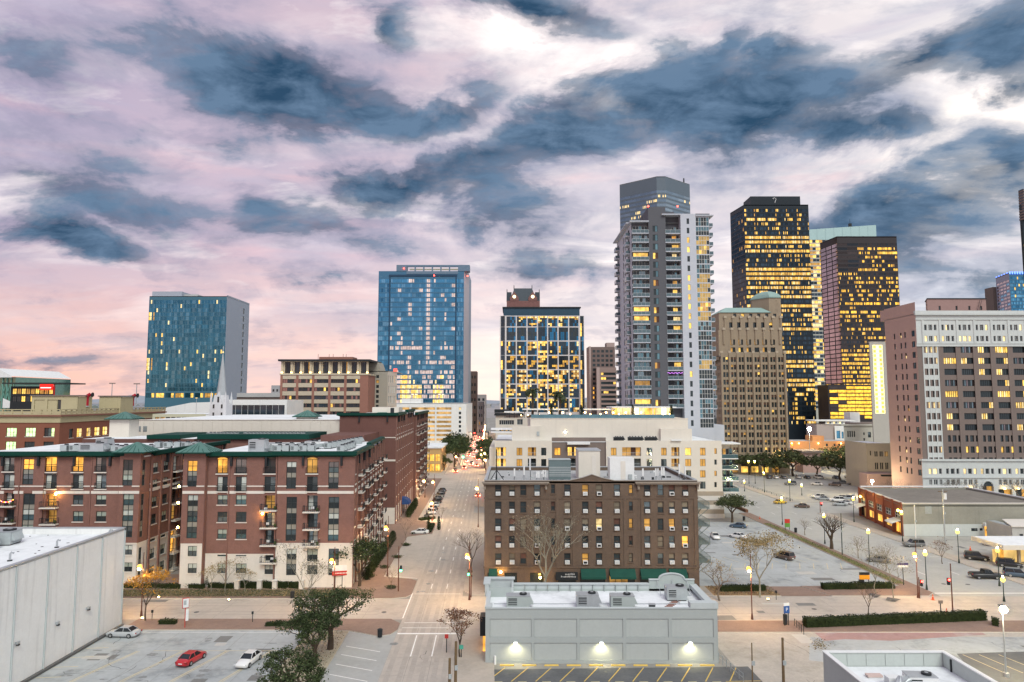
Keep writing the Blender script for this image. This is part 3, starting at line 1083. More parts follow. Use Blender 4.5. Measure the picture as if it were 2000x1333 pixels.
# ------------------------------------------------------------------ white warehouse, bottom left
def warehouse():
	b=Building('warehouse','white windowless warehouse with ribbed side wall beside the near parking lot','warehouse',-90,96)
	zt,xr,yn,yf=14.9,-60.6,79.7,109.0
	w=b.mb('wall')
	w.box(-150,yn,0,xr-.18,yf,zt-1.0,M_whitew)
	w.box(-150,yf-.35,zt-1.0,xr-.18,yf,zt,M_whitew)        # parapets
	w.box(xr-.53,yn,zt-1.0,xr-.18,yf-.35,zt-.15,M_whitew)
	n=5
	step=(yf-yn)/n
	for k in range(n):
		mb=MB()
		mb.box(xr-.18,yn+k*step+.10,0.3,xr,yn+(k+1)*step-.10,zt-.3,M_whitew)
		p=b.one('panel',mb)
		q_=MB()
		yy=yn+(k+1)*step
		q_.box(xr-.17,yy-.09,.3,xr-.05,yy+.09,zt-.2,M_metal)
		q_.box(xr-.05,yy-.05,.2,xr+.16,yy+.07,zt-.35,M_greyt)
		b.one('downpipe',q_)
	c=b.mb('coping')
	c.box(-150,yf-.42,zt,xr+.12,yf+.06,zt+.16,M_metal)
	c.box(xr-.6,yn,zt-.15,xr+.12,yf-.42,zt+.03,M_metal)
	b.mb('foundation').box(xr-.1,yn,0,xr+.5,yf,.3,M_tar)
	b.mb('roof').box(-150,yn,zt-1.0,xr-.53,yf-.36,zt-.9,M_roofw)
	# lower front part with its own parapet
	b.mb('wall').box(-150,yn-12,0,xr-1.0,yn-.02,zt-2.3,M_whitew)
	b.mb('roof').box(-150,yn-12,zt-2.29,xr-1.4,yn-.05,zt-2.2,M_roofw)
	b.mb('coping').box(-150,yn-12,zt-2.28,xr-1.0,yn-11.6,zt-1.95,M_metal)
	for k in range(3):
		mb=MB()
		x,y=[(-61.0,100),(-61.0,93.4),(-61.0,86)][k]
		mb.box(xr,y,5.2,xr+.35,y+.5,5.5,M_metal)
		mb.box(xr+.1,y+.1,5.0,xr+.4,y+.4,5.2,M_dk)
		b.one('wall_lamp',mb)
	b.done()
	ac_unit('roof_unit',-74.4,97.4,zt-.9,3.4,2.6,2.0,.1,'smaller grey rooftop unit nearest the camera on the white warehouse','units on the warehouse roof')
	ac_unit('roof_unit',-74.0,101.5,zt-.9,3.4,2.8,1.9,.1,'grey rooftop unit farther right on the white warehouse roof','units on the warehouse roof')
	ac_unit('roof_unit',-79.2,102.0,zt-.9,4.0,2.6,2.2,.1,'dark grey rooftop unit at the picture edge on the white warehouse','units on the warehouse roof',M_dk)
	for i,(x,y)in enumerate(((-64.6,99.0),(-65.4,91.0),(-61.6,106.6))):
		t=thing('vent_pipe',['bent vent pipe in the middle of the white warehouse roof','bent vent pipe near the front edge of the white warehouse roof','bent vent pipe at the far corner of the white warehouse roof'][i],'vent',(x,y,zt-.9),0,'vents on the warehouse roof')
		mb=MB()
		mb.tube([(0,0,0),(0,0,.9),(.15,0,1.1),(.45,0,1.0)],.14,M_metal,7)
		mb.build('pipe',t)
		mb=MB()
		mb.cyl(0,0,0,.12,.3,M_dk,8)
		mb.build('collar',t)
	mb=MB()
	for k in range(40):
		x,y=q.uniform(-78,-62),q.uniform(82,108)
		mb.cyl(x,y,zt-.9,zt-.86,q.uniform(.08,.2),M_dk,6)
	tag(mb.build('roof_patch'),kind='stuff')


warehouse()


# ------------------------------------------------------------------ red brick apartments
def rect_front(px0,py0,px1,py1,Y,A):
	"""photo rectangle on the plane y = Y, as hole coordinates of a facade starting at A"""
	x0,z1=XZ(px0,py0,Y)
	x1,z0=XZ(px1,py1,Y)
	return x0-A[0],z0,x1-A[0],z1


M_pot=leafmat('pot_plant',(.03,.05,.02),(.09,.12,.05))


def apartments():
	b=Building('apartment_block','red brick apartment block with green cornice, white stone base and balconies','apartments',-55,150)
	YF=131.0
	ZT=24.3
	blinds=[G_blind,G_blindw,G_dark,G_dark]

	def small():   # 2 x 2 window, blind drawn behind the upper sash
		up=q.choice([G_blind,G_blindw,G_blind,G_dark])
		lo=q.choice([G_dark,G_teal,G_dark,G_grey])
		return sp([lo,lo,up,up],2,2,sill=M_stone)

	def tall(n):   # several storeys of window in one slot with spandrels
		P=[]
		for k in range(n):
			lo,up=q.choice([G_dark,G_teal,G_dark]),q.choice([G_blindw,G_blind,G_dark,G_grey])
			P+=[lo,lo,up,up]
			if k<n-1:P+=[M_spand,M_spand]
		return sp(P,2,3*n-1,bar=.10)
	M_spand=pm('spandrel',(.30,.29,.25),.6,.12,.6)

	def french(lit=None):
		g=lit or q.choice([G_dark,G_grey,G_blindw,G_dark])
		h=lit or q.choice([G_dark,G_blindw,G_grey])
		return sp([g,h,g,h],2,2,bar=.09)

	def balcony_front(px0,px1,ytop,ybot,A,Y,out=1.1,rail=True,slabbed=True):
		u0,z0,u1,z1=rect_front(px0,ytop,px1,ybot,Y,A)
		x0,x1=A[0]+u0,A[0]+u1
		if slabbed:
			mb=MB()
			mb.box(x0-.5,Y-out,z0-.28,x1+.5,Y-.01,z0-.04,M_stone)
			b.one('balcony_floor',mb)
			railing(b,(x0-.45,Y-out+.05),(x1+.45,Y-out+.05),z0-.04)
			railing(b,(x0-.45,Y-out+.05),(x0-.45,Y-.05),z0-.04,n=2)
			railing(b,(x1+.45,Y-out+.05),(x1+.45,Y-.05),z0-.04,n=2)
			if q.random()<.7:
				mb=MB()
				xx=q.uniform(x0,x1-.6)
				mb.box(xx,Y-.75,z0-.03,xx+.5,Y-.3,z0+.4,q.choice([M_acw,M_dk,M_taupe]))
				mb.box(xx,Y-.35,z0+.4,xx+.5,Y-.3,z0+.85,q.choice([M_acw,M_dk]))
				b.one('balcony_chair',mb)
				mb=MB();mb.ball(x1+.1,Y-.6,z0+.35,.28,M_pot,6,4,1.3);b.one('potted_plant',mb)
		elif rail:
			railing(b,(x0-.12,Y-.16),(x1+.12,Y-.16),z0+.02,gap=.2)
			mb=MB()
			mb.box(x0-.2,Y-.24,z0-.22,x1+.2,Y-.01,z0-.02,M_stone)
			b.one('balcony_floor',mb)

	def wing(pxA,pxB,Y,cols,zw,dark=M_brick,pipe=True):
		"""front wall between two photo columns; cols = list of (px0, px1, [(kind, y0, y1), ...])"""
		A=(XZ(pxA,1010,Y)[0],Y)
		Bp=(XZ(pxB,1010,Y)[0],Y)
		hi,lo=[],[]
		for(c0,c1,items)in cols:
			for it in items:
				kind,y0,y1=it[0],it[1],it[2]
				lit=it[3]if len(it)>3 else None
				u0,z0,u1,z1=rect_front(c0,y0,c1,y1,Y,A)
				if kind=='s':
					s_=small()
					if lit:s_['panes']=[lit]*4
				elif kind=='f':
					s_=french(lit)
					balcony_front(c0,c1,y0,y1,A,Y,slabbed=False)
				elif kind=='b':
					s_=french(lit)
					s_['depth']=.9
					balcony_front(c0,c1,y0,y1,A,Y)
				else:
					s_=tall(int(kind[1]))
					if lit:
						s_['panes']=s_['panes'][:-4]+[lit]*4
				(hi if z0>zw-.3 else lo).append((u0,z0,u1,z1,s_))
				if kind=='f' and y0<930:      # arched head over the top french window
					mb=MB()
					xc,hw=A[0]+(u0+u1)/2,(u1-u0)/2
					arc=[(xc+(hw+.1)*cos(pi*i/8),z1+.42*sin(pi*i/8))for i in range(9)]
					for i in range(8):
						mb.poly([(arc[i][0],Y-.03,z1-.02),(arc[i+1][0],Y-.03,z1-.02),(arc[i+1][0],Y-.03,arc[i+1][1]),(arc[i][0],Y-.03,arc[i][1])],lit or G_dark)
						mb.tube([(arc[i][0],Y-.04,arc[i][1]),(arc[i+1][0],Y-.04,arc[i+1][1])],.09,M_brick_d,4,False)
					b.one('arch',mb)
		b.facade(A,Bp,zw,ZT,[h for h in hi],dark)
		# white base; windows that straddle keep to it
		b.facade(A,Bp,0,zw,lo,M_stone,'stone_base')
		m=b.mb('band')
		m.box(A[0],Y-.08,zw-.14,Bp[0],Y,zw+.06,M_stone)
		for yy,hh in((950,.22),(962,.52)):
			z=XZ(500,yy,Y)[1]
			segs=[A[0]]
			for(c0,c1,items)in sorted(cols):
				if any(XZ(500,it[1],Y)[1]>z-hh/2 and XZ(500,it[2],Y)[1]<z+hh/2 for it in items):
					segs+=[A[0]+rect_front(c0,yy,c1,yy,Y,A)[0],A[0]+rect_front(c0,yy,c1,yy,Y,A)[2]]
			segs.append(Bp[0])
			for i in range(0,len(segs),2):m.box(segs[i],Y-.10,z-hh/2,segs[i+1],Y,z+hh/2,M_stone)
		return A,Bp
	WZ=XZ(500,1060,YF)[1]
	WZl=XZ(500,1082,YF)[1]
	F7,F6=(897,925),(931,960)
	r=[(967,986),(1000,1020),(1034,1053),(1067,1087),(1101,1120)]
	S5=lambda:[('s',*y)for y in r]
	# right wing: turret, recessed middle, projecting end bay
	wing(397,446,YF+.0,[(425,444,[('f',*F7,L_warm),('f',*F6)]+S5())],WZl)
	wing(447,540,YF-.35,[(461,481,[('f',*F7),('f',*F6)]+S5()),
							 (517,538,[('f',*F7),('f',*F6),('b',968,995,L_dim),('b',1002,1029),('b',1036,1063),('b',1070,1097),('s',1104,1122)])],WZl)
	wing(540,690,YF-.7,[(560,578,[('t2',902,955),('t3',971,1057),('t2',1072,1124)]),
							(600,620,[('f',*F7,L_dim),('f',*F6),('b',968,998),('b',1003,1032),('b',1036,1064),('s',1072,1097),('s',1104,1122)]),
							(642,661,[('t2',902,955),('t3',971,1057),('t2',1072,1124)])],WZ)
	tA,tB=wing(355,397,YF-1.2,[(367,384,[('t2',900,951,L_warm),('t3',967,1052),('s',*r[3]),('s',*r[4])])],WZ)
	# left wing and its turret
	YL=YF+.4
	Z4=[('s',967,986),('s',999,1019),('s',1033,1053),('s',1066,1086)]
	wing(-60,36,YL,[(8,27,[('f',894,921),('f',927,954),('b',963,987),('b',995,1020)]),(-42,-24,[('t2',897,947),('t3',963,1047)])],WZ)
	wing(36,82,YL-.35,[(46,64,[('t2',897,947,L_warm),('t3',964,1048)])],WZ)
	wing(82,176,YL,[(90,110,[('f',894,922,L_warm),('f',928,955),('b',964,990,L_dim),('b',997,1022,L_dim),('b',1030,1056)]),
					 (143,162,[('f',894,922,L_warm),('f',928,955)]+Z4)],WZ)
	wing(176,230,YL-.35,[(188,207,[('f',894,922),('f',928,955)]+Z4)],WZ)
	uA,uB=wing(230,270,YL-1.0,[(241,258,[('t2',898,949),('t3',965,1050),('s',1065,1084),('s',1099,1117)])],WZ)
	# returns of the little projections
	m=b.mb('wall')
	for x,y0,y1 in((XZ(446.5,1010,YF)[0],YF-.35,YF),(XZ(540,1010,YF)[0],YF-.7,YF-.35),(tB[0],YF-1.2,YF),(tA[0],YF-1.2,YF+2),
					 (uA[0],YL-1.0,YL+1),(XZ(36,1010,YL)[0],YL-.36,YL),(XZ(82,1010,YL)[0],YL-.36,YL),(XZ(176,1010,YL)[0],YL-.36,YL)):
		m.box(x-.12,y0+.02,0,x+.12,y1+.05,ZT-.02,M_brick)

	def generic_side(A,Bp,z0,z1,nb,nf,zw,pat,wmat=M_brick,bal=True,first=.12):
		"""side facade: bays of windows and balconies"""
		ln=sqrt((Bp[0]-A[0])**2+(Bp[1]-A[1])**2)
		dx,dy=(Bp[0]-A[0])/ln,(Bp[1]-A[1])/ln
		fh=(z1-z0-1.2)/nf
		bw=ln/nb
		hi,lo=[],[]
		for i in range(nb):
			k=pat[i%len(pat)]
			for j in range(nf):
				zz=z0+.9+j*fh
				w=1.9 if k=='s' else 2.3
				u=bw*(i+.5)-w/2
				if k=='s':
					s_=small()
				else:
					s_=french(q.choice([None]*7+[L_warm,L_dim]))
					s_['depth']=.6
				zt_=zz+(1.9 if k=='s' else 2.5)
				h=(u,zz if k=='s' else zz-.5,u+w,min(zt_,z1-.2),s_)
				(hi if h[1]>zw-.4 else lo).append(h)
				if k=='b' and bal:
					o=1.2
					P=[(A[0]+dx*(u-.4),A[1]+dy*(u-.4)),(A[0]+dx*(u+w+.4),A[1]+dy*(u+w+.4))]
					n=(dy,-dx)
					mb=MB()
					mb.prism([P[0],P[1],(P[1][0]+n[0]*o,P[1][1]+n[1]*o),(P[0][0]+n[0]*o,P[0][1]+n[1]*o)],zz-.72,zz-.52,M_stone,bottom=True)
					b.one('balcony_floor',mb)
					e=o-.06
					railing(b,(P[0][0]+n[0]*e,P[0][1]+n[1]*e),(P[1][0]+n[0]*e,P[1][1]+n[1]*e),zz-.52,gap=.4)
					railing(b,P[0],(P[0][0]+n[0]*e,P[0][1]+n[1]*e),zz-.52,n=2)
		zs=zw
		b.facade(A,Bp,zs,z1,hi,wmat)
		b.facade(A,Bp,0,zs,lo,M_stone,'stone_base')
		n=(dy,-dx)
		for zz,hh in((z1-5.6,.22),(z1-6.7,.5),(zs,.16)):
			P=[A,Bp,(Bp[0]+n[0]*.1,Bp[1]+n[1]*.1),(A[0]+n[0]*.1,A[1]+n[1]*.1)]
			b.mb('band').prism(P,zz-hh/2,zz+hh/2,M_stone,bottom=True)
		for i in range(nb+1):         # brick piers between the bays
			u=min(max(.25,bw*i),ln-.25)
			P=[(A[0]+dx*(u-.22)+n[0]*.02,A[1]+dy*(u-.22)+n[1]*.02),(A[0]+dx*(u+.22)+n[0]*.02,A[1]+dy*(u+.22)+n[1]*.02)]
			mb=MB()
			mb.prism([P[0],P[1],(P[1][0]+n[0]*.28,P[1][1]+n[1]*.28),(P[0][0]+n[0]*.28,P[0][1]+n[1]*.28)],0,z1-.3,M_brick)
			b.one('pier',mb)
	xe=XZ(690,1010,YF)[0]
	# right side along the main street
	P1=(xe,YF-.7)
	P2=(xe-.06*46,YF+44)
	generic_side(P1,P2,0,ZT,11,7,WZ,'sbsbbsb')
	# courtyard side of the left wing
	C1=(uB[0]+.0,YL-1.0)
	C2=(uB[0]+.15,YL+2.2)
	b.facade(C1,C2,WZ,ZT,[(.7,XZ(0,949,YL)[1],1.7,XZ(0,898,YL)[1],tall(2)),(.7,XZ(0,1050,YL)[1],1.7,XZ(0,965,YL)[1],tall(3))],M_brick)
	b.facade(C1,C2,0,WZ,[(.7,1.6,1.7,WZ-1.0,tall(2))],M_stone,'stone_base')
	C3,C4=(C2[0]+.1,C2[1]),(C2[0]+.3,YL+38)
	generic_side(C3,C4,0,ZT,9,7,WZ,'ssbbs')
	# left wall of the right wing, and the far side of the courtyard
	b.facade((tA[0],YF+34),(tA[0],YF-1.2),0,ZT,[],M_brick)
	b.facade((uB[0],YF+36),(tA[0],YF+36),0,ZT,grid(.5,tA[0]-uB[0]-.5,1,ZT-1,3,7,.4,.6,lambda i,j:small()),M_brick)
	# roofs (with a parapet) and the green cornice
	LW=[(-108,YL),(uB[0]+.2,YL),(uB[0]+.2,YL+38),(-108,YL+38)]
	RW=[(tA[0],YF),(xe-.1,YF-.6),(P2[0],P2[1]),(P2[0]-17,P2[1]),(P2[0]-17,YF+36),(tA[0],YF+36)]
	b.mb('roof').prism(LW,ZT-.3,ZT-.05,M_roofw)
	b.mb('roof').prism(RW,ZT-.3,ZT-.05,M_roofw)
	b.mb('roof').prism([(-64,YF+36),(P2[0]-17.02,YF+36),(P2[0]-17.02,YF+60),(-64,YF+60)],ZT-.3,ZT-.05,M_roofw)

	def cornice(P,z,out=.75,hh=1.05,inner=.0):
		for i in range(len(P)-1):
			(x0,y0),(x1,y1)=P[i],P[i+1]
			l=sqrt((x1-x0)**2+(y1-y0)**2)
			dx,dy=(x1-x0)/l,(y1-y0)/l
			n=(dy,-dx)
			e=out
			m=b.mb('cornice')
			A0=(x0-dx*e-n[0]*.35,y0-dy*e-n[1]*.35)
			B0=(x1+dx*e*.98-n[0]*.35,y1+dy*e*.98-n[1]*.35)
			A1=(x0-dx*e+n[0]*e,y0-dy*e+n[1]*e)
			B1=(x1+dx*e*.98+n[0]*e,y1+dy*e*.98+n[1]*e)
			zz=z-.28+i*.004
			m.frustum([(x0-n[0]*.3,y0-n[1]*.3),(x0+n[0]*.05,y0+n[1]*.05),(x1+n[0]*.05,y1+n[1]*.05),(x1-n[0]*.3,y1-n[1]*.3)][::-1],zz,[A0,A1,B1,B0][::-1],zz+.32,M_green,False)
			m.prism([A0,A1,B1,B0],zz+.321,zz+hh,M_green)
			k=int(l/6.5)
			for j in range(k):
				u=(j+.7)*l/max(1,k)
				px,py=x0+dx*u,y0+dy*u
				mb=MB()
				mb.obox(px+n[0]*.28,py+n[1]*.28,z-1.9,.36,.5,1.75,atan2(dy,dx),M_dk)
				b.one('bracket',mb)
	cornice([(-108,YL-.35),(uA[0]-.1,YL-.35)],ZT)
	cornice([(tB[0]+.1,YF-.4),(XZ(540,1010,YF)[0],YF-.4)],ZT)
	cornice([(XZ(540,1010,YF)[0],YF-.7),(xe,YF-.7),(xe-.06*20,YF+20)],ZT+.12)
	cornice([(xe-.06*20-.3,YF+20),(P2[0]-.3,P2[1]-1)],ZT+.5)
	cornice([(uB[0]+.25,YL+3.5),(uB[0]+.3,YL+37)],ZT-.1)
	hip_roof(b,uA[0],YL-1,uB[0]+.1,YL+3,ZT+.55,1.15,1.7)
	hip_roof(b,tA[0],YF-1.2,tB[0],YF+2.6,ZT+.55,1.15,1.7)
	b.mb('wall').box(uA[0],YL-.98,ZT,uB[0],YL+2.9,ZT+.54,M_brick)
	b.mb('wall').box(tA[0],YF-1.18,ZT,tB[0],YF+2.5,ZT+.54,M_brick)
	# wing across the back of the courtyard, a little higher
	YB=172
	xa,xb=XZ(392,850,YB)[0],XZ(600,850,YB)[0]
	zb=XZ(500,851,YB)[1]
	b.mb('wall').prism([(xa,YB),(xb,YB),(xb,YB+16),(xa,YB+16)],0,zb-.6,M_brick_d,topmat=M_roofw)
	b.mb('cornice').prism([(xa-.6,YB-.6),(xb+.6,YB-.6),(xb+.6,YB+16),(xa-.6,YB+16)],zb-.9,zb+.3,M_green)
	b.mb('wall').prism([(-108,YB+1),(xa-2,YB+1),(xa-2,YB+16),(-108,YB+16)],0,zb-.9,M_brick_d,topmat=M_roofw)
	b.mb('cornice').prism([(XZ(285,850,YB)[0],YB+.4),(XZ(350,850,YB)[0],YB+.4),(XZ(350,850,YB)[0],YB+16),(XZ(285,850,YB)[0],YB+16)],zb-.88,zb+.1,M_green)
	# pale garage wall and upper deck behind
	YG=196
	g0,g1=XZ(262,840,YG)[0],XZ(722,840,YG)[0]
	zg=XZ(500,821,YG)[1]
	b.mb('garage_wall').prism([(g0,YG),(g1,YG),(g1,YG+70),(g0,YG+70)],0,zg,M_cream,topmat=M_roofw)
	for i in range(24):
		x=g0+(g1-g0)*(i+.5)/24
		mb=MB()
		mb.box(x-(g1-g0)/48+.06,YG-.10,16,x+(g1-g0)/48-.06,YG-.01,zg-.35,M_cream)
		b.one('panel',mb)
	b.mb('coping').box(g0-.1,YG-.2,zg,g1+.1,YG+.25,zg+.18,M_stone)
	for px in(272,284):
		x,z=XZ(px*1.0,838,YG)
		mb=MB()
		mb.box(x-.55,YG-.16,z-.8,x+.55,YG-.11,z+.8,M_ac)
		for k in range(5):mb.box(x-.55,YG-.2,z-.7+k*.3,x+.55,YG-.16,z-.6+k*.3,M_dk)
		b.one('louvre',mb)
	for px,yy in((600,YG+12),(748,YG+12),(243,YG-12)):
		x,z=XZ(px,819,yy)
		b.mb('stair_tower').box(x-2.6,yy-2.2,zg-4 if px>300 else 12,x+2.6,yy+2.6,zg+.6,M_cream)
		hip_roof(b,x-2.6,yy-2.2,x+2.6,yy+2.6,zg+.6,1.0,1.8)
	# second, taller section down the street
	S0,S1=(XZ(772,930,195)[0],195.0),(XZ(829,880,288)[0],288.0)
	zs=XZ(770,812,195)[1]
	S0l=(S0[0]-16,195.0)
	b.facade(S0l,S0,4.6,zs,[],M_brick_d)
	b.facade(S0l,S0,0,4.6,[(10,.2,12.5,3.6,sp([L_warm],1,1))],M_stone,'stone_base')
	mid=(S0[0]+(S1[0]-S0[0])*.5,S0[1]+(S1[1]-S0[1])*.5)
	generic_side(S0,mid,0,zs,10,9,4.6,'ss')
	mid2=(mid[0]+1.0,mid[1])
	b.facade(mid,mid2,0,zs-.8,[],M_brick_d)
	generic_side(mid2,(S1[0]+1.0,S1[1]),0,zs-.8,9,9,4.6,'bsb')
	b.mb('roof').prism([S0l,S0,mid,(mid[0]-16,mid[1])],zs-.3,zs-.05,M_roofw)
	b.mb('roof').prism([(mid2[0]-17,mid2[1]),mid2,(S1[0]+1,S1[1]),(S1[0]-16,S1[1])],zs-1.1,zs-.85,M_roofw)
	cornice([S0l,S0,(S0[0]+(mid[0]-S0[0])*.42,S0[1]+(mid[1]-S0[1])*.42)],zs)
	cornice([(S0[0]+(mid[0]-S0[0])*.55,S0[1]+(mid[1]-S0[1])*.55),(S0[0]+(mid[0]-S0[0])*.98,S0[1]+(mid[1]-S0[1])*.98)],zs+.5)
	cornice([mid2,(S1[0]+1.0,S1[1])],zs-.8)
	for zz,hh in((zs-6.2,.25),(zs-12.6,.5)):
		b.mb('band').box(S0l[0],S0[1]-.12,zz-hh/2,S0[0],S0[1],zz+hh/2,M_stone)
	# link between the sections, set back (garage entrance)
	b.mb('wall').box(P2[0]-16,P2[1]+.1,4.5,P2[0]-5,194.9,ZT+1.5,M_brick_d)
	b.mb('stone_base').box(P2[0]-16,P2[1]+.1,0,P2[0]-5.2,194.9,4.48,M_stone)
	# lift house on the taller section
	x,z=XZ(757,812,205)
	b.mb('lift_house').box(x-5,207,zs-1,x+3,214,zs+2.2,M_cream)
	mb=MB()
	mb.box(x+.5,206.9,zs+.0,x+1.6,206.99,zs+2.0,M_dk)
	b.one('door',mb)
	# blue awning over the street entrance
	ax,ay=S0[0]+(mid[0]-S0[0])*.35,S0[1]+(mid[1]-S0[1])*.35
	mb=MB()
	n=8
	Mb=pm('blue_canvas',(.02,.06,.20),.8,.1,.6)
	for i in range(n):
		a0,a1=pi/2*i/n,pi/2*(i+1)/n
		mb.poly([(ax+2.6*sin(a0),ay-2.2,3.4+1.9*cos(a0)),(ax+2.6*sin(a1),ay-2.2,3.4+1.9*cos(a1)),(ax+2.6*sin(a1),ay+2.2,3.4+1.9*cos(a1)),(ax+2.6*sin(a0),ay+2.2,3.4+1.9*cos(a0))],Mb)
		for yy in(ay-2.2,ay+2.2):mb.poly([(ax,yy,3.4),(ax+2.6*sin(a0),yy,3.4+1.9*cos(a0)),(ax+2.6*sin(a1),yy,3.4+1.9*cos(a1))],Mb)
	b.one('awning',mb)
	# wall lamps that show as bright stars on the brick
	for(px,py,Y)in((110,965,YL-.5),(513,1003,YF-.8),(349,982,YF+.2),(348,1030,YF+.2),(351,950,YF)):
		x,z=XZ(px,py,Y)
		mb=MB()
		mb.ball(x,Y-.15,z,.20,em('wall_lamp_glow',(1,.55,.12),110,0),8,5)
		mb.box(x-.06,Y-.1,z+.2,x+.06,Y+.6,z+.3,M_dk)
		b.one('wall_lamp',mb)
	root=b.done()
	# string of coloured bulbs on a balcony at the far left
	t=thing('string_lights','string of coloured party bulbs sagging along a brick balcony','lights',(-98,YL-1.2,0))
	x0,z0=XZ(-2,978,YL-1.2)
	x1,_=XZ(26,978,YL-1.2)
	ms=[em('bulb_red',(1,.08,.04),5,0),em('bulb_orange',(1,.45,.05),5,0),em('bulb_pink',(1,.25,.4),5,0)]
	mb=MB()
	pts=[(x0+(x1-x0)*i/10,YL-1.25,z0+.45*(2*i/10-1)**2-.2)for i in range(11)]
	mb.tube(pts,.02,M_dk,4)
	mb.build('cable',t,tuple(t.location))
	for i,p in enumerate(pts):
		mb=MB()
		mb.ball(p[0],p[1],p[2]-.1,.09,ms[i%3],6,4)
		mb.build('bulb',t,tuple(t.location))
	# machines on the roofs
	G1='condensers on the apartment roof'
	first=ac_unit('roof_unit',-79,139,ZT-.05,1.5,1.3,1.3,0,'small grey condenser alone near the front edge of the left wing roof',G1)
	rows=[([(-92+k*1.75,142+q.uniform(-.3,.3))for k in range(11)],'from the left in the front row on the left wing'),([(-78+k*2.1,152+q.uniform(-.5,.5))for k in range(5)],'from the left in the back row on the left wing'),
			([(-53+k*1.7,141.5+q.uniform(-.4,.4))for k in range(8)],'from the left in the front row on the right wing'),([(-50+k*2.4,147.5+q.uniform(-.4,.4))for k in range(4)],'from the left in the second row on the right wing'),
			([(-40+k*.3,150+k*3.0)for k in range(8)],'from the front in the long file on the right wing'),([(-35-k*.1,141+k*3.0)for k in range(5)],'from the front in the file near the street side')]
	for sp_,w_ in rows:
		for k,(x,y)in enumerate(sp_):dup(first,(x,y,ZT-.05),q.choice([0,0,pi/2,.1]),f'grey condenser, {ORD[k]} {w_}')
	G2='condensers on the back parapet'
	n_=0
	for k in range(26):
		px=410+k*7.2
		if 462<px<476:continue
		x,z=XZ(px,851,176)
		dup(first,(x,176,zb-.6),0,f'small condenser, {ORD[n_]} from the left along the back parapet',G2,.85)
		n_+=1
	for i,(px,py,Y,w,h)in enumerate(((505,868,139,3.2,2.6),(535,868,143,4.4,1.6),(185,868,141,5,1.7),(610,862,150,2.6,1.6),(205,866,146,2.5,2.4))):
		x,z=XZ(px,py,Y)
		ac_unit('air_handler',x,Y,ZT-.05,w,2.4,h,0,['tall pale air handler behind the right brick turret','low pale air handler on the right brick wing','large pale air handler on the left brick wing','boxy air handler near the back of the right brick wing','tall air handler left of the green turret roof'][i],'air handlers on the apartment roof',M_acw if i%2 else M_metal)
	t=thing('roof_duct','long grey duct lying slantwise across the white apartment roof','duct',(-38,150,ZT-.05))
	mb=MB()
	mb.frustum([(-9,-9),(-8,-9),(3,11),(2,11)],.35,[(-9,-9),(-8,-9),(3,11),(2,11)],1.1,M_ac)
	mb.build('duct',t)
	for k in range(5):
		mb=MB()
		u=.1+k*.2
		mb.box(-8.7+11*u,-9+20*u-.1,0,-8.2+11*u,-9+20*u+.1,.36,M_dk)
		mb.build('support',t)


apartments()

# ------------------------------------------------------------------ grey stucco store in the middle foreground
M_greyf=pm('grey_frame',(.40,.435,.43),.85,.05,.25,fine=.05,streak=.06)
M_panelg=pm('grey_panel',(.455,.49,.48),.85,.05,.25,fine=.05,streak=.05)


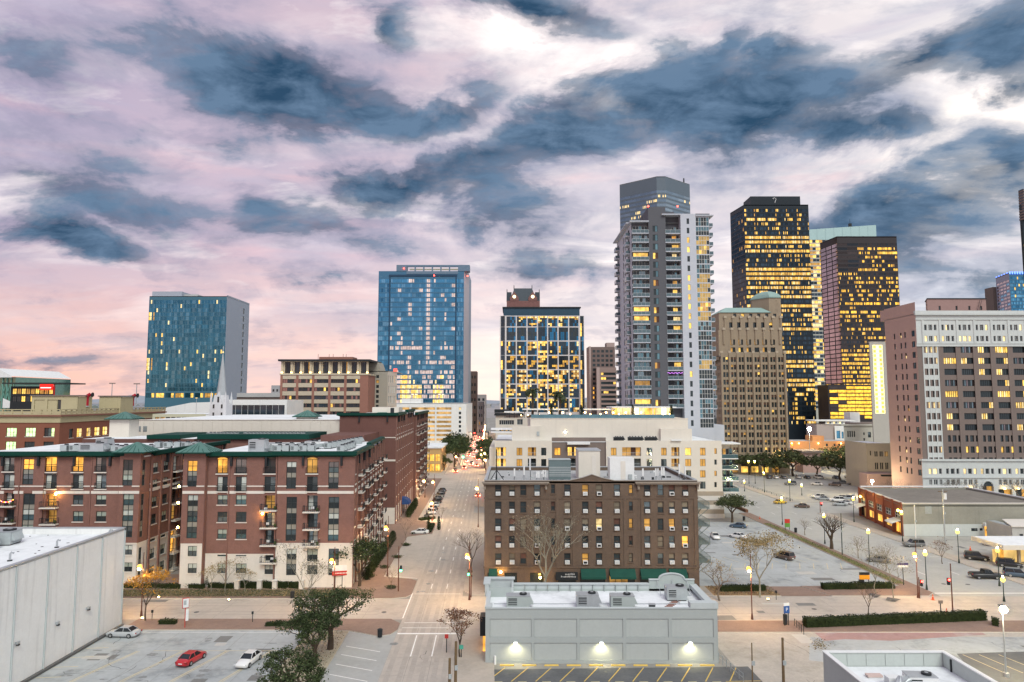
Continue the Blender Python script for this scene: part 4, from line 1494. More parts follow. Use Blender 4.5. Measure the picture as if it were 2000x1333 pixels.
def store():
	YF=94.0
	A=(XZ(948,1240,YF)[0],YF)
	Bp=(XZ(1402,1240,YF)[0],YF)
	zt=XZ(1170,1189,YF)[1]
	b=Building('store','single storey grey stucco store with panelled rear wall and white roof','store',13,99)
	holes=[]
	pans=[(957,1038),(1043,1127),(1132,1217),(1223,1306),(1312,1394)]
	for(p0,p1)in pans:
		for(y0,y1)in((1209,1245),(1256,1290)):
			u0,z1=XZ(p0,y0,YF)
			u1,z0=XZ(p1,y1,YF)
			holes.append((u0-A[0],max(.25,z0),u1-A[0],z1,dict(depth=.14)))
	hs=[(h[0],h[1],h[2],h[3],dict(depth=.14,back=None))for h in holes]
	b.facade(A,Bp,0,zt,hs,M_greyf,depth=.14)
	for h in holes:
		mb=MB()
		mb.box(A[0]+h[0]+.02,YF+.12,h[1]+.02,A[0]+h[2]-.02,YF+.2,h[3]-.02,M_panelg)
		b.one('panel',mb)
	x0,x1,yb=A[0],Bp[0],105.0
	m=b.mb('wall')
	m.box(x0,YF+.02,0,x0+.3,yb,zt-.2,M_greyw)
	m.box(x1-.3,YF+.02,0,x1,yb,zt-.2,M_greyw)
	m.box(x0+.3,yb-.3,0,x1-.3,yb,zt-.3,M_greyw)
	c=b.mb('coping')
	c.box(x0+.9,YF-.1,zt,x1-3.6,YF+.35,zt+.12,M_greyt)
	# stepped corner blocks
	c.box(x1-3.6,YF-.12,zt,x1+.1,YF+1.2,zt+.75,M_greyt)
	c.box(x1-.9,YF+1.2,zt-.2,x1+.1,yb,zt+.35,M_greyt)
	c.box(x0-.1,YF-.12,zt,x0+.9,YF+1.6,zt+.3,M_greyt)
	c.box(x0-.1,YF+1.6,zt-.2,x0+.5,yb-3.4,zt+.25,M_greyt)
	# raised corner turret at the back left: open box seen from inside
	t=b.mb('parapet')
	tx1=XZ(1003,1140,103)[0]
	t.box(x0-.4,yb-.5,zt-.5,tx1,yb+.1,zt+1.15,M_greyt)
	t.box(x0-.4,yb-3.4,zt-.5,x0+.2,yb-.5,zt+1.15,M_greyt)
	t.box(tx1-.3,yb-3.4,zt-.9,tx1,yb-.5,zt+.85,M_greyt)
	t.box(x0+.2,yb-3.4,zt-.9,tx1-.3,yb-3.1,zt+.7,M_greyw)
	c.box(x0-.6,yb-.7,zt+1.15,tx1+.2,yb+.3,zt+1.32,M_greyt)
	c.box(x0-.6,yb-3.5,zt+1.15,x0+.4,yb-.7,zt+1.32,M_greyt)
	# back parapet in framed sections
	ax0=XZ(1272,1140,103)[0]
	n=12
	for i in range(n):
		a,e=tx1+(ax0-tx1)*i/n,tx1+(ax0-tx1)*(i+1)/n
		mb=MB()
		mb.box(a+.02,yb-.28,zt-.7,e-.02,yb,zt+.35,M_greyt)
		mb.box(a+.02,yb-.6,zt-.7,a+.12,yb-.28,zt+.25,M_greyw)
		b.one('panel',mb)
	c.box(tx1,yb-.5,zt+.35,ax0,yb+.15,zt+.5,M_greyt)
	# curved gable over the shop front
	ax1=x1-.2
	xc,hw=(ax0+ax1)/2,(ax1-ax0)/2
	zs_,zk_=XZ(1320,1131,yb)[1],XZ(1320,1119,yb)[1]
	prof=[(ax0,zs_),(ax0+hw*.42,zs_)]
	for k in range(13):
		a=pi-pi*k/12
		prof.append((xc+hw*.56*cos(a),zs_+.1+(zk_-zs_-.1)*sin(a)))
	prof+=[(ax1-hw*.42,zs_),(ax1,zs_)]
	g=b.mb('gable')
	for i in range(len(prof)-1):
		(xa,za),(xb,zb)=prof[i],prof[i+1]
		if abs(xb-xa)<1e-4:continue
		g.poly([(xa,yb-.3,zt-.7),(xb,yb-.3,zt-.7),(xb,yb-.3,zb),(xa,yb-.3,za)],M_greyw)
		g.poly([(xb,yb+.1,zt-.7),(xa,yb+.1,zt-.7),(xa,yb+.1,za),(xb,yb+.1,zb)],M_greyw)
		g.poly([(xa,yb-.4,za),(xb,yb-.4,zb),(xb,yb+.2,zb),(xa,yb+.2,za)],M_greyt)
		g.tube([(xa,yb-.35,za),(xb,yb-.35,zb)],.12,M_greyt,5)
	for k in range(3):b.one('brace',(lambda mm:(mm.tube([(ax0+1.2+k*2.2,yb-3.0,zt-.5),(ax0+1.2+k*2.2,yb-.35,zs_-.1)],.05,M_metal,5),mm)[1])(MB()))
	b.mb('roof').box(x0+.32,YF+.4,zt-.8,x1-.32,yb-.32,zt-.62,M_roofw)
	# wall lights over the parking bays
	glow=em('flood_glow',(1.0,.90,.52),12,0)
	for px in(1007,1174,1347):
		x,z=XZ(px,1256,YF)
		mb=MB()
		mb.frustum([(x-.3,YF-.42),(x+.3,YF-.42),(x+.3,YF-.02),(x-.3,YF-.02)],z-.02,[(x-.2,YF-.25),(x+.2,YF-.25),(x+.2,YF-.02),(x-.2,YF-.02)],z+.3,M_metal)
		mb.poly([(x-.28,YF-.40,z-.03),(x+.28,YF-.40,z-.03),(x+.28,YF-.06,z-.03),(x-.28,YF-.06,z-.03)][::-1],glow)
		mb.poly([(x-.28,YF-.43,z+.0),(x+.28,YF-.43,z+.0),(x+.24,YF-.36,z+.14),(x-.24,YF-.36,z+.14)],glow)
		lt=b.one('wall_lamp',mb)
		ld=bpy.data.lights.new('lamp_light','SPOT')
		ld.energy=230
		ld.color=(1,.88,.5)
		ld.spot_size=radians(150)
		ld.spot_blend=.8
		ld.shadow_soft_size=.2
		lo=bpy.data.objects.new('lamp_light',ld)
		COL.objects.link(lo)
		lo.parent=lt
		lo.location=(x-13,YF-.45-99,z-.12)
		lo.rotation_euler=(radians(12),0,0)
	# downpipe, meter boxes, dark awnings and sign round the left corner
	mb=MB()
	mb.cyl(x0+1.3,YF-.3,0,1.1,.16,M_acw,8)
	b.one('gas_meter',mb)
	for yy in(99,102):
		mb=MB()
		mb.box(x0-.9,yy-1.0,2.2,x0-.02,yy+1.0,4.8 if yy==99 else 3.2,M_dk)
		mb.box(x0-.5,yy-.9,.1,x0-.02,yy+.9,2.1,L_warm)
		b.one('awning',mb)
	b.done()
	gr='rooftop units on the grey store'
	zr=zt-.62
	ac_unit('roof_unit',XZ(1012,1180,96)[0],96.6,zr,3.2,1.7,1.7,0,'leftmost rooftop unit with a dark fan end on the grey store',gr,M_greyw)
	ac_unit('roof_unit',XZ(1148,1180,96)[0],96.8,zr,3.0,1.8,1.8,0,'rooftop unit with a dark opening in the middle of the grey store',gr,M_metal)
	ac_unit('roof_unit',XZ(1216,1180,96)[0],96.6,zr,3.2,1.7,1.7,0,'rooftop unit with a black fan right of the middle of the grey store',gr,M_greyw)
	ac_unit('roof_unit',XZ(1321,1160,100)[0],100.5,zr,2.8,2.0,1.8,0,'rooftop unit under the curved gable of the grey store',gr,M_ac)
	t=thing('roof_hatch','small dark box on the front edge of the grey store roof','hatch',(XZ(1275,1182,95)[0],95.6,zr))
	mb=MB();mb.box(-.4,-.3,0,.4,.3,.7,M_dk);mb.build('curb',t)
	mb=MB();mb.box(-.46,-.36,.7,.46,.36,.78,M_metal);mb.build('lid',t)
	mb=MB()
	Mw=pm('walk_pad',(.30,.17,.14),.9,.2,.8)
	for k in range(24):
		if k in(1,2,9,10,13,14):continue
		x=x0+2+k*1.05
		mb.box(x,YF+1.0,zr,x+.8,YF+1.35,zr+.05,Mw)
	for k in range(7):mb.box(XZ(1290,1165,98)[0]+.35*k,96.2+k*.55,zr,XZ(1290,1165,98)[0]+.35*k+1.1,96.6+k*.55,zr+.05,Mw)
	tag(mb.build('walk_pad'),kind='stuff')
	# pipes along the roof
	mb=MB()
	mb.tube([(x0+1,97.9,zr+.15),(x1-2,97.9,zr+.15)],.05,M_metal,5)
	mb.tube([(XZ(1321,1160,100)[0],97.9,zr+.15),(XZ(1321,1160,100)[0],100,zr+.15)],.05,M_metal,5)
	tag(mb.build('roof_pipe'),'thin grey pipe lying along the white roof of the grey store','pipe')
	# yellow wheel stops
	me=None
	for k in range(10):
		x=x0+2.9+2.93*k
		if me is None:
			mb=MB()
			mb.frustum([(-.95,-.11),(.95,-.11),(.95,.11),(-.95,.11)],0,[(-.9,-.07),(.9,-.07),(.9,.07),(-.9,.07)],.16,M_yellow)
			me=mb.mesh('wheel_stop')
		o=put('wheel_stop',me,None,(x,93.2,.01),q.uniform(-.03,.03))
		tag(o,['leftmost yellow wheel stop','second yellow wheel stop from the left','third yellow wheel stop from the left','fourth yellow wheel stop from the left','yellow wheel stop left under the middle lamp','yellow wheel stop right under the middle lamp','fourth yellow wheel stop from the right','third yellow wheel stop from the right','second yellow wheel stop from the right','rightmost yellow wheel stop'][k]+' at the foot of the grey store wall','wheel stop','yellow wheel stops behind the grey store')


store()


# ------------------------------------------------------------------ brown brick hotel
def hotel():
	YF=127.0
	A=(XZ(946,1040,YF)[0],YF)
	Bp=(XZ(1364,1040,YF)[0],YF)
	zt=XZ(1100,941,YF)[1]
	z1f=XZ(1100,1108,YF)[1]
	b=Building('hotel','old brown brick hotel with air conditioners in its windows and a low pediment','hotel',15,138)
	cols=[(973,13,1),(1000,12,1),(1022,12,0),(1049,13,1),(1080,8,0),(1108,13,1),(1143,13,1),(1170,13,1),(1205,13,1),(1232,8,0),(1264,13,1),(1290,12,0),(1312,12,1),(1338,13,1)]
	rows=[(946.5,968),(980,1002),(1013,1036),(1047,1069),(1081,1102)]
	lit={(2,7):L_pale,(3,13):L_warm,(3,0):None,(2,12):L_dim,(4,6):L_dim,(2,9):L_dim,(0,9):L_dim,(0,6):L_dim,(2,10):L_dim}
	holes,acs=[],[]
	for j,(y0,y1)in enumerate(rows):
		for i,(px,w,ac)in enumerate(cols):
			u0,za=XZ(px-w/2,y0,YF)
			u1,zb=XZ(px+w/2,y1,YF)
			if i in(4,9):zb+=.35
			if lit.get((j,i)):
				P=[lit[(j,i)],lit[(j,i)]]
			else:
				c=q.random()
				up=G_curtain if c<.10 else G_blindb if c<.40 else G_grey if c<.62 else G_dark
				lo=q.choice([G_dark,G_dark,up])
				P=[lo,up]
			holes.append((u0-A[0],zb,u1-A[0],za,dict(frame=M_brown_f,split=True,border=.09,bar=.09,depth=.28,panes=P,nx=1,ny=2,sill=M_brown)))
			if ac:acs.append(((u0+u1)/2,zb))
	gl=[]
	# ground floor shop windows
	for p0,p1 in((952,972),(985,1010),(1035,1062),(1090,1125),(1133,1182),(1190,1240),(1250,1300),(1306,1345)):
		u0,u1=XZ(p0,1130,YF)[0]-A[0],XZ(p1,1130,YF)[0]-A[0]
		gl.append((u0,.4,u1,z1f-1.0,dict(frame=M_dk,split=True,border=.1,bar=.08,depth=.5,panes=[q.choice([G_dark,G_dark,G_dark,L_dim])]*3+[G_dark],nx=4,ny=2)))
	b.facade(A,Bp,z1f,zt,holes,M_brown)
	b.facade(A,Bp,0,z1f,gl,M_brown,'ground_floor_wall')
	m=b.mb('band')
	x0,x1=A[0],Bp[0]
	m.box(x0-.1,YF-.14,z1f-.15,x1+.1,YF-.001,z1f+.15,M_brown)
	zb_=XZ(1100,973,YF)[1]
	m.box(x0-.08,YF-.10,zb_-.14,x1+.08,YF-.001,zb_+.12,M_brown)
	for k in range(0,6):  # raised brick piers
		px=(946,1086,1118,1218,1252,1356)[k]
		u=XZ(px,1040,YF)[0]
		mb=MB();mb.box(u,YF-.12,z1f+.16,u+.55,YF-.002,zb_-.15,M_brown);b.one('pier',mb)
	# cornice: deep moulded stretches left and right, low gable between
	c=b.mb('cornice')
	M_trim=pm('stone_trim',(.30,.255,.21),.85,.15,.6,fine=.1)
	zc=zt-.55
	for a,e in((x0-.5,XZ(1072,940,YF)[0]),(XZ(1240,940,YF)[0],x1+.5)):
		c.box(a,YF-.75,zc+.30,e,YF+.2,zc+.52,M_trim)
		c.box(a+.2,YF-.45,zc+.02,e-.2,YF-.003,zc+.30,M_trim)
		for u in(a+.35,e-.75):
			mb=MB()
			mb.box(u,YF-.5,zc-.75,u+.42,YF-.004,zc+.01,M_brown)
			mb.cyl(u+.21,YF-.52,zc-.8,zc-.3,.2,M_trim,8)
			b.one('bracket',mb)
	p0,p1=XZ(1112,940,YF)[0],XZ(1200,940,YF)[0]
	zp=XZ(1155,929,YF)[1]
	pts=[(x0,zt),(p0,zt),(p0+(p1-p0)*.3,zt+.55),((p0+p1)/2,zp),(p1-(p1-p0)*.3,zt+.55),(p1,zt),(x1,zt)]
	for i in range(len(pts)-1):
		(xa,za),(xb,zb)=pts[i],pts[i+1]
		c.poly([(xa,YF,zt-.3),(xb,YF,zt-.3),(xb,YF,zb+.25),(xa,YF,za+.25)],M_brown)
		c.poly([(xb,YF+.4,zt-.3),(xa,YF+.4,zt-.3),(xa,YF+.4,za+.25),(xb,YF+.4,zb+.25)],M_brown)
		c.poly([(xa,YF-.12,za+.25),(xb,YF-.12,zb+.25),(xb,YF+.5,zb+.27),(xa,YF+.5,za+.27)],M_metal)
		c.poly([(xa,YF-.12,za+.12),(xb,YF-.12,zb+.12),(xb,YF-.12,zb+.25),(xa,YF-.12,za+.25)],M_trim)
	yb=152.0
	w=b.mb('wall')
	w.box(x0,YF+.02,0,x0+.4,yb,zt+.2,M_brown)
	w.box(x1-.4,YF+.02,0,x1,yb,zt+.2,M_brown)
	w.box(x0+.4,yb-.4,0,x1-.4,yb,zt+.2,M_brown)
	b.mb('roof').box(x0+.4,YF+.4,zt-.9,x1-.4,yb-.4,zt-.5,M_roofg)
	b.mb('coping').box(x0-.1,yb-.5,zt+.2,x1+.1,yb+.1,zt+.36,M_metal)
	b.mb('coping').box(x0-.1,YF+.6,zt+.2,x0+.5,yb-.5,zt+.35,M_metal)
	b.mb('coping').box(x1-.5,YF+.6,zt+.2,x1+.1,yb-.5,zt+.35,M_metal)
	# window air conditioners
	mb=MB()
	mb.box(-.42,-.38,0,.42,.2,.62,M_acw)
	mb.box(-.34,-.395,.08,.34,-.38,.54,M_ac)
	for k in range(4):mb.box(-.34,-.41,.12+.11*k,.34,-.395,.16+.11*k,M_acw)
	me=mb.mesh('air_conditioner')
	mb=MB()
	mb.box(-.42,-.38,0,.42,.2,.62,M_acw)
	mb.box(-.3,-.4,.12,.3,-.38,.5,M_dk)
	me2=mb.mesh('air_conditioner')
	for(x,z)in acs:put('air_conditioner',q.choice([me,me,me2]),b.root,(x+q.uniform(-.04,.04)-15,YF+.05-138,z+.02))
	# green canvas awnings
	Ma=pm('green_canvas',(.012,.07,.052),.85,.2,.8)
	for p0,p1 in((955,971),(1134,1182),(1190,1240),(1250,1300),(1306,1340)):
		u0,u1=XZ(p0,1118,YF)[0],XZ(p1,1118,YF)[0]
		z=z1f-.25
		mb=MB()
		mb.poly([(u0,YF-1.5,z-1.2),(u1,YF-1.5,z-1.2),(u1,YF-.15,z),(u0,YF-.15,z)],Ma)
		mb.poly([(u0,YF-1.5,z-1.55),(u1,YF-1.5,z-1.55),(u1,YF-1.5,z-1.2),(u0,YF-1.5,z-1.2)],Ma)
		for u in(u0,u1):mb.poly([(u,YF-1.5,z-1.2),(u,YF-.15,z-1.2),(u,YF-.15,z)],Ma)
		b.one('awning',mb)
	# lettering over the entrance
	for px0,px1,py in((1104,1122,1123.5),(1096,1125,1128.5)):      # two rows of small pale letters, too small to read
		x,z=XZ(px0,py,YF-.6)
		xe=XZ(px1,py,YF-.6)[0]
		mb=MB()
		while x<xe:
			w,h=q.uniform(.12,.2),q.choice([.24,.3,.36])
			mb.box(x,YF-.64,z,x+.05,YF-.601,z+h,M_acw)
			mb.box(x+.05,YF-.64,z+h*.45,x+w,YF-.601,z+h*.45+.07,M_acw)
			x+=w+.1
		b.one('lettering',mb)
	b.mb('sign_board').box(XZ(1085,1125,YF)[0],YF-.6,XZ(0,1132,YF)[1],XZ(1128,1125,YF)[0],YF-.45,XZ(0,1116,YF)[1],M_dk)
	for px,py in((978,1117),(1055,1128)):
		x,z=XZ(px,py,YF-.5)
		mb=MB();mb.ball(x,YF-.7,z,.2,em('wall_lamp_glow',(1,.55,.12),110,0),8,5);mb.box(x-.05,YF-.7,z+.2,x+.05,YF-.001,z+.28,M_dk);b.one('wall_lamp',mb)
	# fire escape on the right hand side: landings, stairs and rails
	Mf=pm('fire_escape_paint',(.17,.21,.20),.7,.2,.8)
	lv=[XZ(1380,y,YF+4)[1]for y in(987,1021,1055,1090)]
	for k,z in enumerate(lv):
		mb=MB()
		mb.box(x1+.02,YF+.5,z-.12,x1+2.3,YF+8.5,z,Mf)
		b.one('landing',mb)
		railing(b,(x1+2.25,YF+.55),(x1+2.25,YF+8.45),z,gap=.5,mat=Mf)
		railing(b,(x1+.1,YF+.55),(x1+2.2,YF+.55),z,n=4,mat=Mf)
		mb=MB()
		z2=z-3.2
		for s in(.4,1.1):mb.tube([(x1+s,YF+1.2,z),(x1+s,YF+7.4,z2)],.07,Mf,4)
		for i in range(11):mb.box(x1+.4,YF+1.3+i*.56,z-.2-i*.29,x1+1.1,YF+1.55+i*.56,z-.15-i*.29,Mf)
		b.one('stair',mb)
		mb=MB()
		mb.tube([(x1,YF+.9,z-2.0),(x1+2.2,YF+.9,z-.12)],.06,Mf,4)
		mb.tube([(x1,YF+8,z-2.0),(x1+2.2,YF+8,z-.12)],.06,Mf,4)
		b.one('brace',mb)
		mb=MB()
		mb.box(x1+.001,YF+3.0,z+.02,x1+.06,YF+4.2,z+2.2,L_yel if k>1 else M_dk)
		b.one('door',mb)
	b.done()
	# ---- things standing on the hotel roof
	zr=zt-.5
	t=thing('lift_house','plain cream lift house standing on the brown hotel roof','lift house',(XZ(1151,905,134)[0],136,zr))
	w_=(XZ(1173,905,134)[0]-XZ(1131,905,134)[0])
	hh=XZ(1151,881,134)[1]-zr
	mb=MB();mb.box(-w_/2,-2,0,w_/2,4,hh,M_cream);mb.build('wall',t)
	mb=MB();mb.box(-w_/2-.15,-2.15,hh,w_/2+.15,4.15,hh+.18,M_metal);mb.build('roof',t)
	mb=MB();mb.box(w_*.12,-2.06,.2,w_*.32,-2.01,hh-.9,M_stone);mb.build('door',t)
	t=thing('cooling_unit','big grey louvred cooling unit on the left of the brown hotel roof','cooling unit',(XZ(1093,910,131)[0],131.5,zr))
	w_=(XZ(1114,905,131)[0]-XZ(1072,905,131)[0])
	hh=XZ(1093,898,131)[1]-zr
	Mc=pm('unit_slate',(.14,.19,.20),.6,.12,.6)
	mb=MB();mb.box(-w_/2,-1.3,.5,w_/2,1.3,hh,Mc)
	mb.build('casing',t)
	mb=MB()
	for k in range(6):mb.box(-w_/2-.02,-1.36,1.1+k*.32,w_/2+.02,-1.3,1.24+k*.32,M_ac)
	mb.box(-w_/2-.05,-1.4,hh,w_/2+.05,1.4,hh+.1,M_ac)
	mb.build('louvre',t)
	mb=MB()
	for x in(-.45,-.15,.15,.45):mb.box(x*w_-.08,-1.2,0,x*w_+.08,1.2,.5,M_dk)
	mb.build('skid',t)
	t=thing('equipment_shelter','white equipment shelter on the right of the brown hotel roof','shelter',(XZ(1213,905,132)[0],132.5,zr))
	w_=(XZ(1237,905,132)[0]-XZ(1190,905,132)[0])
	hh=XZ(1213,894,132)[1]-zr
	mb=MB();mb.box(-w_/2,-1.6,.15,w_/2,1.6,hh,M_acw);mb.build('casing',t)
	mb=MB();mb.box(-w_*.06,-1.64,.4,w_*.14,-1.6,hh-.6,M_stone);mb.build('door',t)
	mb=MB();mb.box(w_*.25,-1.9,.5,w_*.40,-1.61,1.4,M_ac);mb.build('meter_box',t)
	# panel antennas on tripods
	def antenna(px,py,Y,h,label,n=1):
		x,_=XZ(px,py,Y)
		t=thing('antenna_mast',label,'antenna',(x,Y,zr),q.uniform(-.5,.5),'antennas on the brown hotel roof')
		mb=MB()
		mb.tube([(0,0,0),(0,0,h)],.05,M_dk,6)
		mb.build('pole',t)
		mb=MB()
		for a in range(3):mb.tube([(0,0,h*.45),(.8*cos(a*2.1),.8*sin(a*2.1),0)],.03,M_metal,4)
		mb.build('tripod',t)
		for k in range(n):
			mb=MB()
			mb.box(-.16+.4*k,-.22,h*.45,.12+.4*k,-.06,h,M_acw)
			mb.build('panel',t)
	for i,(px,Y,h,n)in enumerate(((1005,130,2.6,1),(1023,130,3.1,1),(1036,134,4.2,1),(1048,129.5,2.1,2),(1062,130,2.3,2),(1255,130,2.6,1),(1281,131,2.5,2),(1292,130,2.8,2),(1326,131,3.3,1),(1337,130,3.0,1))):
		antenna(px,915,Y,h,['leftmost small white panel antenna on the hotel roof','tall white panel antenna near the left of the hotel roof','tallest dark antenna mast left of the slate cooling unit','pair of white antenna panels left of the slate cooling unit',
								'pair of white antenna panels touching the slate cooling unit','single white antenna panel right of the white shelter','pair of antenna panels farther right of the white shelter','double antenna panel near the right of the hotel roof',
								'tall white antenna near the right end of the hotel roof','last white antenna at the right end of the hotel roof'][i],n)
	t=thing('antenna_mast','black lattice mast with guy legs at the left corner of the hotel roof','antenna',(XZ(970,915,129)[0],129,zr),0,'antennas on the brown hotel roof')
	mb=MB();mb.tube([(0,0,0),(0,0,6.2)],.12,M_dk,6);mb.build('pole',t)
	mb=MB()
	for a in range(3):mb.tube([(0,0,2.4),(1.8*cos(a*2.1+.4),1.8*sin(a*2.1+.4),0)],.07,M_dk,4)
	mb.build('tripod',t)
	mb=MB()
	for i in range(60):
		x,y=q.uniform(x0+1,x1-1),q.uniform(129,150)
		mb.box(x,y,zr,x+q.uniform(.2,.9),y+q.uniform(.2,.7),zr+q.uniform(.1,.5),q.choice([M_metal,M_dk,M_acw,M_ac]))
	tag(mb.build('roof_clutter'),kind='stuff')


M_brown_f=pm('brown_frame',(.075,.055,.045),.7,.15,.8)
hotel()


# ------------------------------------------------------------------ cream mid-rise with a rooftop terrace
def midrise():
	YF=205.0
	b=Building('midrise_block','cream stucco mid-rise with balconies behind the brown hotel','apartments',40,225)
	A=(XZ(966,900,YF)[0],YF)
	C=(XZ(1078,900,YF)[0],YF)
	D=(XZ(1184,900,YF)[0],YF)
	E_=(XZ(1410,900,YF)[0],YF)
	zt=XZ(1200,861,YF)[1]
	zm=XZ(1200,960,YF)[1]
	rows=[(875,890),(897,911),(919,933),(941,955)]
	wf=dict(frame=M_frame,split=True,border=.08,bar=.08,depth=.3)

	def holes(A0,specs):
		r_=[]
		for(p0,p1,rws,lits,kind)in specs:
			for j in rws:
				y0,y1=rows[j]
				if kind=='n':y0,y1=y0+1,y1-3
				if kind=='w':y0,y1=y0-1,y1+1.5
				u0,z1=XZ(p0,y0,YF)
				u1,z0=XZ(p1,y1,YF)
				l=lits[j]if j<len(lits)else None
				pn=[l or G_dark,l or q.choice([G_dark,G_grey])]
				d=dict(wf,panes=pn,nx=2 if kind!='n' else 1,ny=1)
				if kind=='w':
					d['depth']=1.1
					d['nx']=4
					if l:d['panes']=[l,l,G_curtain,l]
				r_.append((u0-A0[0],z0,u1-A0[0],z1,d))
				if kind=='w':
					railing(b,(u0,YF-.05),(u1,YF-.05),z0+.02,gap=.35,mat=M_metal)
		return r_
	R4=[0,1,2,3]
	b.facade(A,C,4,zt,holes(A,[(968,988,R4,[L_yel,L_yel,L_yel],'w'),(1009,1020,R4,[L_dim,L_dim],'s'),(1031,1047,R4,[L_dim,None],'w'),(1057,1067,R4,[None],'s')]),M_cream)
	zc=XZ(1100,855,YF)[1]
	C1,D1=(C[0],YF+.5),(D[0],YF+.5)
	b.facade(C1,D1,4,zc,holes(C1,[(1083,1095,R4,[L_warm,None],'s'),(1109,1127,R4,[L_yel,None],'w'),(1148,1160,R4,[None],'s')]),M_taupe,'brick_bay')
	b.facade(D,E_,zm,zt,holes(D,[(1193,1204,R4,[L_dim],'s'),(1215,1252,R4,[L_dim,None],'w'),(1263,1274,R4,[None],'s'),(1291,1302,R4,[L_dim],'s'),(1311,1327,R4,[L_dim,L_dim],'w'),(1338,1350,R4,[L_yel,L_dim],'s'),
									 (1367,1378,R4,[L_dim,L_dim,L_dim],'s'),(1395,1400,R4,[L_dim,None,L_dim],'n')]),M_cream)
	m=b.mb('wall')
	m.box(C[0]-.3,YF+.01,4,C[0],YF+1,zt,M_cream)
	m.box(D[0],YF+.01,4,D[0]+.3,YF+1,zt,M_cream)
	# banded stone foot
	for k in range(6):
		z=zm*k/6
		b.mb('stone_base').box(D[0]-20,YF-.25+.05*(k%2),z+.01,E_[0]+.2,YF+.4,z+zm/6,M_beige if k%2 else M_stone)
	b.mb('wall').box(A[0]+.02,YF+.3,0,D[0]-20.1,YF+8,4,M_cream)
	# canopy over the entrance, awning shaped light shelf
	x0,z=XZ(1108,866,YF-1.5)
	x1,_=XZ(1152,866,YF-1.5)
	mb=MB()
	mb.box(x0,YF-2.2,z-.35,x1,YF+.45,z+.3,M_acw)
	b.one('canopy',mb)
	x0,z=XZ(1312,858,YF)
	mb=MB();mb.box(x0-.3,YF-.6,z-.5,XZ(1328,858,YF)[0]+.3,YF-.01,z-.1,M_acw);b.one('canopy',mb)
	# glazed balconies on the right hand end
	e0,e1=E_[0]+.02,XZ(1434,900,YF+2)[0]
	b.mb('wall').box(e0,YF+3.0,zm,e1-1,YF+30,zt-1.4,M_cream)
	for j,(y0,y1)in enumerate(rows):
		zz=XZ(1420,y1+5,YF+1)[1]
		mb=MB()
		mb.box(e0,YF+.1,zz-.25,e1+.6,YF+8,zz,M_acw)
		b.one('balcony_floor',mb)
		mb=MB()
		mb.box(e0+.05,YF+.15,zz+.01,e1+.5,YF+.2,zz+1.1,G_teal)
		mb.box(e1+.5,YF+.2,zz+.01,e1+.55,YF+7.9,zz+1.1,G_teal)
		mb.box(e0+.05,YF+.12,zz+1.1,e1+.55,YF+.24,zz+1.16,M_metal)
		b.one('railing',mb)
		mb=MB()
		for k in range(4):
			xa=e0+.2+(e1-e0-.4)*k/4
			mb.poly([(xa,YF+2.9,zz),(xa+(e1-e0-.4)/4-.12,YF+2.9,zz),(xa+(e1-e0-.4)/4-.12,YF+2.9,zz+2.6),(xa,YF+2.9,zz+2.6)],[G_dark,L_dim,G_dark,G_teal][(k+j)%4]if j in(0,)else[G_dark,G_teal][k%2])
		b.one('window',mb)
	mb=MB()
	zz=zt-1.1
	mb.box(e0,YF+.1,zz,e1+1.4,YF+8,zz+.35,M_acw)
	b.one('canopy',mb)
	b.mb('wall').box(e0-.0,YF+3,zt-1.39,e1+.3,YF+12,zt-1.12,M_cream)
	# body and the set-back upper wall
	b.mb('wall').box(A[0],YF+3,4.2,E_[0]-.1,YF+40,zt-.5,M_cream)
	b.mb('roof').box(A[0]+.3,YF+.3,zt-.48,E_[0]-.3,YF+39,zt-.3,M_roofw)
	Yu=209.0
	u0,u1=XZ(1036,840,Yu)[0],XZ(1344,840,Yu)[0]
	zu=XZ(1200,818,Yu)[1]
	b.mb('upper_wall').box(u0,Yu,zt-.29,u1,Yu+40,zu,M_cream)
	b.mb('coping').box(u0-.1,Yu-.15,zu,u1+.1,Yu+.3,zu+.15,M_stone)
	for p0,p1,py in((1000,1056,833),(1291,1352,838)):
		b.mb('upper_wall').box(XZ(p0,845,Yu-2)[0],Yu-1.6,zt-.28,XZ(p1,845,Yu-2)[0],Yu-.02,XZ(p1,py,Yu-2)[1],M_cream)
	x,z=XZ(1051,848,Yu-2)
	mb=MB();mb.box(x-.4,Yu-1.8,z-.6,x+.4,Yu-1.62,z+.7,M_ac);b.one('louvre',mb)
	# left end towards the main street
	b.mb('wall').box(A[0]-1.6,YF+1.5,0,A[0]-.02,YF+40,zt-2.2,M_cream)
	for(p0,p1,py,Y,hh)in((965,1003,840,YF+6,.4),(965,1003,846,YF+3,.35)):
		mb=MB()
		x0,z=XZ(p0,py,Y)
		mb.box(x0-1,Y,z,XZ(p1,py,Y)[0],Y+6,z+hh,M_acw)
		b.one('canopy',mb)
	# bulkhead lamp
	x,z=XZ(1104,844,Yu)
	mb=MB()
	mb.ball(x,Yu-.2,z,.24,em('lamp_glow_white',(1,.85,.55),20,0),8,5)
	mb.box(x-.3,Yu-.12,z+.2,x+.3,Yu-.01,z+.32,M_dk)
	b.one('wall_lamp',mb)
	# terrace on the roof: glass balustrade, lit pavilion, pergolas
	zd=zu
	mb=MB()
	mb.box(u0+.2,Yu+.4,zd+.01,u1-4,Yu+.46,zd+1.2,G_teal)
	b.one('glass_balustrade',mb)
	pav0,pav1=XZ(1198,805,Yu+8)[0],XZ(1318,805,Yu+8)[0]
	zp=XZ(1250,797,Yu+8)[1]
	m=b.mb('pavilion')
	m.box(pav0,Yu+12,zd,pav1,Yu+20,zp,M_conc)
	m.box(pav0-.5,Yu+7,zp,pav1+.3,Yu+20,zp+.35,M_whitew)
	nb=11
